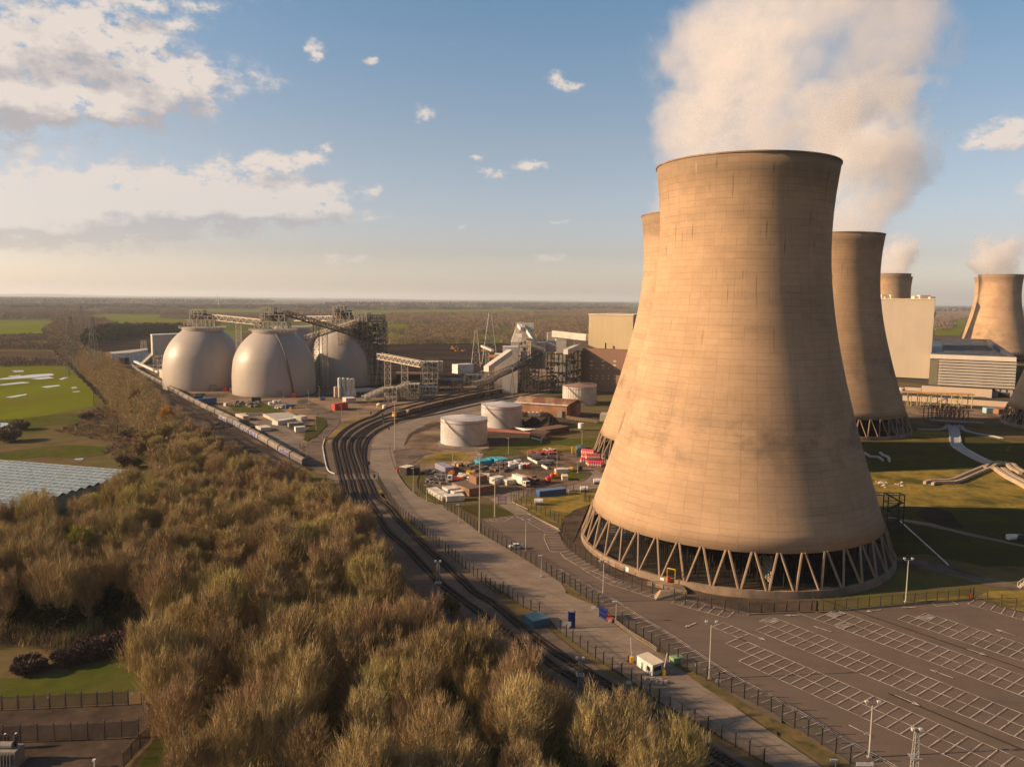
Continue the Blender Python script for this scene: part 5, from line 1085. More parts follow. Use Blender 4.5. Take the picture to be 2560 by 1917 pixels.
conveyor('lattice conveyor bridge between the two front domes',d1c+Vector((8,0,zc)),d2c+Vector((-8,0,zc-3.)),4,4.2,16,(.53,))
# dark lattice transfer tower right of the domes
def LT_at(k,xl,xr,yb):
    return Q(k,xl,yb),Q(k,xr,yb)
A=Q('d2',1440,1330); B=Q('d2',1890,1320); zt2=HT(A,'d2',250)
TT=thing('transfer_tower','tall dark lattice transfer tower standing right of the storage domes','steel structure',((A.x+B.x)/2,A.y+10,0))
rg=random.Random(5); x0,x1=A.x,B.x; y0=A.y; y1=A.y+26; zr=HT(A,'d2',385)
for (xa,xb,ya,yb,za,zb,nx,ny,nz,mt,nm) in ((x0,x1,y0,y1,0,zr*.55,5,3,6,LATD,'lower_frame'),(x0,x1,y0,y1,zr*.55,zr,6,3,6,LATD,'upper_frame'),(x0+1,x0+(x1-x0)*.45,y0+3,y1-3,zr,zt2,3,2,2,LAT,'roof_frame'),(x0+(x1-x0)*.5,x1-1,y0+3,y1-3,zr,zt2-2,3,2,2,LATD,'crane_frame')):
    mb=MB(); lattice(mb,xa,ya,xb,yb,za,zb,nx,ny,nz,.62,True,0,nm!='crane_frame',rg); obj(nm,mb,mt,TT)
mb=MB()
for k in range(95):
    x,y,z=rg.uniform(x0+1,x1-1),rg.uniform(y0+1,y1-1),zr*rg.uniform(.45,.97); a=rg.uniform(.6,2.2); mb.box(x-a,y-a*.7,z,x+a,y+a*.7,z+rg.uniform(.8,3.5))
obj('machinery',mb,MACH,TT)
for i,(f,g_) in enumerate(((.12,.30),(.36,.52),(.70,.82),(.86,.98))):
    mb=MB(); xa=x0+(x1-x0)*f; xb=x0+(x1-x0)*g_; mb.cyl(((xa+xb)/2,y0+8),(xb-xa)/2*1.1,3,zr*.52,20); mb.cyl(((xa+xb)/2,y0+8),(xb-xa)*.2,0,3,12); obj('silo_bin',mb,CLD,TT)
for f in (.55,.78):
    mb=MB(); xa=x0+(x1-x0)*f; mb.bar((xa,y0-.5,2),(xa+3,y0+2,zr*.55),.9,n=6); obj('chute_pipe',mb,CLD,TT)
# conveyors rising to it
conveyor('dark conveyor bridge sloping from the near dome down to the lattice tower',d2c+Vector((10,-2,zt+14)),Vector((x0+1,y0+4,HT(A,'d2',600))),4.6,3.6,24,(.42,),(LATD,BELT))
p_=col_at('d2',740,640.); p_.z=HT(p_,'d2',655); q_=Vector((x0+4,y0+14,HT(A,'d2',400)))
conveyor('dark-bottomed conveyor rising from behind the near dome to the top of the lattice tower',p_,q_,4.2,3.6,24,(.33,.62,.78),(LAT,BELT))
p_=col_at('d2',600,760.); p_.z=HT(p_,'d2',365); q_=d4c+Vector((-8,0,zt+8))
conveyor('lattice conveyor bridge to the half hidden dome behind the near dome',p_,q_,4,4,14,(.45,))
# wide conveyor tail down from the dark tower to the bulbous transfer house
def at_(k,x,y,dist): 
    p=col_at(k,x,dist); p.z=HT(p,k,y); return p
conveyor('lattice conveyor sloping from the dark tower to the round-ended transfer house',at_('d3',300,470,600.),at_('d3',960,600,560.),4.6,4.,20,(.2,.6),(LAT,CLD))
# white cube building on stilts at the left and its feed
a=Q('c1',1335,820); b=Q('c1',1480,820); hz0=HT(a,'c1',650); hz1=HT(a,'c1',478)
U=thing('cube_building','pale windowless cube building raised on open steel legs left of the domes','building',((a.x+b.x)/2,a.y+6,0)); mb=MB()
bb=Q('c1',1560,800); pl=[(a.x-1,a.y),(bb.x-2,bb.y+2),(bb.x-8,bb.y+16),(a.x-9,a.y+14)]
mb.prism(pl,hz0,hz1); obj('cladding',mb,M('cube_cladding',(.47,.415,.345),(.42,.37,.31),.06,.6),U); mb=MB(); mb.prism([(x+(.4 if x>a.x+5 else -.4),y) for x,y in pl],hz1,hz1+.5); obj('roof',mb,WHT,U)
mb=MB(); lattice(mb,a.x-1,a.y,b.x,a.y+12,0,hz0,4,2,4,.5,True,0,True); obj('legs',mb,LAT,U)
mb=MB()
for k in range(26):
    x,y,z=random.uniform(a.x,b.x-1),a.y+random.uniform(1,10),random.uniform(0,hz0-3); s_=random.uniform(.6,1.6); mb.box(x-s_,y-s_,z,x+s_,y+s_,z+random.uniform(.8,2.5))
obj('machinery',mb,MACH,U)
p1=Q('c1',1225,745); p2=Q('c1',1330,780); conveyor('grey enclosed chute climbing to the pale cube building',p1+Vector((0,0,.5)),Vector((a.x,a.y+3,HT(a,'c1',640))),3.2,3,8,(),(LAT,M('chute_grey',(.26,.24,.215),(.2,.185,.165),.3,.7)),'enclosed_conveyor',True)
a=Q('c1',965,733); b=Q('c1',1125,722); hh=HT(a,'c1',640)
U=thing('unloading_shed','low pale shed with dark openings where the long train enters','shed',((a.x+b.x)/2,a.y+8,0)); mb=MB(); e_=Q('c1',1275,690); mb.prism([(a.x,a.y),(b.x,b.y),(e_.x,e_.y),(e_.x-12,e_.y+24),(a.x-14,a.y+30)],0,hh); obj('wall',mb,WHT,U); mb=MB(); mb.prism([(a.x-.4,a.y-.4),(b.x+.4,b.y-.4),(e_.x+.5,e_.y),(e_.x-12,e_.y+25),(a.x-14.5,a.y+30)],hh,hh+.5); obj('roof',mb,CLD,U)
for f,g_ in ((.38,.62),(.68,.93)):
    q0=a.lerp(b,f); q1=a.lerp(b,g_); mb=MB(); mb.ob(q1-Vector((0,.15,0)),q0-Vector((0,.15,0)),.3,.1,hh*.6); obj('opening',mb,BLKP,U)
a=Q('c1',920,700); hh=HT(a,'c1',628); mb=MB(); mb.box(a.x,a.y,0,a.x+5,a.y+14,hh); mb.box(a.x-.2,a.y-.2,hh,a.x+5.2,a.y+14.2,hh+.3); tag(obj('shed',mb,CRM),'small cream shed at the left end of the unloading shed','shed')
a=Q('c1',1375,835); b=Q('c1',1482,905); hh=HT(b,'c1',835); U=thing('plant_room','long low concrete building between the long train and the left dome','building',((a.x+b.x)/2,(a.y+b.y)/2,0)); mb=MB(); mb.ob(a,b,14,0,hh); obj('wall',mb,CLD,U); mb=MB(); mb.ob(a-Vector((.3,.3,0)),b+Vector((.3,-.3,0)),14.6,hh,hh+.4); obj('roof',mb,WHT,U)
p1=Q('c1',1150,725); p2=Q('c1',1370,830); conveyor('low white covered conveyor running beside the long train',p1+Vector((0,0,3)),p2+Vector((0,0,3)),2.6,1.6,10,(.2,.5,.8),(LAT,WHT),'enclosed_conveyor',True)
# small boxes at the dome feet
def box_thing(name,lab,cat,k,x0,y0,x1,y1,dep,ytop,m,grp=None,parts=True,roofm=None):
    a,b=Q(k,x0,y0),Q(k,x1,y1); h=HT(a,k,ytop); T=thing(name,lab,cat,((a.x+b.x)/2,(a.y+b.y)/2,0),0,grp); mb=MB(); mb.ob(a,b,dep,.15,h)
    L=(b-a).length; u=(b-a)/L; n=Vector((-u.y,u.x,0))
    for i in range(max(2,int(L/.6))):
        q=a+u*(.3+i*.6); 
        if (q-a).length<L-.2: mb.ob(q-n*.05,q+u*.22-n*.05,.06,.4,h-.2)
    obj('body',mb,m,T)
    if parts:
        mb=MB(); mb.ob(a-u*.06-n*.08,b+u*.06-n*.08,dep+.16,h,h+.14); obj('roof',mb,roofm or m,T)
        mb=MB()
        for q in (a,b-u*.3):
            for dd in (0,dep-.3): mb.ob(q+n*dd,q+u*.3+n*dd,.3,0,.15)
        obj('corner_feet',mb,UND,T)
        mb=MB(); e=b+u*.01
        for i in range(2): q=e+n*(.15+i*(dep-.3)/2); mb.prism([q[:2],(q+u*.07)[:2],(q+u*.07+n*(dep/2-.2))[:2],(q+n*(dep/2-.2))[:2]],.3,h-.15)
        obj('door',mb,m,T)
    return T
REDC=M('container_red',(.55,.055,.035),(.44,.045,.03),.5,.55); BLUC=M('container_blue',(.035,.095,.24),(.028,.075,.19),.4,.55); GREC=M('cabinet_grey',(.26,.235,.205),(.2,.18,.16),.5,.6); TURQ=M('container_turquoise',(.025,.33,.44),(.02,.27,.37),.4,.5); DKC=M('container_dark',(.05,.04,.034),(.035,.03,.026),.5,.7); LILC=M('container_lilac',(.28,.26,.34),(.22,.205,.27),.4,.6); WHC=M('container_white',(.66,.62,.55),(.55,.51,.45),.3,.6,c3=(.42,.36,.28),s3=.4); GRNC=M('cabinet_green',(.24,.36,.17),(.19,.29,.135),.5,.6); TEAL=M('container_teal',(.09,.19,.22),(.07,.15,.175),.4,.6)
box_thing('red_cabin','red cabin between the two front domes','cabin','d1',930,1412,985,1412,4,1355,REDC); box_thing('red_cabin','red cabin at the right foot of the near dome','cabin','d2',525,1503,590,1503,4,1450,REDC)
box_thing('shipping_container','red container standing alone on the hardstanding right of the domes','container','c2',1508,1128,1622,1108,2.6,1072,REDC)
box_thing('grey_cabinet','grey cabinet between the front domes beside the red cabin','cabinet','d1',1025,1430,1075,1430,3,1370,GREC)
box_thing('shipping_container','long dark blue container in the shade beside the long train','container','c2',330,1080,490,1065,3,1030,BLUC); box_thing('shipping_container','dark blue container behind the long blue one beside the train','container','c2',280,1035,370,1025,3,1005,BLUC); box_thing('flatbed_load','stack of dark bars on the ground behind the blue containers','stack','c2',300,1000,388,998,2,984,DKC)
box_thing('dark_cabin','black cabin in front of the near storage dome','cabin','c2',790,1052,870,1050,4,1016,DKC); box_thing('white_van_body','small white cabinet left of the scrap heap in front of the near dome','cabinet','c2',567,1090,592,1086,2,1062,WHC)
box_thing('skip','blue skip right of the near storage dome','skip','c2',1383,1040,1420,1040,2.2,1018,BLUC); box_thing('cabin','small red box on the hardstanding below the red container','box','c2',1470,1142,1484,1142,1.5,1124,REDC)
# white silos
sil=None
for k,(x0_,x1_,yb,yt,mt) in enumerate([(1210,1268,1500,1208,M('silo_blue_white',(.46,.48,.47),(.40,.42,.41),.3,.5)),(1272,1330,1500,1208,'a'),(1338,1394,1500,1215,WHT),(1397,1460,1495,1220,WHT),(1152,1205,1500,1338,CLD),(1213,1270,1505,1338,CLD),(1275,1325,1500,1338,CLD),(1394,1424,1500,1355,WHT),(1430,1482,1490,1378,WHT),(1312,1335,1505,1420,WHT),(1338,1362,1505,1415,WHT)]):
    if mt=='a': mt=MATS['silo_blue_white']
    p=Q('d2',(x0_+x1_)/2,yb); r=(Q('d2',x1_,yb)-Q('d2',x0_,yb)).length/2; h=HT(p,'d2',yt)
    lab=['leftmost tall pale blue silo of the silo group','second tall pale blue silo of the silo group','tall white silo third in the silo group','rightmost tall white silo of the silo group','leftmost short beige tank in front of the tall silos','middle short beige tank in front of the tall silos','right short beige tank in front of the tall silos','slender white column in front of the tall white silos','short white tank at the right end of the silo group','tiny white vessel in front of the silos, left of two','tiny white vessel in front of the silos, right of two'][k]
    T=thing('silo',lab,'silo',p,0,'white and beige silos right of the domes'); mb=MB(); mb.cyl((p.x,p.y),r,h*.06,h-.4,20); obj('shell',mb,mt,T,smooth=False)
    mb=MB(); mb.cyl((p.x,p.y),r*1.0,h-.4,h,20,r*.75); mb.bar((p.x,p.y,h),(p.x,p.y,h+.7),.3); obj('top_cap',mb,mt,T)
    mb=MB()
    for i in range(4): a=i*PI/2+.6; mb.bar((p.x+r*.8*math.cos(a),p.y+r*.8*math.sin(a),0),(p.x+r*.8*math.cos(a),p.y+r*.8*math.sin(a),h*.07),.3)
    mb.bar((p.x,p.y-r-.15,.5),(p.x,p.y-r-.15,h),.25); obj('legs',mb,GALV,T)
a,b=Q('c2',1590,1062),Q('c2',1690,1058); U=box_thing('pump_house','low concrete pump house in front of the white silos','building','c2',1605,1065,1690,1060,8,1022,CLD,roofm=WHT)
a,b=Q('c2',1690,1000),Q('c2',1900,985); h=HT(a,'c2',960); mb=MB(); mb.ob(a,b,18,h-.8,h); 
for i in range(6):
    q=a.lerp(b,i/5); mb.bar((q.x,q.y+.5,0),(q.x,q.y+.5,h),.4); mb.bar((q.x,q.y+16,0),(q.x,q.y+16,h),.4)
tag(obj('canopy',mb,CLD),'flat pale canopy roof right of the white silos','canopy')
# lattice houses of the low conveyor line
def frame_house(lab,k,x0_,x1_,yb,yt,dep,nx,nz,seed,mats=(LAT,MACH),n=22,round_end=False):
    a,b=Q(k,x0_,yb),Q(k,x1_,yb); h=HT(a,k,yt); rg=random.Random(seed); T=thing('transfer_house',lab,'steel structure',((a.x+b.x)/2,a.y+dep/2,0)); mb=MB(); lattice(mb,a.x,a.y,b.x,a.y+dep,0,h,nx,2,nz,.5,True,0,True,rg)
    for z in (h+1.1,): 
        mb.bar((a.x,a.y,z),(b.x,a.y,z),.12); mb.bar((a.x,a.y+dep,z),(b.x,a.y+dep,z),.12)
    obj('steel_frame',mb,mats[0],T); mb=MB()
    for i in range(n):
        x,y,z=rg.uniform(a.x+.8,b.x-.8),a.y+rg.uniform(.5,dep-.5),rg.uniform(.3,.9)*h; s=rg.uniform(.4,1.6); mb.box(x-s,y-s*.8,z,x+s,y+s*.8,z+rg.uniform(.6,2.2))
    obj('machinery',mb,mats[1],T)
    if round_end:
        mb=MB(); r=(b.x-a.x)*.30; c=(b.x,a.y+dep/2); 
        for i in range(13):
            t_=-PI/2+PI*i/12; t2=-PI/2+PI*(i+1)/12
            for z in (h,h*.88,h*.72):
                A_=(c[0]+r*math.cos(t_),c[1]+dep/2*math.sin(t_),z); B_=(c[0]+r*math.cos(t2),c[1]+dep/2*math.sin(t2),z); mb.bar(A_,B_,.34)
            mb.bar((A_[0],A_[1],h),(A_[0],A_[1],h*.62),.24)
        obj('round_end_frame',mb,mats[0],T)
    mb=MB()
    for s in range(3): z0,z1=h*s/3,h*(s+1)/3; xx=(a.x-1.8,a.x-.2) if s%2 else (a.x-.2,a.x-1.8); mb.bar((xx[0],a.y+2+3*(s%2),z0),(xx[0],a.y+2+3*((s+1)%2),z1),.5)
    obj('stair',mb,mats[0],T); return T
frame_house('round-ended lattice transfer house on a narrow braced base in the plant yard','d3',955,1190,960,520,14,3,5,11,n=40,round_end=True)
frame_house('low lattice house nearest the white silos','d3',372,560,1130,920,12,3,3,12); frame_house('lattice house beside the narrow-based transfer house','d3',715,900,1070,865,12,3,3,13); frame_house('low lattice house in front of the long belt, far end','d3',1605,1860,850,722,14,4,2,14)
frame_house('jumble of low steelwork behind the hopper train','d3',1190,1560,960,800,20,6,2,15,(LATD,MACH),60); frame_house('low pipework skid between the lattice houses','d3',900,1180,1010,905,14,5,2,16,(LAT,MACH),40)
conveyor('low lattice conveyor from the silo canopy up to the first lattice house','%s'and Q('d3',60,1150)+Vector((0,0,2)),Q('d3',380,1075)+Vector((0,3,HT(Q('d3',380,1120),'d3',985)*.8)),3.4,3.,10,(.5,)); conveyor('low lattice conveyor linking the two lattice houses',Q('d3',560,1110)+Vector((0,4,6)),Q('d3',720,1050)+Vector((0,4,8)),3.4,3,8,(.5,))
for k,(x,y) in enumerate(((290,1215),(375,1240))):
    p=Q('d3',x,y); mb=MB(); r=1.5; mb.cyl((p.x,p.y),r,.3,HT(p,'d3',y-55),14); mb.cyl((p.x,p.y),r*1.15,0,.3,14); mb.cyl((p.x,p.y),r,HT(p,'d3',y-55),HT(p,'d3',y-62),14,r*.5); tag(obj('storage_tank',mb,WHT),['small white tank below the first lattice house, left one','small white tank below the first lattice house, right one'][k],'tank')
p=Q('d3',295,1228); mb=MB(); mb.box(p.x-1.5,p.y-1,0,p.x+1.5,p.y+1,1.6); mb.box(p.x-1.2,p.y-1.2,1.6,p.x+.2,p.y+.6,2.2); tag(obj('pump_unit',mb,yl),'yellow pump unit beside the small white tanks','pump')
# long curved belt conveyor (dark) up to the white plant
lb=[at_('d3',1750,900,545.),at_('d3',1960,860,560.),at_('d4',250,1010,575.),at_('d4',500,900,600.),at_('d4',720,790,615.),at_('d4',930,640,630.)]
LB=thing('long_conveyor','long dark belt conveyor curving up behind the tall mast to the white plant','conveyor',(lb[0].x,lb[0].y,0)); mb=MB(); mb2=MB(); lg=MB()
for a,b in zip(lb,lb[1:]):
    truss(mb,a,b,5,3.6,10,.34); s=Vector((-(b-a).y,(b-a).x,0)).normalized()*2.3; mb2.add([a-s,a+s,b+s,b-s,a-s+Vector((0,0,.5)),a+s+Vector((0,0,.5)),b+s+Vector((0,0,.5)),b-s+Vector((0,0,.5))],[(3,2,1,0),(4,5,6,7),(0,1,5,4),(2,3,7,6)])
    for s_ in (-2,2):
        if b.z>2: lg.bar((b.x+s_,b.y,0),(b.x,b.y,b.z),.45)
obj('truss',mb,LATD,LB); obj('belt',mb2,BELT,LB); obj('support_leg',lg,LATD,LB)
# ---------------------------------------------------------------- white processing plant
def block(lab,k,x0_,x1_,yb,yt,dep,m,dist=None,name='plant_building',z0y=None,side=0,roofm=None,xs=0):
    a,b=Q(k,x0_,yb),Q(k,x1_,yb)
    if dist: a,b=col_at(k,x0_,dist),col_at(k,x1_,dist)
    h=HT(a,k,yt); z0=HT(a,k,z0y) if z0y else 0; T=thing(name,lab,'building',((a.x+b.x)/2,(a.y+b.y)/2+dep/2,0)); d=Vector((a.x,a.y,0)).normalized(); sh=Vector((xs,dep,0)); pl=[a[:2],b[:2],(b+sh)[:2],(a+sh)[:2]]
    mb=MB(); mb.prism(pl,z0,h); obj('cladding',mb,m,T); mb=MB(); c=sum((Vector(p) for p in pl),Vector((0,0)))/4; mb.prism([tuple(c+(Vector(p)-c)*1.012) for p in pl],h,h+.55); obj('roof_edge',mb,roofm or m,T); return T,a,b,h
WP=M('plant_white',(.60,.55,.47),(.52,.475,.41),.05,.6,c3=(.42,.37,.31),s3=.08); WP2=M('plant_grey_cladding',(.36,.325,.28),(.31,.28,.245),.05,.6)
block('left fin of the twin tall white towers in the white plant','d4',540,600,740,172,16,WP,650.,z0y=420,xs=4); block('right fin of the twin tall white towers in the white plant','d4',632,815,740,182,9,WP,640.,z0y=400)
block('squat white building with a square front in the white plant','d4',345,580,840,545,16,WP,615.); block('tall cream block on the right of the white plant','d4',775,1005,880,478,14,WP2,632.,z0y=870); block('boxy cream block joined to the right of the tall cream block','d4',1008,1165,850,460,18,WP2,640.,z0y=615)
T,a,b,h=block('sloping-roofed white silo house below the twin towers','d4',470,760,800,470,20,WP,646.); mb=MB(); c=(a+b)/2; mb.add([(a.x,a.y,h),(b.x,b.y,h),(b.x,b.y+20,h),(a.x,a.y+20,h),(c.x-3,a.y+8,h+15),(c.x+9,a.y+8,h+15),(c.x+9,a.y+12,h+15),(c.x-3,a.y+12,h+15)],[(0,1,5,4),(1,2,6,5),(2,3,7,6),(3,0,4,7),(4,5,6,7)]); obj('hopper_roof',mb,WP,T)
block('white transfer box at the start of the long white gallery','d4',1028,1170,560,328,12,WP2,690.,z0y=440); block('pale box building under the long white gallery','d4',1160,1320,600,425,14,WP,680.); block('low pale shed with an orange door frame by the coal','d4',222,345,830,660,16,CRM,640.)
conveyor('long white enclosed gallery sloping to the beige boiler house','%s'and at_('d4',1120,380,690.),at_('d4',1640,440,668.),5,5.5,10,(.35,.7),(LAT,WP),'enclosed_conveyor',True)
conveyor('white enclosed chute climbing from the coal yard to the squat white building',at_('d4',95,915,590.),at_('d4',455,655,612.),5,4.2,10,(),(LAT,WP),'enclosed_conveyor',True)
conveyor('steep white enclosed conveyor climbing to the right white tower',at_('d4',850,500,628.),at_('d4',690,262,640.),3.4,3.2,10,(),(LAT,WP),'enclosed_conveyor',True); conveyor('short white enclosed conveyor joining the twin white towers',at_('d4',640,290,636.),at_('d4',590,235,645.),3.,3.,6,(),(LAT,WP),'enclosed_conveyor',True)
conveyor('white conveyor on legs right of the cream block',at_('d4',1310,650,625.),at_('d4',1500,565,650.),4,4,8,(.2,.8),(LAT,WP),'enclosed_conveyor',True)
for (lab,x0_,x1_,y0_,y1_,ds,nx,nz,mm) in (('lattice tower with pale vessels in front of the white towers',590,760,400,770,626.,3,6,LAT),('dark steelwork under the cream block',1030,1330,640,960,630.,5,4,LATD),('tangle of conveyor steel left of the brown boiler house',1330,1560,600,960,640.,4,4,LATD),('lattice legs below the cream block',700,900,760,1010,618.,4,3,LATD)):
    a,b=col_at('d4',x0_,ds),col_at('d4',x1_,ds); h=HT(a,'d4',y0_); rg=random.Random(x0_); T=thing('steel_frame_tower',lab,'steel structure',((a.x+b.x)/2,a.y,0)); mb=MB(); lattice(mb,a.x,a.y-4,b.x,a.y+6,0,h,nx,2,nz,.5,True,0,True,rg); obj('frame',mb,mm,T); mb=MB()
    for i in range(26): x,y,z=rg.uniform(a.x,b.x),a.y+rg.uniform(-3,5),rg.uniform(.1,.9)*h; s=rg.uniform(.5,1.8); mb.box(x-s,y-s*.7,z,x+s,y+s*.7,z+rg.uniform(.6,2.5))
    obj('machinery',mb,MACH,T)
    if nz==6: mb=MB(); mb.cyl(((a.x+b.x)/2,a.y),2.6,2,h*.75,16); obj('vessel',mb,WP,T)
# orange-legged hopper, cabins, lattice masts and machines at the coal yard
a,b=col_at('d4',130,640.),col_at('d4',225,640.); h=HT(a,'d4',668); T=thing('orange_hopper','orange topped hopper frame by the pale shed at the coal yard','hopper',(a.x,a.y,0)); mb=MB(); mb.box(a.x,a.y,h-1.8,b.x,a.y+6,h); obj('deck',mb,M('orange_paint',(.72,.30,.03),(.6,.25,.03),.5,.6),T); mb=MB()
for x in (a.x+.5,(a.x+b.x)/2,b.x-.5):
    for y in (0.3,5.7): mb.bar((x,a.y+y,0),(x,a.y+y,h-1.8),.4)
obj('leg',mb,M('rusty_leg',(.22,.11,.06),(.16,.08,.05),.5,.8),T)
box_thing('white_cabin','white cabins beside the lattice mast at the coal yard','cabin','d3',1500,705,1745,690,10,565,WHT)
def lat_mast(lab,k,x,yb,yt,r0,r1,dist=None,mat=None,grp=None,name='lattice_mast',arms=()):
    p=Q(k,x,yb)
    if dist: p=col_at(k,x,dist)
    h=HT(p,k,yt); T=thing(name,lab,'pylon' if arms else 'mast',p,0,grp); mb=MB(); n=max(5,int(h/(r0+r1)/1.6)); w=.2 if not dist else .26
    cs=lambda f:[(p.x+sx*(r0+(r1-r0)*f),p.y+sy*(r0+(r1-r0)*f),h*f) for sx,sy in ((-1,-1),(1,-1),(1,1),(-1,1))]
    for i in range(n):
        A_,B_=cs(i/n),cs((i+1)/n)
        for j in range(4): mb.bar(A_[j],B_[j],w*1.4); mb.bar(A_[j],B_[(j+1)%4],w*.8); mb.bar(A_[(j+1)%4],B_[j],w*.8); mb.bar(B_[j],B_[(j+1)%4],w*.8)
    obj('lattice',mb,mat or LAT,T)
    for f,L in arms:
        mb=MB(); z=h*f
        for s in (-1,1):
            e=(p.x+s*L,p.y,z+.6)
            for sy in (-1,1): mb.bar((p.x,p.y+sy*r1,z+2.2),e,w); mb.bar((p.x,p.y+sy*r1,z),e,w)
            mb.bar((e[0],e[1],e[2]),(e[0],e[1],e[2]-3),.3)
        obj('cross_arm',mb,mat or LAT,T)
    return T
lat_mast('pale lattice mast standing at the edge of the coal yard','d3',1780,590,20,5.2,1.0)
lat_mast('far electricity pylon above the copse behind the coal yard','d4',150,470,20,9,1.4,900.,GALV,'electricity pylons','electricity_pylon',((.97,8),(.72,13),(.5,10)))
for x,yb,yt,ds,l in ((628,720,310,830.,'electricity pylon over the embankment wood on the left'),(820,620,325,900.,'electricity pylon in front of the conifers on the left'),(728,390,225,1700.,'faint electricity pylon far beyond the embankment wood')): lat_mast(l,'c1',x,yb,yt,4.5,1.,ds,M('pylon_grey',(.17,.155,.14),(.13,.12,.11),.4,.7),'electricity pylons','electricity_pylon',((.95,7),(.8,8.5),(.66,7)))
lat_mast('short lattice mast left of the pale cube building','c1',1243,645,522,3.2,2.2)
for x,yb,yt,l in ((598,830,695,'leftmost wooden pole at the meadow edge'),(810,1080,930,'wooden pole at the corner of the flooded meadow'),(1013,1320,1170,'wooden pole in the rough pasture')):
    p=Q('c1',x,yb); h=HT(p,'c1',yt); mb=MB(); mb.bar(p,p+Vector((0,0,h)),.34,.22,n=8); mb.bar(p+Vector((-1.1,0,h-.7)),p+Vector((1.1,0,h-.7)),.2); tag(obj('utility_pole',mb,BKK if False else M('creosote_pole',(.06,.045,.035),(.045,.035,.028),.5,.9)),l,'pole','wooden utility poles')
# wind turbine far off
p=col_at('c1',1905,5200.); h=HT(p,'c1',172); T=thing('wind_turbine','single white wind turbine far away above the left dome','wind turbine',p); mb=MB(); mb.cyl((p.x,p.y),3.2,0,h,10,2); obj('tower',mb,WHT,T); mb=MB(); mb.box(p.x-3,p.y-5,h-2,p.x+3,p.y+5,h+3); obj('nacelle',mb,WHT,T)
for i in range(3):
    a=R(100+120*i); mb=MB(); mb.bar((p.x,p.y-6,h+.5),(p.x+math.cos(a)*42,p.y-6,h+.5+math.sin(a)*42),3.4,.8); obj('blade',mb,WHT,T)
# yellow machines on the coal
for i,(x,y,s) in enumerate(((1425,340,1.1),(1468,368,.6),(1573,370,.7),(1900,380,1.3))):
    p=Q('d3',x,y); T=thing('bulldozer',['big orange excavator on the coal stock','small orange loader on the coal, left','small orange loader on the coal, right','orange stacking machine by the coal conveyor'][i],'machine',p,0,'orange machines on the coal'); O_=MATS['orange_paint']
    mb=MB(); mb.box(p.x-3*s,p.y-2*s,1.2*s,p.x+3*s,p.y+2*s,3.2*s); mb.box(p.x-2*s,p.y-1.5*s,3.2*s,p.x+.6*s,p.y+1.5*s,5.4*s); obj('body',mb,O_,T); mb=MB(); mb.bar((p.x+2*s,p.y,3*s),(p.x+5*s,p.y,6*s),.8*s); mb.bar((p.x+5*s,p.y,6*s),(p.x+7*s,p.y,2*s),.6*s); mb.box(p.x+6*s,p.y-1.2*s,.6*s,p.x+7.6*s,p.y+1.2*s,2*s); obj('boom',mb,O_,T)
    for sy in (-1,1):
        mb=MB(); mb.box(p.x-3.2*s,p.y+sy*2*s-.5*s,0,p.x+3.2*s,p.y+sy*2*s+.5*s,1.3*s); obj('track_unit',mb,UND,T)
conveyor('white stacking conveyor on the coal behind the pale mast',at_('d3',1870,290,640.),at_('d3',2030,360,630.),3,1.6,8,(.5,),(LAT,WP),'stacking_conveyor',True)
a,b=Q('d3',560,700),Q('d3',955,715); h=HT(a,'d3',665); mb=MB(); truss(mb,a+Vector((0,0,h-3)),b+Vector((0,0,h-3)),3,2.6,16,.3)
for f in (0,.33,.66,1): q=a.lerp(b,f); mb.bar((q.x,q.y,0),(q.x,q.y,h-2),.5)
tag(obj('pipe_bridge',mb,M('rust_orange_steel',(.40,.23,.10),(.3,.17,.08),.4,.8)),'rust orange pipe bridge behind the round-ended transfer house','pipe bridge')
a,b=Q('d3',560,800),Q('d3',950,800); mb=MB(); mb.ob(a,b,10,0,HT(a,'d3',715)); tag(obj('retaining_wall',mb,DKC),'dark retaining wall below the rust orange pipe bridge','wall')
# ---------------------------------------------------------------- boiler houses and turbine hall
def clad(name,c,c2,rib=1.2,c3=None,dark=.86):
    m,t=nt(name); co=N(t,'ShaderNodeTexCoord').outputs['Object']; s=N(t,'ShaderNodeSeparateXYZ'); t.links.new(co,s.inputs[0]); x,y,z=s.outputs
    g=MA(t,'FRACT',MA(t,'MULTIPLY',MA(t,'ADD',x,MA(t,'MULTIPLY',y,.7)),1/rib)); l=N(t,'ShaderNodeMapRange',inp={0:g,1:.0,2:.22,3:dark,4:1.}).outputs[0]
    n=NOI(t,co,.05,5,.6); v=N(t,'ShaderNodeCombineXYZ',inp={0:MA(t,'MULTIPLY',x,.25),1:MA(t,'MULTIPLY',y,.25),2:MA(t,'MULTIPLY',z,.02)}); st=NOI(t,v.outputs[0],1.,4,.6)
    col=MIX(t,N(t,'ShaderNodeMapRange',inp={0:n,1:.35,2:.7}).outputs[0],c,c2); col=MIX(t,N(t,'ShaderNodeMapRange',inp={0:st,1:.5,2:.8,3:0.,4:.35}).outputs[0],col,c3 or tuple(q*.75 for q in c))
    k=N(t,'ShaderNodeCombineXYZ',inp={0:l,1:l,2:l}); col=MIX(t,1.,col,k.outputs[0],'MULTIPLY'); BS(t,col,.65); MATS[name]=m; return m
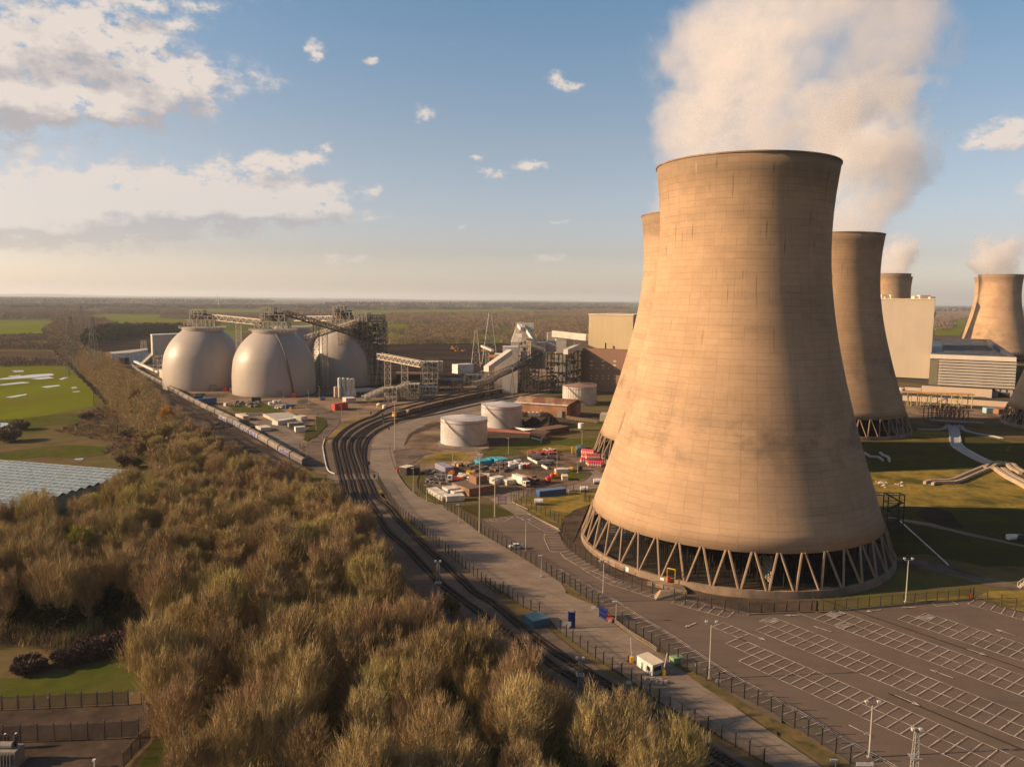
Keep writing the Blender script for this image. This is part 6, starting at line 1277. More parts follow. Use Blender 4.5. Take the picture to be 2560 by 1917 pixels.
CREAM=clad('cream_profiled_cladding',(.43,.335,.19),(.39,.305,.175),2.4,None,.95); CREAM2=clad('pale_profiled_cladding',(.42,.345,.26),(.385,.32,.24),3.,None,.96); BRN=clad('brown_profiled_cladding',(.20,.105,.062),(.175,.092,.056),1.6,None,.82); LOUV=M('louvre_grey',(.31,.28,.24),(.27,.24,.21),.1,.6); RFD=M('dark_blue_roof',(.045,.05,.06),(.035,.038,.046),.1,.5,c3=(.08,.08,.085),s3=.05); OLV=M('olive_panel',(.15,.135,.085),(.12,.11,.07),.2,.7)
WD=Vector((math.cos(R(-28.6)),math.sin(R(-28.6)),0)); WN=Vector((-WD.y,WD.x,0))
# beige over brown boiler house left of the towers
a=Q('c3',1910,948); b=hit('c3',2300,a,WD); zt_=HT(Q('c3',1955,948),'c3',300); zb_=HT(a,'c3',588); WF=WN*75
def quad(p,q,n0,n1): return [(p+WN*n0)[:2],(q+WN*n0)[:2],(q+WN*n1)[:2],(p+WN*n1)[:2]]
BH=thing('boiler_house','big boiler house with beige upper walls over a brown base, left of the towers','building',((a.x+b.x)/2,a.y+30,0))
a2=hit('c3',1955,a+WN*9,WD); b2=b+WN*9; mb=MB(); mb.prism(quad(a,b,0,75),0,zb_); obj('brown_base',mb,BRN,BH); mb=MB(); mb.prism(quad(a2,b2,0,60),zb_,zt_); obj('beige_upper',mb,CREAM,BH); mb=MB(); mb.prism(quad(a2-WD*.5,b2+WD*.5,-.5,60.5),zt_,zt_+.8); obj('roof_edge',mb,CRM,BH)
mb=MB(); u=(b-a).normalized()
for (x,y,wd,hh) in [(x_,y_,2.6,1.4) for y_ in (700,735) for x_ in (1985,2085,2185)]+[(x_,y_,1.2,.8) for y_ in (762,825,850) for x_ in (1985,2035,2085,2135,2185)]:
    q=hit('c3',x,a,WD); z=HT(q,'c3',y); mb.ob(q+u*wd/2-WN*.02,q-u*wd/2-WN*.02,.12,z-hh/2,z+hh/2)
obj('vents',mb,M('vent_light',(.42,.35,.28),(.35,.29,.235),.5,.6),BH)
mb=MB(); q=hit('c3',2103,a+WN*5,WD); mb.bar((q.x,q.y,zb_),(q.x,q.y,zb_+5),1.2); obj('vent_pipe',mb,DKC,BH)
a,b=Q('c3',1770,905),Q('c3',1905,900); box_thing('brick_annex','low brick annex at the foot of the brown boiler house','building','c3',1775,880,1905,880,16,838,M('brick_red',(.30,.15,.09),(.235,.115,.07),.4,.9),parts=False)
box_thing('cream_kiosk','small cream kiosk at the base of the brown boiler house','kiosk','c3',1955,918,2045,935,8,890,CRM)
# tall cream block on the right
b=Q('c5',1275,1262); a=hit('c5',560,b,WD); zt_=HT(b,'c5',432); PB=thing('boiler_house','tall pale cream boiler house standing right of the second tower','building',((a.x+b.x)/2,a.y+20,0)); mb=MB(); mb.prism(quad(a,b,0,70),5,zt_); obj('cladding',mb,CREAM2,PB); mb=MB(); mb.prism(quad(a+WD,b-WD,1.5,60),0,5.0); obj('plinth',mb,DKC,PB); mb=MB(); mb.prism(quad(a-WD*.5,b+WD*.6,-.5,70.5),zt_,zt_+.9); obj('roof_edge',mb,CRM,PB)
mb=MB()
for x,w_,h_ in ((810,5,4),(850,6,2),(890,3,3.5),(1170,12,2.4),(1215,10,3.4),(1290,5,2)): q=hit('c5',x,a+WN*4,WD); mb.box(q.x-w_/2,q.y+6,zt_+.9,q.x+w_/2,q.y+12,zt_+.9+h_)
obj('roof_plant',mb,CRM,PB); mb=MB()
for zz,px in ((HT(b,'c5',565),1.6),(HT(b,'c5',590),1.0)): mb.prism(quad(b-WD*.4,b+WD*px,2,10),zz-1.4,zz+1.2)
obj('wall_duct',mb,CRM,PB)
# turbine hall
b=Q('c5',2095,1402); a=hit('c5',1358,b,WD); ax=hit('c5',1270,b,WD); zf=HT(b,'c5',1000); zl=HT(b,'c5',1310); dep=360.; TH=thing('turbine_hall','low turbine hall with a wall of horizontal grey louvres and dark sunken roof','building',((a.x+b.x)/2,a.y+40,0)); k_=Vector((0,0,1))
mb=MB(); mb.prism(quad(ax,b,1,dep),0,zf-5); obj('wall',mb,LOUV,TH)
lm=MB(); n=9; e=b+WD*.9
for i in range(n):
    z1=zl+(zf-3.6-zl)*(i+1)/n; z0=zl+(zf-3.6-zl)*i/n; lm.add([a+WN*.6+k_*(z1-.25),e+WN*.6+k_*(z1-.25),e-WN*.75+k_*(z0+.12),a-WN*.75+k_*(z0+.12),a+WN*.9+k_*(z1-.6),e+WN*.9+k_*(z1-.6)],[(0,3,2,1),(3,0,4),(2,5,1),(4,5,2,3)])
obj('louvres',lm,LOUV,TH); mb=MB(); mb.prism(quad(ax,a-WD*.2,-.1,.9),zl-4,zf-3.6); obj('side_panel',mb,OLV,TH)
e=b+WD*.6; mb=MB(); mb.add([ax-WN+k_*(zf-3.4),e-WN+k_*(zf-3.4),e+WN*2.5+k_*zf,ax+WN*2.5+k_*zf,ax+WN*3.5+k_*zf,e+WN*3.5+k_*zf,e+WN*3.5+k_*(zf-5),ax+WN*3.5+k_*(zf-5)],[(0,1,2,3),(3,2,5,4),(4,5,6,7),(0,3,4,7),(1,6,5,2)]); obj('parapet_front',mb,M('parapet_pale',(.50,.43,.34),(.45,.385,.305),.1,.6),TH)
mb=MB(); mb.prism(quad(b-WD*3,b+WD*.6,3.6,dep),zf-5,zf+.3); mb.prism(quad(ax,b-WD*3.01,dep-3,dep),zf-5,zf+.3); obj('parapet_back',mb,RFD,TH)
mb=MB(); mb.prism(quad(ax,b-WD*3.02,3.6,dep-3.02),zf-5.2,zf-3)
for i in range(22): y_=8+i*(dep-22)/21; mb.prism(quad(ax+WD*10,b-WD*8,y_,y_+6),zf-3,zf-1.2)
obj('roof',mb,RFD,TH); mb=MB()
for x in (1925,1985,2050): q=hit('c5',x,a,WD); mb.prism(quad(q-WD*.6,q+WD*.6,.86,1.2),zl-3,zl-1)
q=hit('c5',2010,a,WD); mb.prism(quad(q-WD*3,q+WD*5,.86,1.3),.1,4.2); obj('door',mb,BLKP,TH)
PNK=M('cream_render',(.50,.395,.30),(.45,.355,.27),.1,.75,c3=(.5,.39,.29),s3=.1)
def lowb(lab,x0_,y0_,x1_,y1_,yt,dep,m=PNK):
    q=hit('c5',x0_,Q('c5',x1_,y1_),WD); y0_=y1_
    lo_,hi_=900.,1600.
    for _ in range(30):
        m_=(lo_+hi_)/2
        if Q('c5',x0_,m_).length>q.length: lo_=m_
        else: hi_=m_
    y0_=lo_
    return box_thing('annex_building',lab,'building','c5',x0_,y0_,x1_,y1_,dep,yt,m,parts=True,roofm=DKC)
lowb('cream upper annex running in front of the louvred hall',1195,1345,1888,1400,1275,14); lowb('small cream block left of the cream upper annex',1030,1330,1192,1335,1290,10); lowb('long low cream building along the foot of the turbine hall',1010,1440,2150,1500,1372,12)
p=Q('c5',990,1350); T=thing('white_tank','white tank at the left end of the cream buildings by the second tower','tank',p); mb=MB(); mb.cyl((p.x,p.y),3.5,.4,HT(p,'c5',1302),20); obj('shell',mb,WP,T); mb=MB(); mb.cyl((p.x,p.y),3.7,0,.4,20); mb.cyl((p.x,p.y),3.6,HT(p,'c5',1302),HT(p,'c5',1295),20,1.); obj('roof',mb,WP,T)
a,b=Q('c5',1090,1480),Q('c5',1690,1505); h=HT(a,'c5',1350); T=thing('pipe_rack','yellow-green pipe rack with orange pipes in front of the cream buildings','pipe rack',((a.x+b.x)/2,a.y,0)); YG=M('yellow_green_paint',(.42,.38,.13),(.34,.31,.11),.4,.7); mb=MB()
for i in range(7):
    q=a.lerp(b,i/6); 
    for s in (0,5): mb.bar((q.x,q.y+s,0),(q.x,q.y+s,h),.5)
    mb.bar((q.x,q.y,h),(q.x,q.y+5,h),.5)
    if i in (1,4): q2=a.lerp(b,(i+1)/6); mb.bar((q.x,q.y,0),(q2.x,q2.y,h),.35); mb.bar((q2.x,q2.y,0),(q.x,q.y,h),.35)
obj('frame',mb,YG,T); mb=MB()
for s in (.6,1.8,3.2,4.4): mb.bar((a.x-12,a.y+s,h+.5),(b.x+2,b.y+s,h+.5),.9,n=6)
obj('pipes',mb,M('orange_pipe',(.55,.30,.11),(.45,.24,.09),.3,.6),T); mb=MB(); rg=random.Random(3)
for i in range(40): q=a.lerp(b,rg.random()); x,y=q.x,q.y+rg.uniform(-3,7); s=rg.uniform(.3,1.1); mb.box(x-s,y-s,0,x+s,y+s,rg.uniform(.6,2.6))
obj('pumps',mb,MACH,T)
a,b=Q('c5',1120,1460),Q('c5',1890,1480); h=HT(a,'c5',1385); T=thing('steel_canopy_frame','grey skeletal steel frame behind the yellow-green pipe rack','steel structure',((a.x+b.x)/2,a.y,0)); mb=MB(); 
for i in range(8):
    q=a.lerp(b,i/7); mb.bar((q.x,q.y+8,0),(q.x,q.y+8,h),.4); mb.bar((q.x,q.y+8,h),(q.x+2.2,q.y+8,h-1.8),.3)
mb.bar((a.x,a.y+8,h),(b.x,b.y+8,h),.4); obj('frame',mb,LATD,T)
box_thing('site_cabin','pale blue cabins by the pipe rack, near the leaning tower','cabin','c5',1835,1552,1940,1552,4,1500,M('cabin_pale_blue',(.30,.43,.47),(.25,.37,.41),.4,.6)); box_thing('brick_store','low brick store right of the pale blue cabins','building','c5',1955,1560,2090,1552,8,1512,MATS['brick_red'])
# circulating water works between the towers
a,b=Q('c6',1365,250),Q('c6',1650,260); T=thing('pump_hall_frame','rusty steel sluice frame where the white channel begins','sluice',((a.x+b.x)/2,a.y,0)); mb=MB(); h=HT(a,'c6',95); RUS=M('rusty_steel',(.17,.09,.05),(.12,.065,.04),.5,.85)
for i in range(7):
    q=a.lerp(b,i/6)
    for s in (0,9,18): mb.bar((q.x,q.y+s,0),(q.x,q.y+s,h),.5)
for s in (0,9,18):
    for z in (h*.55,h): mb.bar((a.x-3,a.y+s,z),(b.x+3,b.y+s,z),.5)
for i in range(6):
    q=a.lerp(b,i/6); q2=a.lerp(b,(i+1)/6); mb.bar((q.x,q.y,h*.55),(q2.x,q2.y,h),.3); mb.box(q.x+.6,q.y+2,.3,q2.x-.6,q2.y+17,1.2)
obj('frame',mb,RUS,T); mb=MB(); mb.bar((a.x-7,a.y-3,HT(a,'c6',190)),(b.x+8,b.y-3,HT(a,'c6',205)),1.,n=6); obj('pipe',mb,GALV,T)
WCH=M('channel_concrete',(.38,.36,.34),(.31,.295,.28),.3,.8)
def channel(lab,pts,w,h,m=WCH,name='concrete_channel',z=.12):
    c=resample(smooth_line(pts,1.5),1.5); mb=MB(); ribbon(mb,c,w,z+.12); 
    for s in (-1,1):
        for a,b in zip(c,c[1:]):
            d=(b-a).normalized(); q=Vector((-d.y,d.x,0))*s*w/2; mb.bar(a+q+Vector((0,0,h/2+z)),b+q+Vector((0,0,h/2+z)),h,n=4)
    return tag(obj(name,mb,m),lab,'channel')
channel('white walled channel running from the sluice towards the tussock field',QS('c6',[(1510,220),(1520,320),(1545,450),(1640,520),(1760,585),(1890,640)]),5,.9)
channel('curved concrete kerb channel left of the white channel',QS('c6',[(1160,292),(1300,296),(1410,290),(1450,260),(1455,215)]),1.6,.6); channel('curved concrete kerb channel right of the white channel',QS('c6',[(1580,230),(1600,285),(1660,315),(1790,345),(1920,365),(1990,385)]),1.6,.6)
SAN=M('sandy_concrete',(.40,.31,.215),(.31,.24,.165),.3,.85); channel('sandy concrete flume crossing the tussock field',QS('c6',[(1265,838),(1300,822),(1420,818),(1530,808),(1680,745),(1860,668)]),3.,1.3,SAN); channel('raised sandy flume bending right at the edge of the frame',QS('c6',[(1850,690),(1900,650),(1960,638),(2060,648),(2110,690),(2208,745)]),2.6,1.6,SAN); channel('thick sandy pipe channel running off the right edge',QS('c6',[(1960,700),(2060,770),(2208,850),(2400,960)]),2.8,2.,SAN)
for pts,l in (([(640,535),(700,570),(770,575),(815,605)],'pale bent pipe lying on the grass, left of two'),([(790,530),(830,560),(870,575),(880,612)],'pale bent pipe lying on the grass, right of two')):
    c=smooth_line(QS('c6',pts),1.5); mb=MB()
    for a,b in zip(c,c[1:]): mb.bar(a+Vector((0,0,.6)),b+Vector((0,0,.6)),1.1,n=8)
    tag(obj('outfall_pipe',mb,WCH),l,'pipe')
rg=random.Random(9)
for cx0,cy0,rx,ry,n,l in ((800,825,80,28,60,'spread of pale rubble beside the nearest tower, larger heap'),(990,840,50,18,30,'smaller heap of pale rubble on the tussock field')):
    mb=MB()
    for i in range(n):
        p=Q('c6',cx0+rg.gauss(0,.45)*rx,cy0+rg.gauss(0,.45)*ry); s=rg.uniform(.3,1.1); mb.add([(p.x+s*rg.uniform(-1,1),p.y+s*rg.uniform(-1,1),rg.uniform(0,.9)*s) for _ in range(4)]+[(p.x,p.y,0)],[(0,1,2),(0,2,3),(0,3,1),(1,3,2)])
    o=obj('rubble_heap',mb,M('pale_rubble',(.52,.43,.34),(.4,.33,.26),.5,.9)); tag(o,l,'rubble')
c=[Q('c6',990,1202),Q('c6',1460,1630)]; mb=MB(); mb.bar(c[0]+Vector((0,0,.3)),c[1]+Vector((0,0,.3)),.4,n=6); tag(obj('white_pipe',mb,WHT),'thin white pipe lying straight across the dark grass','pipe')
p=Q('c6',2120,1375); mb=MB(); mb.bar(p+Vector((-2.5,0,.9)),p+Vector((1.6,0,.9)),1.7,n=10); tag(obj('cylinder_tank',mb,WHT),'white cylinder lying on the dark grass at the right edge','tank'); p=Q('c6',2185,1385); mb=MB(); mb.box(p.x-1.4,p.y-1.2,0,p.x+2,p.y+1.2,1.3); mb.box(p.x-1,p.y-.8,1.3,p.x+.6,p.y+.8,1.9); tag(obj('pump_skid',mb,DKC),'dark pump skid beside the white cylinder','pump')
p=Q('cB',2190,110); T=thing('access_steps','white-railed steps at the right edge beside the car park','steps',p); mb=MB()
for i in range(5): mb.box(p.x-.9+i*.5,p.y-.6,0,p.x-.4+i*.5,p.y+.6,.35+.35*i)
obj('treads',mb,M('step_concrete',(.35,.29,.22),(.28,.23,.18),.5,.9),T); mb=MB()
for s in (-.6,.6):
    mb.bar((p.x-.9,p.y+s,1.2),(p.x+1.6,p.y+s,3.0),.1); 
    for i in range(4): mb.bar((p.x-.8+i*.75,p.y+s,.2+.5*i),(p.x-.8+i*.75,p.y+s,1.3+.52*i),.09)
obj('handrail',mb,WHT,T)
# ---------------------------------------------------------------- oil tanks, brick store
TNK=M('tank_grey_white',(.47,.445,.43),(.42,.40,.385),.12,.5,c3=(.36,.31,.265),s3=.10); TNK2=M('tank_pale',(.56,.52,.46),(.50,.465,.41),.12,.5,c3=(.42,.37,.31),s3=.1)
def tank(lab,k,x,yb,rpx,yrim,m,roofm,ribs=False):
    p=Q(k,x,yb); d=Vector((p.x,p.y,0)).normalized(); r=(Q(k,x+rpx,yb)-Q(k,x-rpx,yb)).length/2; r=r*(p.length+r)/p.length; c=p+d*r; h=HT(p,k,yrim); T=thing('oil_tank',lab,'storage tank',c,0,'oil storage tanks'); mb=MB(); mb.lathe((c.x,c.y),[(r,.3),(r,h)],64); obj('shell',mb,m,T,smooth=True)
    mb=MB(); mb.cyl((c.x,c.y),r+1.2,0,.3,64); obj('base_ring',mb,CONC,T)
    mb=MB(); mb.lathe((c.x,c.y),[(r+.12,h-.05),(r+.12,h+.15),(r*.5,h+r*.09),(.4,h+r*.17),(.01,h+r*.17)],48); obj('cone_roof',mb,roofm,T)
    mb=MB()
    for zz in (.33,.66): mb.lathe((c.x,c.y),[(r+.04,h*zz-.1),(r+.14,h*zz-.1),(r+.14,h*zz+.1),(r+.04,h*zz+.1)],48)
    if ribs:
        for i in range(40): a=2*PI*i/40; mb.bar((c.x+(r+.08)*math.cos(a),c.y+(r+.08)*math.sin(a),.3),(c.x+(r+.08)*math.cos(a),c.y+(r+.08)*math.sin(a),h),.2)
    obj('shell_bands',mb,m,T); mb=MB()
    mb.lathe((c.x,c.y),[(r+.16,h-1.5),(r+.3,h-1.5),(r+.3,h-1.25),(r+.16,h-1.25)],48); obj('pipe_ring',mb,M('red_pipe',(.33,.12,.10),(.26,.095,.08),.5,.6),T); mb=MB()
    for i in range(40):
        a=2*PI*i/40; a2=2*PI*(i+1)/40; A=Vector((c.x+r*math.cos(a),c.y+r*math.sin(a),h)); B=Vector((c.x+r*math.cos(a2),c.y+r*math.sin(a2),h)); mb.bar(A,A+Vector((0,0,1.3)),.11); mb.bar(A+Vector((0,0,1.3)),B+Vector((0,0,1.3)),.1); mb.bar(A+Vector((0,0,.7)),B+Vector((0,0,.7)),.08)
    for sx in (-.8,.8): mb.bar((c.x+sx,c.y,h+r*.17),(c.x+sx,c.y,h+r*.17+1.2),.2)
    obj('handrail',mb,PSTL,T); mb=MB()
    for i in range(18):
        a=-PI/2-R(48)+R(70)*i/18; a2=a+R(70)/18; z=h*(1-i/18); z2=h*(1-(i+1)/18); A=Vector((c.x+(r+.5)*math.cos(a),c.y+(r+.5)*math.sin(a),z)); B=Vector((c.x+(r+.5)*math.cos(a2),c.y+(r+.5)*math.sin(a2),z2)); mb.bar(A,B,.34); mb.bar(A+Vector((0,0,1)),B+Vector((0,0,1)),.12); mb.bar(A,A+Vector((0,0,1)),.08)
    obj('spiral_stair',mb,M('stair_grey',(.20,.18,.155),(.16,.145,.125),.5,.7),T); return T
tank('nearest grey-white oil tank, left of the pair in the bund','c3',896,1440,201,1222,TNK,M('tank_roof',(.46,.42,.415),(.41,.375,.37),.2,.6)); tank('second grey-white oil tank, behind and right of the nearest one','c3',1220,1285,176,1098,TNK,M('tank_roof',(.46,.42,.41))); tank('oil tank with a rust brown roof behind the brick store','c3',1891,1085,144,928,TNK2,M('tank_roof_brown',(.26,.15,.10),(.21,.12,.08),.2,.8),True)
# brick store with rusted roof
a,b=Q('c3',1345,1160),Q('c3',1782,1190); h=HT(b,'c3',1080); BRK=M('brick_warm',(.33,.165,.085),(.275,.135,.07),.6,.9,c3=(.2,.105,.06),s3=.15); T=thing('brick_store','long brick store with a rusty patched roof behind the oil tanks','building',((a.x+b.x)/2,a.y+8,0)); u=(b-a).normalized(); n=Vector((-u.y,u.x,0)); dp=17; mb=MB(); mb.ob(a,b,dp*.5,0,h); e=b+u*0; mb.ob(a+n*dp*.5,b+n*dp*.5+u*4,dp*.55,0,h-.02); obj('brick_wall',mb,BRK,T)
rf=M('rusty_roof',(.20,.075,.045),(.14,.055,.035),.5,.9,c3=(.36,.25,.14),s3=.12,stretch=(1,.25,1)); mb=MB(); A=a-u*.8-n*.6+Vector((0,0,h+.05)); B=b+u*.8-n*.6+Vector((0,0,h+.05)); rr_=n*(dp*.55)+Vector((0,0,3.0)); B2=b+u*5+n*(dp*1.1)+Vector((0,0,h+.05)); A2=a-u*.8+n*(dp*1.1)+Vector((0,0,h+.05)); mb.add([A,B,B+u*4.+rr_,A+rr_,A2,B2],[(0,1,2,3),(3,2,5,4),(1,5,2)]); mb.add([v+Vector((0,0,-.25)) for v in (A,B,B+u*4.+rr_,A+rr_,A2,B2)],[(3,2,1,0),(4,5,2,3)]); obj('roof',mb,rf,T); mb=MB(); mb.ob(A-n*.25-u*.2,B-n*.25+u*.2,.35,h-.35,h+.25); obj('gutter',mb,WHT,T)
q=Q('c3',1722,1188); mb=MB(); mb.ob(q-u*1.6-n*.08,q+u*1.6-n*.08,.2,.05,HT(q,'c3',1123)); obj('door',mb,M('door_grey',(.24,.215,.19)),T)
drm=None
for i,x in enumerate((1400,1428,1462,1498,1534,1568,1600)):
    p=Q('c3',x,1178); r=1.5; mt=MATS['pale_rubble'] if i in (2,3,4) else RUS
    T=thing('gas_cylinder',['rusty drum first in the row before the brick store','rusty drum second in the row before the brick store','leftmost white drum in the row before the brick store','middle white drum in the row before the brick store','rightmost white drum in the row before the brick store','rusty drum right of the white drums','rusty drum at the right end of the row'][i],'drum',p,0,'drums along the brick store'); mb=MB(); v=[]
    for dy in (-1.8,1.8): v+=[(p.x+r*math.cos(k*PI/6),p.y+dy,r+r*math.sin(k*PI/6)+.2) for k in range(12)]
    mb.add(v,[tuple(range(12)),tuple(range(23,11,-1))]+[(k,12+k,12+(k+1)%12,(k+1)%12) for k in range(12)]); obj('drum',mb,mt,T); mb=MB(); mb.box(p.x-1.1,p.y-1.5,0,p.x+1.1,p.y+1.5,.5); obj('cradle',mb,RUS,T)
a,b=Q('c3',1460,1340),Q('c3',1800,1330); box_thing('brick_shed','long low dark brick shed below the coal heaps behind the yard','shed','c3',1465,1375,1600,1385,9,1318,M('brick_dark',(.10,.06,.042),(.075,.046,.034),.5,.9)); box_thing('brick_shed','low brown-roofed shed joined to the long dark shed','shed','c3',1602,1345,1805,1310,8,1295,M('brick_dark',(.10,.06,.042)),roofm=RUS)
for i,(x,y,rx,hh) in enumerate(((1500,1255,62,5),(1640,1270,80,7),(1385,1240,36,3.5))):
    p=Q('c3',x,y); mb=MB(); rg=random.Random(i); nn=18; ring=lambda f,z:[(p.x+rx*.11*f*math.cos(2*PI*k/nn)*rg.uniform(.85,1.1),p.y+rx*.11*f*1.2*math.sin(2*PI*k/nn)*rg.uniform(.85,1.1),z*rg.uniform(.85,1.1)) for k in range(nn)]
    v=ring(1,0.02)+ring(.62,hh*.5)+ring(.25,hh*.92)+[(p.x,p.y,hh)]; mb.add(v,[(j*nn+k,j*nn+(k+1)%nn,(j+1)*nn+(k+1)%nn,(j+1)*nn+k) for j in range(2) for k in range(nn)]+[(2*nn+k,2*nn+(k+1)%nn,3*nn) for k in range(nn)]); tag(obj('coal_heap',mb,COAL),['dark heap of coal left of the biggest one behind the tanks','biggest dark coal heap behind the tanks','smallest dark heap beside the second tank'][i],'heap')
mb=MB()
for i in range(6): a,b=Q('c3',1310+i*18,1275+i*4),Q('c3',1420+i*22,1310-i*3); mb.bar(a+Vector((0,0,.8)),b+Vector((0,0,.8)),.45,n=6)
tag(obj('pipe_bundle',mb,WHT),'bundle of white pipes on low supports right of the second tank','pipes'); mb=MB()
for i in range(4): a,b=Q('c3',1100,1288+i*8),Q('c3',1530,1330+i*6-i*3); mb.bar(a+Vector((0,0,.6)),b+Vector((0,0,.6)),.4,n=6)
tag(obj('pipe_run',mb,MATS['red_pipe']),'reddish pipe run along the ground beside the oil tanks','pipes')
a,b=Q('c3',2065,1215),Q('c3',2150,1225); box_thing('white_shed','pale shed half hidden by the leg of the second row tower','shed','c3',2068,1218,2150,1222,10,1160,CLD)
p=Q('c3',1905,1295); T=thing('white_tank','small white tank on legs at the edge of the yard behind the barrels','tank',p); mb=MB(); mb.cyl((p.x,p.y),1.7,1.2,4.2,16); obj('shell',mb,WHT,T); mb=MB(); [mb.bar((p.x+math.cos(a)*1.3,p.y+math.sin(a)*1.3,0),(p.x+math.cos(a)*1.3,p.y+math.sin(a)*1.3,1.2),.2) for a in (.5,2.1,3.6,5.2)]; obj('legs',mb,GALV,T)
mb=MB(); a,b=Q('c3',1480,1385),Q('c3',1560,1405)
for q,q2 in ((a+Vector((0,0,1.5)),b+Vector((0,0,1.5))),(b+Vector((0,0,1.5)),Q('c3',1580,1375)+Vector((0,0,1.2))),(b,b+Vector((0,0,1.5)))): mb.bar(q,q2,.7,n=8)
tag(obj('bent_pipe',mb,GALV),'grey bent pipe on the grass bank by the dark shed','pipe')
# ---------------------------------------------------------------- car park markings
LIN=M('road_paint',(.62,.55,.46),(.50,.44,.37),.6,.8,world=True,c3=(.26,.21,.17),s3=.5); LIY=M('faded_paint',(.30,.245,.195),(.22,.18,.145),.5,.85,world=True)
th=R(-53.4); UU=Vector((math.cos(th),math.sin(th),0)); VV=Vector((-UU.y,UU.x,0)); ZM=.44+.05
def uv(u,v): p=UU*u+VV*v; return Vector((p.x,p.y,0))
def tou(p): return p.dot(UU),p.dot(VV)
mk=MB()
def ln(a,b,w=.13,z=ZM,mb=None):
    mb=mb or mk; d=(b-a).normalized(); q=Vector((-d.y,d.x,0))*w/2; mb.add([(a.x-q.x,a.y-q.y,z),(b.x-q.x,b.y-q.y,z),(b.x+q.x,b.y+q.y,z),(a.x+q.x,a.y+q.y,z)],[(0,1,2,3)])
BAY=2.4
def row(vb,vm,vt,u0,u1,ht=None):
    """double row of bays between u0 and u1"""
    for v in (vb,vm,vt):
        if v is not None: ln(uv(u0,v),uv(u1,v),.16)
    lo_,hi_=(vb if vb is not None else vm),(vt if vt is not None else vm); n=int((u1-u0)/BAY)
    for i in range(n+1): ln(uv(u0+i*BAY,lo_),uv(u0+i*BAY,hi_),.13)
uB,_=tou(Q('cB',0,535)); uA,_=tou(Q('cB',240,340)); uU,_=tou(Q('cB',1125,403)); uC,_=tou(Q('cC',1480,1540)); uC2,_=tou(Q('cC',1385,1440)); uBl,_=tou(Q('cC',1690,1308))
def hatch(u0,u1,v0,v1):
    for k in range(7): f=k/7; ln(uv(u0+(u1-u0)*f,v0),uv(u0+(u1-u0)*min(1,f+.45),v1),.1)
    ln(uv(u0,v0),uv(u1,v0),.1); ln(uv(u0,v1),uv(u1,v1),.1); ln(uv(u0,v0),uv(u0,v1),.1)
u_end=5
row(145.8,150.6,155.4,uBl,u_end); hatch(uBl-2.6,uBl-.3,150.7,155.3)
row(162.6,167.1,171.8,uA+4.6,u_end+3); ln(uv(uA,162.6),uv(uA+4.6,162.6)); hatch(uA+5,uA+7.2,167.2,171.7); hatch(uA+9.8,uA+12,162.7,167.0)
row(178.7,183.3,188.2,uU+4.2,u_end+6); row(178.7,183.3,None,uU-.3,uU+4.2); hatch(uU-.3+2,uU+4,183.5,187.8)
row(130.1,134.6,139.2,uC+2,u_end-2); row(None,134.6,139.2,uC2,uC+2); uC3,_=tou(Q('cC',1215,1315)); row(139.2,None,143.2,uC3,uC3+BAY*4)
# single row of bays along the lower fence
fl=QS('cC',[(0,775),(400,1000),(700,1190),(1000,1370),(1400,1640)])+QS('cB',[(0,1040),(340,1230),(540,1350),(800,1500),(1090,1660),(1500,1900)])
c=smooth_line(fl,2); ribbon(mk,c,.14,ZM); c2_=offs(c,-.55); ribbon(mk,c2_,.1,ZM)
for p,q in zip(resample(c,2.45),resample(c,2.45)[1:]):
    d=(q-p).normalized(); nn=Vector((d.y,-d.x,0)); ln(p,p+nn*3.9,.11)
# bays along the curved wire fence of the tower
cv_=smooth_line(QS('cC',[(0,640),(60,690),(180,770),(380,890),(550,950),(810,1035)]),1.5); ribbon(mk,cv_,.14,ZM)
for p in resample(cv_,2.45): 
    d=Vector((.8,.6,0)); ln(p,p+d*4.4,.12)
cv_=smooth_line(QS('cC',[(960,1075),(1200,1140),(1440,1203)]),1.5); ribbon(mk,cv_,.14,ZM); cv2=smooth_line(QS('cC',[(1015,1032),(1250,1085),(1500,1148)]),1.5); ribbon(mk,cv2,.14,ZM)
for f in range(7): a=cv_[0].lerp(cv_[-1],f/6); b=cv2[0].lerp(cv2[-1],f/6); ln(a,b,.13)
for pts in ([(860,1040),(1020,1060),(1130,1005)],[(1130,1000),(1395,1148),(1500,1138)],[(1385,1165),(1380,1200),(1400,1250),(1450,1322),(1590,1318)],[(1520,1322),(1560,1380),(1700,1450),(1850,1510),(2000,1590)]): ribbon(mk,smooth_line(QS('c4',pts),1.5),.14,ZM)
for i in range(7): ln(Q('c4',860+i*45,1038-i*5),Q('c4',895+i*45,1060-i*5),.12)
for i in range(8): ln(Q('c4',1180+i*40,1025+i*18),Q('c4',1270+i*38,1000+i*20),.12)
for i in range(7): ln(Q('c4',1385+i*9,1170+i*24),Q('c4',1520+i*8,1175+i*23),.12)
for i in range(5): ln(Q('c4',1570+i*110,1390+i*52),Q('c4',1630+i*110,1372+i*50),.12)
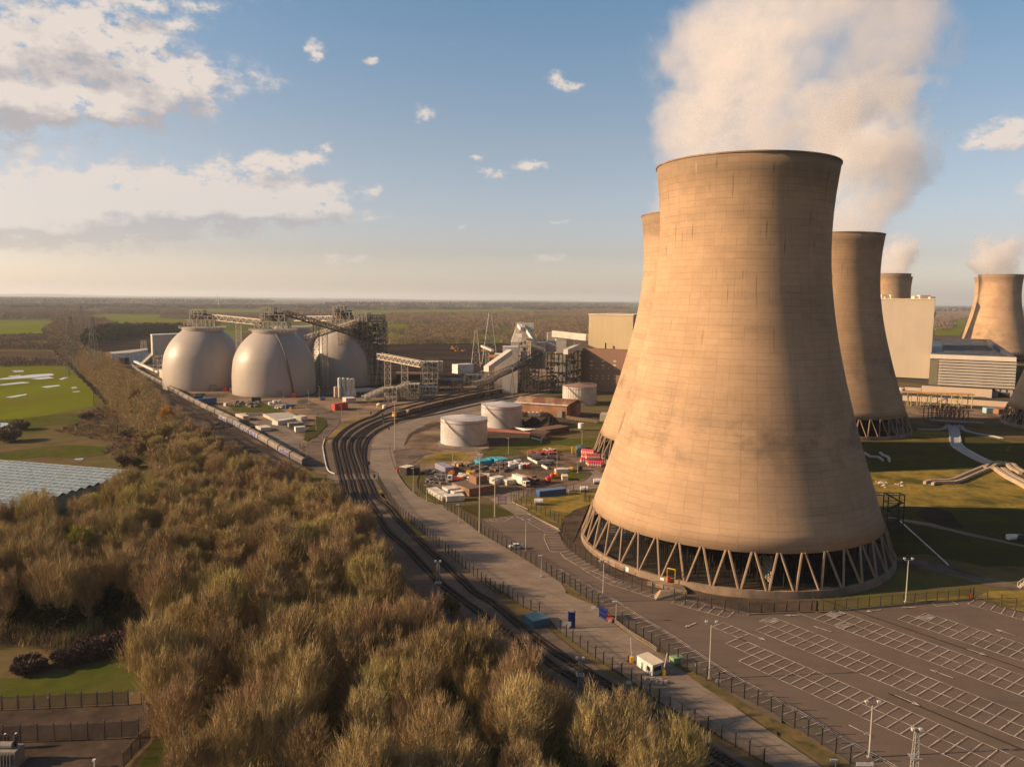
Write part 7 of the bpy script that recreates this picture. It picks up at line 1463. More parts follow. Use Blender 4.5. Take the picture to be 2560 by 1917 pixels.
# edge bays by the far kerb
ribbon(mk,QS('cB',[(1720,265),(2200,405)]),.16,ZM); ribbon(mk,QS('cB',[(1780,225),(2208,330)]),.16,ZM)
for i in range(6): ln(Q('cB',1720+i*96,265+i*28),Q('cB',1785+i*88,225+i*22),.13)
for a,b in (((1410,255),(1455,283)),((1455,283),(1640,268)),((1640,268),(1580,240))): ln(Q('cB',*a),Q('cB',*b),.13)
def arrow(k,x0_,y0_,x1_,y1_):
    a,b=Q(k,x0_,y0_),Q(k,x1_,y1_); ln(a,b,.22); d=(b-a).normalized(); q=Vector((-d.y,d.x,0)); mk.add([(b+d*.9)[:2]+(ZM,) if False else ((b+d*.9).x,(b+d*.9).y,ZM),((b-d*.5+q*.55).x,(b-d*.5+q*.55).y,ZM),((b-d*.5-q*.55).x,(b-d*.5-q*.55).y,ZM)],[(0,1,2)])
for a in (('cB',278,360,170,363),('cB',975,313,870,327),('cB',1275,290,1170,295),('cB',545,505,420,465),('cB',1595,905,1430,845),('cB',2130,538,1990,492),('cB',1715,653,1850,698),('cB',1095,1052,1270,1128),('cB',695,1313,860,1395),('cC',1175,1243,1095,1275),('cC',1635,1340,1745,1385)): arrow(*a)
o=obj('parking_bay_lines',mk,LIN); o['kind']='structure'
mb=MB()
for v,uo in ((142.5,-70),(175.2,-70)): ln(uv(uo if v<150 else uA-4,v),uv(8,v),.35,ZM-.02,mb)
o=obj('drain_channel',mb,M('drain_dark',(.035,.027,.022),(.05,.04,.032),.5,.9,world=True)); o['kind']='structure'
mb=MB()
for k,pts in (('d8',[(1450,530),(1450,640),(1480,780),(1540,960),(1640,1150),(1760,1320),(1880,1440)]),('d5',[(1590,165),(1660,120),(1800,90)]),('d5',[(1590,170),(1660,230),(1800,300),(1960,380),(2060,460)]),('d5',[(1130,470),(1270,465)]),('d5',[(1230,530),(1500,670)]),('d5',[(1360,530),(1670,650)]),('d5',[(1240,630),(1380,700)])): ribbon(mb,smooth_line(QS(k,pts),2),.3,.34)
o=obj('road_edge_line',mb,LIY); o['kind']='structure'
mb=MB(); kb=smooth_line(QS('d8',[(240,440),(205,560),(210,650),(235,800),(270,960),(320,1050),(430,1100)]),2)
for a,b in zip(kb,kb[1:]): mb.bar(a+Vector((0,0,.4)),b+Vector((0,0,.4)),.45)
o=obj('kerb',mb,WHT); o['kind']='structure'
mb=MB(); kb=smooth_line(QS('cC',[(1620,1172),(1900,1160),(2208,1148)])+QS('cB',[(450,335),(1000,285),(1770,222)]),2)
for a,b in zip(kb,kb[1:]): mb.bar(a+Vector((0,0,.42)),b+Vector((0,0,.42)),.4)
for a,b in ((Q('c4',1240,985),Q('c4',1510,1120)),(Q('c4',1110,885),Q('c4',1240,950))): mb.bar(a+Vector((0,0,.36)),b+Vector((0,0,.36)),.4)
o=obj('kerb',mb,CONC); o['kind']='structure'
# ---------------------------------------------------------------- gate cabin, barriers, gates, cabinets
def at_c(k,x,y): return Q(k,x,y)
A_=Q('cA',1352,795); B_=Q('cA',1485,882); Cc=Q('cA',1580,850); h=HT(B_,'cA',782); T=thing('gate_cabin','white flat-roofed gate cabin standing in the middle of the road','cabin',((A_.x+Cc.x)/2,(A_.y+Cc.y)/2,0)); D_=A_+(Cc-B_); mb=MB(); mb.prism([A_[:2],B_[:2],Cc[:2],D_[:2]],.3,h); obj('body',mb,WHT,T); mb=MB(); c=(A_+Cc)/2; mb.prism([tuple((c+(p-c)*1.05)[:2]) for p in (A_,B_,Cc,D_)],h,h+.14); obj('roof',mb,M('cabin_roof',(.62,.52,.40),(.54,.45,.35),.6,.7),T)
GLS=M('dark_glass',(.02,.03,.028),(.03,.04,.036),.5,.15); 
def wpan(a,b,f0,f1,z0,z1,nm,m,d=.03):
    p,q=a.lerp(b,f0),a.lerp(b,f1); mb=MB(); u=(b-a).normalized(); n=Vector((u.y,-u.x,0)); mb.prism([(p+n*d)[:2],(q+n*d)[:2],(q-n*.02)[:2],(p-n*.02)[:2]],z0,z1); return obj(nm,mb,m,T)
wpan(A_,B_,.66,.84,h*.42,h*.74,'window',GLS); wpan(B_,Cc,.14,.78,h*.45,h*.8,'window',GLS); wpan(B_,Cc,.3,.66,h*.1,h*.4,'notice_board',WHT,.06); wpan(A_,B_,.64,.86,h*.38,h*.42,'sill',GALV,.05); wpan(A_,B_,.28,.42,.35,h*.75,'door',GREC)
for (bx,by,ex,ey,l) in ((1308,762,1293,545,'raised white barrier arm on a yellow post left of the gate cabin'),(1583,872,1608,672,'raised white barrier arm on a yellow post right of the gate cabin')):
    p=Q('cA',bx,by); hb_=HT(p,'cA',ey); T=thing('barrier',l,'barrier',p,0,'raised road barriers'); mb=MB(); mb.box(p.x-.35,p.y-.3,.2,p.x+.35,p.y+.3,1.45); obj('housing',mb,yl,T); q=Q('cA',ex,by); mb=MB(); mb.bar(p+Vector((0,0,1.3)),Vector((p.x+(q.x-p.x)*1.,p.y,hb_)),.22,.14); obj('arm',mb,WHT,T)
mb=MB(); p=Q('cA',1278,752); mb.bar(p,p+Vector((0,0,1.5)),.3); mb.box(p.x-.3,p.y-.3,0,p.x+.3,p.y+.3,.25); tag(obj('bollard',mb,DKC),'dark bollard beside the left barrier','bollard')
mb=MB(); rg=random.Random(4); p=Q('cA',1520,925)
for i in range(26): x,y=p.x+rg.gauss(0,.9),p.y+rg.gauss(0,.5); s=rg.uniform(.12,.35); mb.box(x-s,y-s,.18,x+s,y+s,.2+rg.uniform(.15,.6))
tag(obj('rubbish_pile',mb,M('litter',(.45,.38,.30),(.25,.2,.16),2,.9)),'small pile of rubbish in front of the gate cabin','rubbish')
T=box_thing('green_cabinet','green cabinet on the verge between the gate cabin and the car park','cabinet','cA',1632,752,1668,780,2.4,700,GRNC); a,b=Q('cA',380,400),Q('cA',455,462); box_thing('shipping_container','teal container beside the tracks at the edge of the wood','container','cA',380,405,460,465,4.2,345,TEAL)
BLG=M('gate_blue',(.025,.05,.22),(.02,.04,.17),.6,.5)
for k,(a,b,yt,l) in enumerate(((Q('cA',1030,365),Q('cA',1092,405),258,'right leaf of the blue double gate, at the car park fence'),(Q('cA',762,465),Q('cA',815,462),322,'left leaf of the blue double gate, with a white notice'))):
    h=HT(a,'cA',yt); T=thing('blue_gate',l,'gate',a,0,'blue steel gates of the concrete road'); u=(b-a); mb=MB(); n=14
    for i in range(n+1): q=a.lerp(b,i/n); mb.bar(q+Vector((0,0,.3)),q+Vector((0,0,h)),.14)
    for z in (.5,h*.5,h-.3): mb.bar(a+Vector((0,0,z)),b+Vector((0,0,z)),.16)
    mb.add([a+Vector((0,.06,.35)),b+Vector((0,.06,.35)),b+Vector((0,.06,h-.1)),a+Vector((0,.06,h-.1))],[(0,1,2,3)]); obj('leaf',mb,BLG,T)
    for q in (a,b): mb=MB(); mb.bar(q,q+Vector((0,0,h+.3)),.3); obj('post',mb,BLG,T)
    if k: mb=MB(); q=Q('cA',760,415,.0); hh=HT(a,'cA',400); mb.box(a.x-1.4,a.y-.35,hh-1.0,a.x+.6,a.y-.3,hh+.1); mb.box(a.x-.5,a.y-.35,hh-2.1,a.x+.2,a.y-.3,hh-1.0); obj('notice',mb,WHT,T)
p=Q('cA',1120,410); T=thing('red_equipment','small red and white trolley beside the right blue gate','equipment',p); mb=MB(); mb.box(p.x-.7,p.y-.5,.5,p.x+.7,p.y+.5,1.2); obj('box',mb,REDC,T); mb=MB(); mb.box(p.x-.4,p.y-.7,.35,p.x+.4,p.y-.52,1.0); obj('panel',mb,WHT,T)
mb=MB(); p=Q('cC',940,1030); v=[(-3.6,-1.3,.4),(3.4,-1.3,.4),(3.4,1.5,.4),(-3.6,1.5,.4),(-2.2,-.5,2.3),(2.2,-.5,2.3),(2.2,.8,2.3),(-2.2,.8,2.3)]; mb.add([(p.x+a,p.y+b,c) for a,b,c in v],[(4,5,6,7),(0,1,5,4),(1,2,6,5),(2,3,7,6),(3,0,4,7)]); tag(obj('concrete_plinth',mb,M_wall),'tapered concrete block on the car park edge below the yellow gate','block')
p=Q('cB',1745,205); T=thing('traffic_cone','red and white cone thing at the far corner of the car park','cone',p); mb=MB(); mb.cyl((p.x,p.y),.35,.1,1.5,10,.06); obj('cone',mb,rd,T); mb=MB(); mb.box(p.x-1.6,p.y-.5,0,p.x+.4,p.y+.5,.12); obj('base',mb,WHT,T)
def car(lab,p,rz,body,name='parked_car'):
    T=thing(name,lab,'car',p,rz); mb=MB(); pr=[(-2.1,.35),(-2.15,.75),(-2.0,.98),(-1.35,1.02),(-.75,1.45),(.75,1.48),(1.45,1.05),(1.95,.98),(2.1,.7),(2.05,.35)]; n=len(pr)
    hw=lambda z:.86 if z<1.1 else .68
    mb.add([(x,-hw(z),z) for x,z in pr]+[(x,hw(z),z) for x,z in pr],[tuple(range(n))[::-1],tuple(range(n,2*n))]+[(i,(i+1)%n,n+(i+1)%n,n+i) for i in range(n)]); obj('body',mb,body,T,local=True)
    mb=MB(); g=[(-1.22,1.1),(-.72,1.41),(.7,1.43),(1.3,1.1)]
    for s in (-1,1): mb.add([(x,s*(.875 if z<1.2 else .70),z) for x,z in g]+[(x,s*(.84 if z<1.2 else .66),z) for x,z in g],[(0,1,2,3),(7,6,5,4),(0,4,5,1),(1,5,6,2),(2,6,7,3),(3,7,4,0)])
    mb.box(1.0,-.62,1.12,1.36,.62,1.36); mb.box(-1.24,-.62,1.12,-.9,.62,1.36); obj('window',mb,GLS,T,local=True)
    for x in (-1.3,1.3):
        for y in (-.82,.82):
            w_=MB(); v=[(x+.33*math.cos(k*PI/6),y+d_,.33+.33*math.sin(k*PI/6)) for d_ in (-.1,.1) for k in range(12)]; w_.add(v,[tuple(range(12)),tuple(range(23,11,-1))]+[(k,12+k,12+(k+1)%12,(k+1)%12) for k in range(12)]); obj('wheel',w_,UND,T,local=True)
    for y in (-.6,.6): mb=MB(); mb.box(2.02,y-.2,.62,2.14,y+.2,.82); obj('headlight',mb,LGL,T,local=True)
    return T
p=Q('c4',1140,1290); car('single silver-white car parked by the car park fence',(p.x,p.y,ZM-.04),R(12),M('car_white',(.62,.62,.62),(.56,.56,.56),1,.3))
# small notices on the fences
for i,(k,x,y,yt) in enumerate((('cA',978,300,265),('cA',1282,935,905),('cB',828,1650,1605),('cA',2050,930,890),('cA',1872,790,760))):
    p=Q(k,x,y); h=HT(p,k,yt); mb=MB(); mb.box(p.x-(.5 if i!=2 else 1.4),p.y-.32,h-.7,p.x+(.5 if i!=2 else 1.4),p.y-.27,h); mb.bar((p.x,p.y-.2,0),(p.x,p.y-.2,h),.09); tag(obj('fence_sign',mb,wh),['white notice on the verge left of the right blue gate','white notice on the railway fence below the gate cabin','wide white sign at the bottom fence near the twin-headed lamp','white notice on the lower car park fence beyond the green cabinet','small white plate on the car park fence behind the green cabinet'][i],'sign')
# ---------------------------------------------------------------- storage yard
def cont(lab,k,pA,pB,dep,yt,m,grp='containers in the storage yard',roofm=None): return box_thing('shipping_container',lab,'container',k,*pA,*pB,dep,yt,m,grp,True,roofm)
cont('turquoise container with its long side lit, left of three','d6',(1375,330),(1480,375),6,240,TURQ); cont('small turquoise container between the other two','d6',(1625,270),(1705,300),4,200,TURQ); cont('turquoise container right of three with its end in shade','d6',(1745,280),(1865,335),5,195,TURQ)
cont('lilac container on the left of the storage yard','d6',(560,420),(770,520),4,315,LILC); cont('long blue container lying across the road to the yard','d7',(800,1065),(1290,1010),3.2,950,BLUC,roofm=M('container_blue_roof',(.10,.17,.31),(.08,.14,.26),.4,.6))
cont('long white container beside the road at the corner of the yard','d6',(388,915),(705,1105),4.,830,WHC); cont('white container block behind the long white one','d6',(705,905),(825,965),6,800,WHC); cont('low white container right of the white block','d6',(872,960),(960,1000),7,880,WHC); cont('white container across the end of the long white one','d6',(800,1120),(1170,1095),4,1010,WHC)
cont('white container with dark doors in the middle of the yard','d6',(1685,745),(1800,775),5,600,WHC); cont('white container with a shaded side next to the lorry','d7',(75,800),(200,848),5,705,WHC)
T=box_thing('brown_hut','brown flat-roofed hut with a raised roof box beside the white containers','building','d6',905,860,1265,1005,12,715,M('brick_warm',(.33,.165,.085)),roofm=M('brown_felt_roof',(.14,.105,.07),(.115,.085,.058),.3,.9)); a,b=Q('d6',905,860),Q('d6',1265,1005); h=HT(a,'d6',715); u=(b-a).normalized(); n=Vector((-u.y,u.x,0)); mb=MB(); q=a+u*3+n*6; mb.ob(q,q+u*5.5,5,h+.16,h+3.2); obj('roof_box',mb,BRN,T)
cont('dark open hut with a pale roof edge by the road bend','c4',(135,640),(195,650),5,575,DKC,None,CRM); 
box_thing('dark_shed','black shed joined to the dark open hut','shed','c4',200,650,300,645,5,590,DKC); mb=MB(); p=Q('c4',117,630); mb.cyl((p.x,p.y),.5,.2,1.9,10); mb.ball((p.x,p.y,2.0),.42); tag(obj('red_drum',mb,rd),'red drum left of the dark open hut','drum')
def lorry(lab,k,x,y,rz,L,H,bm,cm,grp=None):
    p=Q(k,x,y); T=thing('lorry',lab,'lorry',p,rz,grp); mb=MB(); mb.box(-L/2,-1.25,1.0,L/2-2.2,1.25,H); mb.box(-L/2-.03,-1.28,H,L/2-2.17,1.28,H+.08); obj('cargo_body',mb,bm,T,local=True); mb=MB(); mb.prism([(L/2-2.0,-1.15),(L/2,-1.1),(L/2,1.1),(L/2-2.0,1.15)],.6,2.7); obj('cab',mb,cm,T,local=True); mb=MB(); mb.box(L/2-.05,-.95,1.6,L/2+.04,.95,2.4); 
    for s in (-1,1): mb.box(L/2-1.3,s*1.13-.04,1.6,L/2-.35,s*1.13+.04,2.35)
    obj('window',mb,GLS,T,local=True)
    for xx in (-L/2+1.3,L/2-1.1):
        for s in (-1,1): w_=MB(); v=[(xx+.5*math.cos(q*PI/6),s*1.05+d_,.5+.5*math.sin(q*PI/6)) for d_ in (-.15,.15) for q in range(12)]; w_.add(v,[tuple(range(12)),tuple(range(23,11,-1))]+[(q,12+q,12+(q+1)%12,(q+1)%12) for q in range(12)]); obj('wheel',w_,UND,T,local=True)
    return T
lorry('white box lorry parked nose forward in the yard','d7',460,835,R(-55),9.5,3.9,WHC,WHT); lorry('brown open-sided lorry with a heap on it next to the white lorry','d7',640,790,R(-52),9,3.3,RUS,HOP); lorry('white flatbed truck half hidden behind the brown hut','d6',1380,715,R(-150),6,1.6,WHC,WHT); lorry('red and white pick-up in front of the white drums','d6',970,690,R(180),6,1.7,REDC,WHT)
# pink-red barrels stacked in rows
PNKR=M('barrel_red',(.62,.09,.11),(.50,.065,.085),.6,.5,rnd=.12); BLW=M('barrel_band',(.60,.50,.42),(.5,.42,.35),.5,.6)
def barrel(m,m2,r,L):
    T=thing('barrel','','barrel',(0,0,0),0,'pink-red barrels beside the second tower'); mb=MB(); mb.cyl((0,0),r,0,L*.86,12); mb.cyl((0,0),r*.8,L*.86,L,12); obj('shell',mb,m,T,local=True); mb=MB(); mb.lathe((0,0),[(r+.02,L*.3),(r+.08,L*.33),(r+.08,L*.5),(r+.02,L*.53)],12); mb.lathe((0,0),[(r+.02,.05),(r+.06,.06),(r+.06,.24),(r+.02,.25)],12); obj('band',mb,m2,T,local=True); return T
br0=barrel(PNKR,BLW,.85,2.2); n=0; lines=[((1605,330),(1800,345),7,1),((1600,300),(1790,320),7,2),((1580,410),(1920,415),10,1),((1690,455),(1970,470),9,1),((1680,395),(1900,400),7,2),((1720,480),(1930,490),6,1)]
for a,b,cn,lv in lines:
    for i in range(cn):
        x=a[0]+(b[0]-a[0])*i/(cn-1); y=a[1]+(b[1]-a[1])*i/(cn-1); p=Q('d7',x,y+(28 if lv==2 else 0)); T=br0 if n==0 else dup(br0); n+=1; T.location=(p.x,p.y,2.2 if lv==2 else 0); T['label']='pink-red barrel of the big stack beside the second tower'
def rowthings(name,cat,grp,lab,mkf,spots,rz=None):
    first=None
    for i,(k,x,y) in enumerate(spots):
        p=Q(k,x,y); T=first
        if first is None: first=T=mkf()
        else: T=dup(first)
        T.location=p; T.rotation_euler[2]=random.uniform(0,6.28) if rz is None else rz; T['label']=lab if isinstance(lab,str) else lab[i]; T['category']=cat
        if grp: T['group']=grp
    return first
def mk_drum(m,m2,r=.75,h=1.7):
    def f():
        T=thing('drum','x','drum'); mb=MB(); mb.cyl((0,0),r,.08,h*.9,12); obj('shell',mb,m,T,local=True); mb=MB(); mb.cyl((0,0),r*.93,h*.9,h,12); obj('lid',mb,m2,T,local=True); return T
    return f
rg=random.Random(12)
rowthings('drum','drum','blue and white drums in the storage yard','blue and white drum among the drums in the middle of the yard',mk_drum(M('drum_blue_white',(.36,.46,.62),(.55,.55,.55),1.2,.5,rnd=.2),WHT,1.0,2.1),[('d7',rg.uniform(250,460),rg.uniform(440,540)) for _ in range(22)])
rowthings('drum','drum','red and white drums in the storage yard','red and white drum at the right end of the drum row',mk_drum(REDC,WHT,.9,2.2),[('d7',480+i*32,505+(i%2)*20) for i in range(5)])
rowthings('drum','drum','black drums in the storage yard','black drum among the drums left of the blue ones',mk_drum(DKC,MACH,.8,1.8),[('d7',rg.uniform(20,230),rg.uniform(440,500)) for _ in range(26)])
rowthings('drum','drum','black and red drums on the grass edge','dark red drum in the long row along the grass at the back of the yard',mk_drum(RUS,REDC,.8,1.8),[('d7',610+i*22+rg.uniform(-6,6),268+rg.uniform(-14,26)) for i in range(22)])
rowthings('drum','drum','white topped drums on the grass edge','pale topped dark drum at the right of the back row',mk_drum(DKC,WHC,.7,1.8),[('d7',880+i*16+rg.uniform(-6,6),232+rg.uniform(-22,24)) for i in range(13)])
def mk_crate(m,s=(1.6,1.2,1.1)):
    def f():
        T=thing('crate','x','crate'); mb=MB(); x,y,z=s
        mb.box(-x/2,-y/2,.15,x/2,y/2,z)
        for i in range(4): xx=-x/2+x*(i+.5)/4; mb.box(xx-.12,-y/2-.05,.15,xx+.12,y/2+.05,z+.06)
        obj('box',mb,m,T,local=True); mb=MB()
        for yy in (-y/2+.1,0,y/2-.1): mb.box(-x/2,yy-.08,0,x/2,yy+.08,.15)
        obj('skid',mb,RUS,T,local=True); return T
    return f
for grp,lab,m,n_,rx,ry,s in (('timber crates at the back of the yard','tan timber crate behind the lilac container',M('crate_wood',(.42,.29,.16),(.33,.22,.12),.8,.9,rnd=.25),12,(950,1300),(330,410),(2,1.4,1.3)),('yellow crates in the yard','yellow crate on the long bund in the middle of the yard',M('crate_yellow',(.66,.40,.05),(.52,.31,.05),.8,.7,rnd=.2),9,(1240,1360),(500,560),(2.2,1.5,1.2)),('white sacks in the yard','white sack lying in the middle of the yard',M('sack_white',(.68,.62,.54),(.56,.51,.44),1.,.9,rnd=.15),14,(1050,1180),(560,640),(1.6,1.4,1.0)),('grey machine parts in the yard','grey machine part in the dark left half of the yard',M('scrap_grey',(.20,.18,.17),(.12,.105,.10),.8,.6,rnd=.35),52,(380,900),(450,760),(1.9,1.1,.9)),('pale crates behind the white container','pale crate right of the white drums in the yard',M('crate_pale',(.52,.46,.38),(.40,.35,.29),.8,.8,rnd=.25),16,(1480,1660),(560,650),(1.7,1.3,1.3)),('mixed pallets in the yard','dark pallet stack in front of the turquoise containers',M('pallet_dark',(.13,.10,.075),(.09,.07,.055),.8,.9,rnd=.35),40,(1180,2100),(370,520),(1.9,1.3,1.2)),('orange crates in the yard','orange crate beside the red pick-up',M('crate_orange',(.62,.22,.05),(.5,.17,.04),.8,.7,rnd=.2),5,(860,930),(520,590),(1.6,1.2,1.3))):
    rowthings('crate','crate',grp,lab,mk_crate(m,s),[('d6',rg.uniform(*rx),rg.uniform(*ry)) for _ in range(n_)])
def mk_gas():
    T=thing('pipe_stack','x','stack'); mb=MB()
    for i in range(4):
        for j in range(3-i//2): mb.bar((-3,-1+j*.8+.4*(i%2),.35+i*.6),(3,-1+j*.8+.4*(i%2),.35+i*.6),.6,n=6)
    obj('pipes',mb,MATS['scrap_grey'],T,local=True); mb=MB(); mb.box(-2,-1.4,0,-1.7,1.4,.2); mb.box(1.7,-1.4,0,2,1.4,.2); obj('bearers',mb,RUS,T,local=True); return T
rowthings('pipe_stack','stack','dark pipe stacks in the yard bays',['stack of dark pipes by the white kerb of the yard, nearest','stack of dark pipes by the white kerb of the yard, middle','stack of dark pipes by the white kerb of the yard, farthest','reddish stack of pipes at the end of the bay','stack of pipes on the paving behind the lamp post'],mk_gas,[('d7',880,480),('d7',780,390),('d7',690,340),('d7',1050,375),('d7',950,455)],R(5))
mb=MB(); a,b=Q('d7',580,350),Q('d7',940,550); mb.ob(a,b,.8,0,1.1); tag(obj('low_wall',mb,M('white_wall',(.62,.56,.48),(.52,.47,.4),.5,.8)),'low white wall running through the storage yard','wall')
box_thing('open_skip','pale open skip on the dark ground near the grass corner','skip','d7',1220,755,1330,755,4.,670,CRM); 
for i,(x,y) in enumerate(((955,795),(1035,715),(1105,700))):
    p=Q('d7',x,y); T=thing('red_buoy',['big red rounded tank beside the white lorry','small red rounded tank in the middle of the dark ground','small orange rounded tank right of the red one'][i],'tank',p); mb=MB(); mb.ball((p.x,p.y,1.5),1.4 if i==0 else 1.1,n=12); obj('tank',mb,rd if i<2 else MATS['orange_paint'],T); mb=MB(); mb.box(p.x-.9,p.y-.7,0,p.x+.9,p.y+.7,.5); obj('cradle',mb,RUS,T)
p=Q('d7',1490,250); h=HT(p,'d7',130); T=thing('lifting_gantry','yellow lifting frame standing behind the green tank in the yard','frame',p); mb=MB(); lattice(mb,p.x-2.4,p.y-1.5,p.x+2.4,p.y+1.5,0,h,1,1,3,.35); obj('frame',mb,yl,T); mb=MB(); mb.box(p.x-1.5,p.y-1,h*.5,p.x+1.2,p.y+1,h*.65); obj('hoist',mb,yl,T)
p=Q('d7',1570,300); T=thing('green_tank','rounded dark green tank left of the pink-red barrels','tank',p); mb=MB(); pr=[(-2.4,0),(-2.5,2.6),(-1.8,3.8),(0,4.2),(1.8,3.8),(2.5,2.6),(2.4,0)]; n=7; mb.add([(p.x+x,p.y+dy,z+.3) for dy in (-1,7) for x,z in pr],[tuple(range(n))[::-1],tuple(range(n,2*n))]+[(i,i+1,n+i+1,n+i) for i in range(n-1)]); obj('body',mb,M('dark_green_tank',(.06,.10,.095),(.045,.08,.075),.5,.6),T); mb=MB(); mb.box(p.x-1.2,p.y-1.15,.3,p.x+1.2,p.y-1.0,2.9); obj('door',mb,DKC,T)
box_thing('blue_cabin','dark blue cabin on top of the slope behind the green tank','cabin','d7',1560,175,1625,175,4,125,BLUC); box_thing('skip','dark skip with pale square at the grass corner of the yard','skip','d7',1520,580,1590,580,3,490,DKC); box_thing('yellow_box','yellow and dark box beside the pale sacks','box','d7',1335,580,1405,585,2.5,520,MATS['crate_yellow'])
rowthings('sack','sack','pale sacks by the lamp post',['pale sack on the ground left of the yellow box, first','pale sack on the ground left of the yellow box, second','pale sack on the ground left of the yellow box, third'],mk_crate(MATS['sack_white'],(3,1.8,1.5)),[('d7',1150,590),('d7',1200,575),('d7',1280,585)],0.2)
for i,(k,x,y) in enumerate((('d7',790,1200),('d7',1625,960),('d7',1870,815))):
    p=Q(k,x,y); T=thing('white_bowser',['white bowser standing alone on the rough grass','pale box trailer at the tower base','white drum trailer beside the road by the tower'][i],'trailer',p); mb=MB(); v=[(p.x-1.6+dx,p.y+1.0*math.cos(q*PI/5),1.5+1.0*math.sin(q*PI/5)) for dx in (0,3) for q in range(10)]; mb.add(v,[tuple(range(10)),tuple(range(19,9,-1))]+[(q,10+q,10+(q+1)%10,(q+1)%10) for q in range(10)]); obj('tank',mb,WHT,T); mb=MB(); mb.box(p.x-1.2,p.y-.9,.1,p.x+1.6,p.y+.9,.55); mb.bar((p.x+1.4,p.y,.5),(p.x+3.2,p.y,.4),.16); obj('chassis',mb,UND,T)
mb=MB(); p=Q('d7',1333,1015); mb.bar(p,p+Vector((0,0,2)),.4,n=8); mb.cyl((p.x,p.y),.35,0,.2,10); tag(obj('white_bollard',mb,WHT),'white bollard at the right end of the long blue container','bollard')
for k,x,y,yt,wd,l in (('d7',605,1040,965,1.6,'brown gate frame in the thin fence left of the blue container'),('d7',1395,1000,930,2.6,'grey pipe frame right of the blue container'),('d7',1655,1170,1040,2.2,'brown gate frame beside the nearest tower')):
    p=Q(k,x,y); h=HT(p,k,yt); mb=MB(); mb.bar((p.x-wd/2,p.y,0),(p.x-wd/2,p.y,h),.16); mb.bar((p.x+wd/2,p.y,0),(p.x+wd/2,p.y,h),.16); mb.bar((p.x-wd/2,p.y,h),(p.x+wd/2,p.y,h),.16); tag(obj('site_gate',mb,RUS),l,'gate')
a,b=Q('d7',40,1190),Q('d7',185,1190); h=HT(a,'d7',1040); T=thing('blue_gate','blue barred gate where the yard road meets the car park','gate',a); mb=MB()
for i in range(9): q=a.lerp(b,i/8); mb.bar(q,q+Vector((0,0,h)),.13)
for z in (.4,h*.6,h): mb.bar(a+Vector((0,0,z)),b+Vector((0,0,z)),.14)
obj('bars',mb,BLG,T); mb=MB(); [mb.bar(q,q+Vector((0,0,h+.3)),.28) for q in (a,b)]; obj('posts',mb,BLG,T)
p=Q('d6',1340,140); T=thing('timber_rack','orange timber rack lying on the grass bank','rack',p); mb=MB()
for z in (.4,.9,1.4): mb.bar((p.x-3,p.y,z),(p.x+3,p.y-.4,z),.3)
obj('boards',mb,MATS['crate_wood'],T); mb=MB(); [mb.bar((p.x+s,p.y,0),(p.x+s,p.y,1.7),.2) for s in (-2.6,0,2.6)]; obj('uprights',mb,MATS['crate_wood'],T)
# ---------------------------------------------------------------- cabins and scrap in the triangle by the long train
cont('cream container with a lit long side by the long train','d5',(668,405),(785,445),4,335,CRM,'cabins in the triangle by the long train'); cont('white cabin with red band beside the long train','d5',(975,575),(1060,610),6,520,WHC,'cabins in the triangle by the long train'); cont('long white site cabin with windows','d5',(1320,515),(1590,470),5,450,WHC,'cabins in the triangle by the long train'); cont('grey cabin with pale end in front of the long white cabin','d5',(1490,545),(1715,530),4,485,GREC,'cabins in the triangle by the long train'); cont('small white cabin nearest the grass loop','d5',(1592,622),(1745,612),4,545,WHC,'cabins in the triangle by the long train'); cont('white hut behind the long white cabin','d5',(1560,440),(1680,450),6,375,WHC,'cabins in the triangle by the long train')
box_thing('site_office','long pale site office with a dark end wall in the triangle','building','d5',1090,375,1275,465,16,335,CRM,roofm=CLD)
a,b=Q('d5',810,370),Q('d5',1085,360); mb=MB(); mb.ob(a,b,.5,0,HT(a,'d5',325)); mb.box(a.x-.5,a.y-.5,0,a.x+.8,a.y+.8,HT(a,'d5',318)); tag(obj('block_wall',mb,CRM),'pale block wall behind the cream container','wall')
car('dark blue car beside the white cabin with the red band',Q('d5',925,560),R(20),M('car_blue',(.03,.07,.16),(.025,.06,.13),1,.35)); 
for i,(x,y,l,m) in enumerate(((1505,250,'blue lorry load among the scrap near the road','b'),(1520,300,'yellow digger near the scrap by the road','y'))):
    p=Q('d5',x,y)
    if i==0: box_thing('blue_skip',l,'skip','d5',1440,262,1590,255,4,205,BLUC)
    else:
        T=thing('digger',l,'machine',p); mb=MB(); mb.box(p.x-1.5,p.y-1,.7,p.x+1.5,p.y+1,1.8); mb.box(p.x-1,p.y-.8,1.8,p.x+.4,p.y+.8,2.9); obj('body',mb,yl,T); mb=MB(); mb.bar((p.x+1,p.y,1.8),(p.x+3,p.y,3.6),.35); mb.bar((p.x+3,p.y,3.6),(p.x+3.8,p.y,1),.3); obj('boom',mb,yl,T)
rowthings('scrap','scrap','grey scrap pieces before the near dome','grey piece of scrap in the heap before the near dome',mk_crate(MATS['scrap_grey'],(2.4,1.6,1.6)),[('d5',rg.uniform(650,1040),rg.uniform(165,240)) for _ in range(26)]); rowthings('drum','drum','white round vessels by the yard road',['white round vessel by the yard road, left','white round vessel by the yard road, middle','white round vessel by the yard road, right'],mk_drum(WHC,WHT,1.6,2.4),[('d5',1205,205),('d5',1272,180),('d5',1338,178)])
rowthings('scrap','scrap','pale scrap beside the blue skip','pale piece of scrap left of the blue skip',mk_crate(MATS['crate_pale'],(2.,1.4,1.2)),[('d5',rg.uniform(1220,1430),rg.uniform(205,260)) for _ in range(14)])
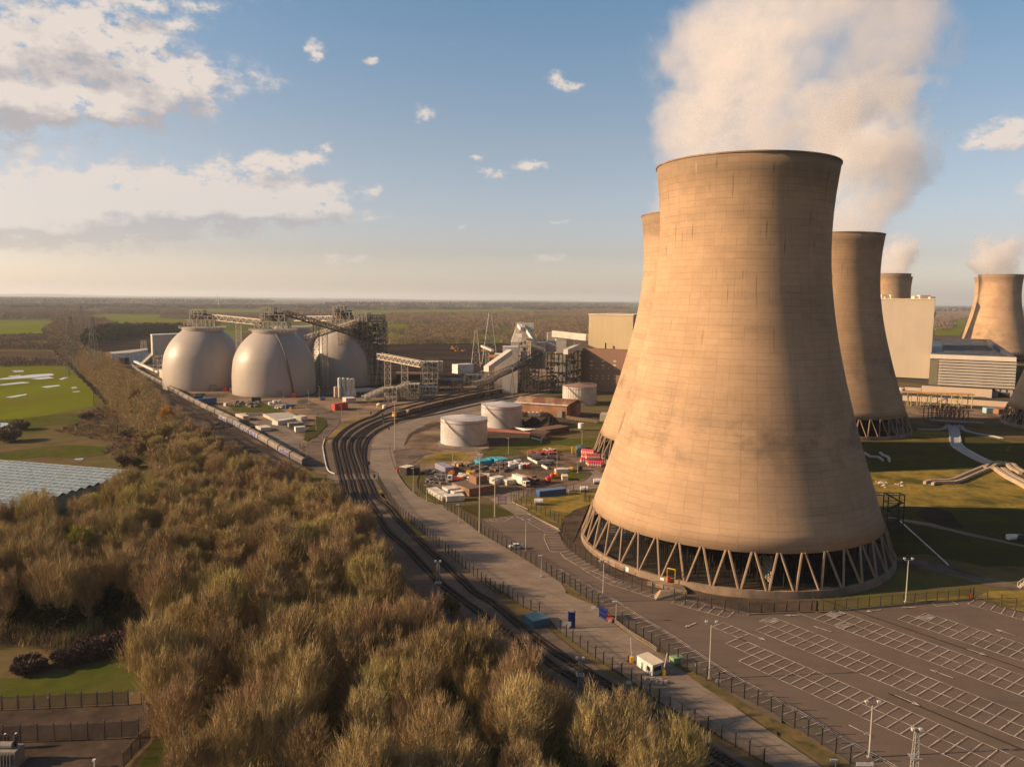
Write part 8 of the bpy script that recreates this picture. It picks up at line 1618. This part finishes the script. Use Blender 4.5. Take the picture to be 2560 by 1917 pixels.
sheet('grass_mound',QS('d5',[(560,230),(660,300),(900,320),(1090,320),(1380,345),(1480,320),(1300,260),(1150,200),(1060,170),(640,170)]),.42,G2); sheet('grass_loop',QS('d5',[(1740,640),(1700,740),(1760,765),(1880,700),(2000,600),(2075,520),(2060,440),(1960,390),(1880,370),(1900,440),(1870,520),(1760,590)]),.42,G4)
# ---------------------------------------------------------------- substation equipment, greenhouse, earth heap
def transformer(lab,k,x,y):
    p=Q(k,x,y); T=thing('transformer',lab,'transformer',p); mb=MB(); mb.box(p.x-2.2,p.y-1.2,.3,p.x+1.6,p.y+1.2,2.6); mb.bar((p.x-2,p.y,3.1),(p.x+.6,p.y,3.1),.9,n=10); obj('tank',mb,GREC,T); mb=MB()
    for i in range(7): mb.box(p.x-2+i*.5,p.y-1.7,.5,p.x-1.9+i*.5,p.y-1.2,2.3)
    obj('cooling_fins',mb,GREC,T)
    for dx in (-1.6,-.4,.8):
        mb=MB(); mb.bar((p.x+dx,p.y+.4,2.6),(p.x+dx,p.y+.4,4.6),.2)
        for q in range(7): mb.cyl((p.x+dx,p.y+.4),.26,2.8+q*.24,2.92+q*.24,10)
        obj('bushing',mb,M('porcelain_brown',(.06,.03,.022),(.045,.024,.018),.6,.3),T)
    mb=MB(); mb.box(p.x-2.6,p.y-1.6,0,p.x+2,p.y+1.6,.3); obj('plinth',mb,CONC,T); return T
transformer('transformer with brown bushings at the bottom left corner','c7',90,1620)
for i,(x,y,yt) in enumerate(((52,1500,1365),(145,1490,1360))):
    p=Q('c7',x,y); h=HT(p,'c7',yt); T=thing('insulator_post',['dark insulator post behind the transformer, left one','dark insulator post behind the transformer, right one'][i],'insulator',p); mb=MB(); mb.bar(p,p+Vector((0,0,h*.4)),.35); obj('steel_post',mb,GALV,T); mb=MB()
    for q in range(8): mb.cyl((p.x,p.y),.3,h*.4+q*h*.065,h*.4+q*h*.065+.12,10)
    mb.bar((p.x,p.y,h*.4),(p.x,p.y,h*.95),.3); obj('insulator',mb,MATS['porcelain_brown'],T); mb=MB(); mb.bar((p.x,p.y,h*.95),(p.x,p.y,h),.34); obj('cap',mb,WHT,T)
mb=MB(); p=Q('c7',815,1656); mb.bar(p,p+Vector((0,0,1.1)),.2); mb.box(p.x-.2,p.y-.2,1.1,p.x+.2,p.y+.2,1.35); tag(obj('marker_post',mb,WHT),'small white marker post in the compound at the bottom edge','post')
for i,(x,y) in enumerate(((420,1050),(848,1030),(1146,1018))):
    p=Q('c7',x,1160-(x/1225)*50); h=HT(p,'c7',y); mb=MB(); mb.box(p.x-.18,p.y-.12,h-.2,p.x+.18,p.y-.08,h+.2); tag(obj('fence_plate',mb,wh),['small white plate on the back palisade fence, left','small white plate on the back palisade fence, middle','small white plate on the back palisade fence, right'][i],'sign')
GH=5.0; g0=P(-260,1131,GH); g1=P(352,1180,GH); eu=(g1-g0).normalized(); en=Vector((eu.y,-eu.x,0)); L_=(g1-g0).length; Gh=thing('greenhouse','huge glass greenhouse roof at the left edge behind the wood','greenhouse',g0.lerp(g1,.5)*1.0); Gh.location.z=0
def glass_mat():
    m,t=nt('greenhouse_glass'); co=N(t,'ShaderNodeTexCoord').outputs['Object']; n=NOI(t,co,.6,3,.6); v=N(t,'ShaderNodeTexVoronoi',inp={'Scale':.35}); t.links.new(co,v.inputs[0]); s=N(t,'ShaderNodeSeparateXYZ'); t.links.new(v.outputs['Color'],s.inputs[0]); c=MIX(t,s.outputs[0],(.12,.17,.18),(.20,.25,.26)); c=MIX(t,MA(t,'MULTIPLY',n,.4),c,(.22,.24,.23)); b=BS(t,c,.18,0,n,.05,.02,.6); return m
GM=glass_mat(); n=17; sp=4.0; gl=MB(); br_=MB()
for i in range(n):
    for (d0,z0,d1,z1) in ((i*sp,GH,i*sp+sp/2,GH+.9),(i*sp+sp/2,GH+.9,i*sp+sp,GH)):
        a=g0+en*d0; b=g1+en*d0; c=g1+en*d1; d=g0+en*d1; gl.add([(a.x,a.y,z0),(d.x,d.y,z1),(c.x,c.y,z1),(b.x,b.y,z0)],[(0,1,2,3)])
    for dd,zz in ((i*sp,GH+.04),(i*sp+sp/2,GH+.95)): a,b=g0+en*dd,g1+en*dd; br_.bar((a.x,a.y,zz),(b.x,b.y,zz),.26 if zz<GH+.5 else .14)
    for k in range(int(L_/3.2)):
        a=g0+eu*(k*3.2+(i%2)*1.6)+en*(i*sp); 
        for s0_,s1_ in ((0,.5),(.5,1)):
            p,q=a+en*sp*s0_,a+en*sp*s1_; br_.bar((p.x,p.y,GH+.05+(.9 if s0_ else 0)),(q.x,q.y,GH+.05+(0 if s0_ else .9)),.12)
obj('glass_roof',gl,GM,Gh); obj('glazing_bars',br_,M('aluminium',(.55,.55,.53),(.46,.46,.44),.5,.4,.3),Gh); mb=MB(); mb.ob(g0,g1,.2,0,GH); mb.ob(g1+en*(n*sp),g1,.2,0,GH); obj('side_wall',mb,GM,Gh)
p=Q('c1',450,1585); mb=MB(); rg=random.Random(8); nn=20; ring=lambda f,z:[(p.x+13*f*math.cos(2*PI*k/nn)*rg.uniform(.85,1.1),p.y+9*f*math.sin(2*PI*k/nn)*rg.uniform(.85,1.1),z*rg.uniform(.8,1.15)) for k in range(nn)]; v=ring(1,.05)+ring(.66,2.6)+ring(.3,4.3)+[(p.x,p.y,4.8)]; mb.add(v,[(j*nn+k,j*nn+(k+1)%nn,(j+1)*nn+(k+1)%nn,(j+1)*nn+k) for j in range(2) for k in range(nn)]+[(2*nn+k,2*nn+(k+1)%nn,3*nn) for k in range(nn)]); tag(obj('earth_heap',mb,M('earth',(.22,.15,.08),(.13,.09,.05),.5,.95,world=True,bump=.3)),'heap of brown earth behind the greenhouse','heap')
# far farm buildings and the town
rg=random.Random(21); FWH=M('far_white',(.55,.5,.44),(.45,.41,.36),.05,.7); FRD=M('far_red_roof',(.28,.14,.09),(.22,.11,.075),.05,.8); ft=None
def house():
    T=thing('far_house','x','house'); mb=MB(); mb.box(-7,-4,0,7,4,5.5); obj('wall',mb,FWH,T,local=True); mb=MB(); mb.add([(-7.4,-4.4,5.4),(7.4,-4.4,5.4),(7.4,4.4,5.4),(-7.4,4.4,5.4),(-7.4,0,9),(7.4,0,9)],[(0,1,5,4),(2,3,4,5),(1,2,5),(3,0,4),(3,2,1,0)]); obj('roof',mb,FRD,T,local=True); return T
sp_=[('c1',750+i*12,298+(i%3)*3) for i in range(5)]+[('c1',1495+i*22,290+(i%4)*4) for i in range(9)]+[('c2',1560+i*14,196+(i%3)*6) for i in range(9)]+[('c3',1640+i*40,212+(i%3)*8) for i in range(10)]+[('c5',1470+i*14,545+(i%3)*6) for i in range(4)]+[('c3',600+i*9,212+i%2*3) for i in range(6)]
rowthings('far_house','house','far farmhouses and village houses','tiny far-off house with pale walls among the woods on the plain',house,sp_)
for T in [o for o in bpy.data.objects if o.name.startswith('far_house') and o.parent is None]:
    d=Vector((T.location.x,T.location.y)).length; s=max(1,d/2500); T.scale=(s,s,s)
# ---------------------------------------------------------------- steam: real volumes rising from the towers
def plume(lab,T,path,seed,dens,nscale,thr=.48,gain=6.2,soft=.42,wk=1.):
    """path: (dx,dy,z,rx) rings from the tower's axis. The mesh is the plume's outer hull; its volume thins to ragged edges"""
    bx,by=T.location.x,T.location.y; mb=MB(); n=20; vs=[]; zs=[p[2] for p in path]
    for dx,dy,z,r in path: vs+=[(dx+r*1.12*math.cos(2*PI*k/n),dy+r*1.12*math.sin(2*PI*k/n),z) for k in range(n)]
    m=len(path); mb.add(vs,[(j*n+k,j*n+(k+1)%n,(j+1)*n+(k+1)%n,(j+1)*n+k) for j in range(m-1) for k in range(n)]+[tuple(range(n))[::-1],tuple(range((m-1)*n,m*n))])
    mt,t=nt('steam_'+str(seed)); co=N(t,'ShaderNodeTexCoord').outputs['Object']; s=N(t,'ShaderNodeSeparateXYZ'); t.links.new(co,s.inputs[0]); x,y,z=s.outputs
    zf=N(t,'ShaderNodeMapRange',inp={0:z,1:zs[0],2:zs[-1]}).outputs[0]
    def curve(i,lo_,hi_):
        c=RAMP(t,zf,[((p[2]-zs[0])/(zs[-1]-zs[0]),(p[i]-lo_)/(hi_-lo_)) for p in path]); q=N(t,'ShaderNodeSeparateColor'); t.links.new(c,q.inputs[0]); return MA(t,'MULTIPLY_ADD',q.outputs[0],hi_-lo_,lo_)
    L=max(max(abs(p[i]) for p in path) for i in (0,1,3))*1.05
    cx_,cy__,rr=curve(0,-L,L),curve(1,-L,L),curve(3,-L,L)
    off=N(t,'ShaderNodeMapping',inp={'Location':(seed*37.,seed*11.,seed*5.)}); t.links.new(co,off.inputs[0]); v=off.outputs[0]
    wn=N(t,'ShaderNodeTexNoise',inp={'Scale':nscale*.6,'Detail':1.,'Roughness':.5}); t.links.new(v,wn.inputs['Vector']); wv=N(t,'ShaderNodeVectorMath',operation='MULTIPLY_ADD'); t.links.new(wn.outputs['Color'],wv.inputs[0]); wv.inputs[1].default_value=(16*wk,)*3; t.links.new(v,wv.inputs[2])
    nz=MA(t,'MULTIPLY_ADD',NOI(t,wv.outputs[0],nscale*2.6,4.,.6),.42,MA(t,'MULTIPLY',NOI(t,wv.outputs[0],nscale*.8,3.,.55),.70)); nz=MA(t,'SUBTRACT',nz,.06)
    dx_=MA(t,'SUBTRACT',x,cx_); dy_=MA(t,'SUBTRACT',y,cy__); r=MA(t,'DIVIDE',MA(t,'SQRT',MA(t,'MULTIPLY_ADD',dx_,dx_,MA(t,'MULTIPLY',dy_,dy_))),rr)
    edge=N(t,'ShaderNodeMapRange',inp={0:r,1:1.05,2:1.05-soft,3:-.75,4:.42}).outputs[0]
    base=N(t,'ShaderNodeMapRange',inp={0:zf,1:0.,2:.12,3:.45,4:0.}).outputs[0]; top=N(t,'ShaderNodeMapRange',inp={0:zf,1:.55,2:1.0,3:0.,4:-.28 if wk>=1 else -.55}).outputs[0]
    d=MA(t,'MULTIPLY_ADD',MA(t,'SUBTRACT',nz,thr),gain,MA(t,'ADD',edge,MA(t,'ADD',base,top))); rin=N(t,'ShaderNodeMapRange',inp={0:r,1:1.1,2:.97}).outputs[0]
    d=N(t,'ShaderNodeMapRange',interpolation_type='SMOOTHSTEP',inp={0:d,1:.0,2:.75}).outputs[0]; d=MA(t,'MULTIPLY',MA(t,'MULTIPLY',d,rin),dens)
    pv=N(t,'ShaderNodeVolumePrincipled',inp={'Color':(.975,.965,.965,1),'Anisotropy':.25}); t.links.new(d,pv.inputs['Density']); o_=N(t,'ShaderNodeOutputMaterial'); t.links.new(pv.outputs[0],o_.inputs['Volume'])
    o=bpy.data.objects.new('steam_plume',mesh(mb,'steam_plume',mt)); COL.objects.link(o); o.location=(bx,by,0); tag(o,lab,'steam','steam plumes of the cooling towers'); return o
plume('huge white steam plume rising from the nearest tower to the top of the picture',TW['A'],[(0,0,108,24.8),(1,0,117,28.),(8,1,128,38),(15,2,140,48),(17,4,153,51),(25,5,170,47),(36,6,195,48),(44,8,225,52)],1,.034,.034)
plume('steam plume between the nearest tower and the second tower behind it',TW['C'],[(0,0,109,24.6),(3,0,119,28),(9,2,133,37),(14,3,150,42),(14,5,172,44),(16,6,205,48)],2,.045,.036,.47)
plume('steam plume of the hidden left tower, bulging out left of the nearest rim',TW['B'],[(0,0,109,24.6),(-1,0,118,29),(0,2,132,33),(6,3,150,36),(12,5,175,40),(18,8,205,46)],3,.034,.036,.5)
plume('small steam puff above the distant tower behind the cream boiler house',TW['D'],[(0,0,109,24.6),(2,0,118,29),(6,0,132,31),(9,0,148,32),(12,0,172,30)],4,.06,.045,.47,4.,.42,.8)
plume('ragged steam puff drifting left of the far right towers',TW['F'],[(0,0,109,24.6),(-6,0,117,34),(-14,0,130,46),(-14,0,148,46),(-8,0,172,38)],5,.05,.045,.49,4.5,.42,.8)
# ---------------------------------------------------------------- the hazy air over the plain
hz_=MB(); hz_.box(-61000,-3100,-1,61000,61000,330); m,t=nt('haze_air'); pv=N(t,'ShaderNodeVolumePrincipled',inp={'Color':(.80,.86,.95,1),'Density':4.5e-5,'Anisotropy':.2}); o_=N(t,'ShaderNodeOutputMaterial'); t.links.new(pv.outputs[0],o_.inputs['Volume'])
o=bpy.data.objects.new('haze',mesh(hz_,'haze',m)); COL.objects.link(o); o['kind']='stuff'
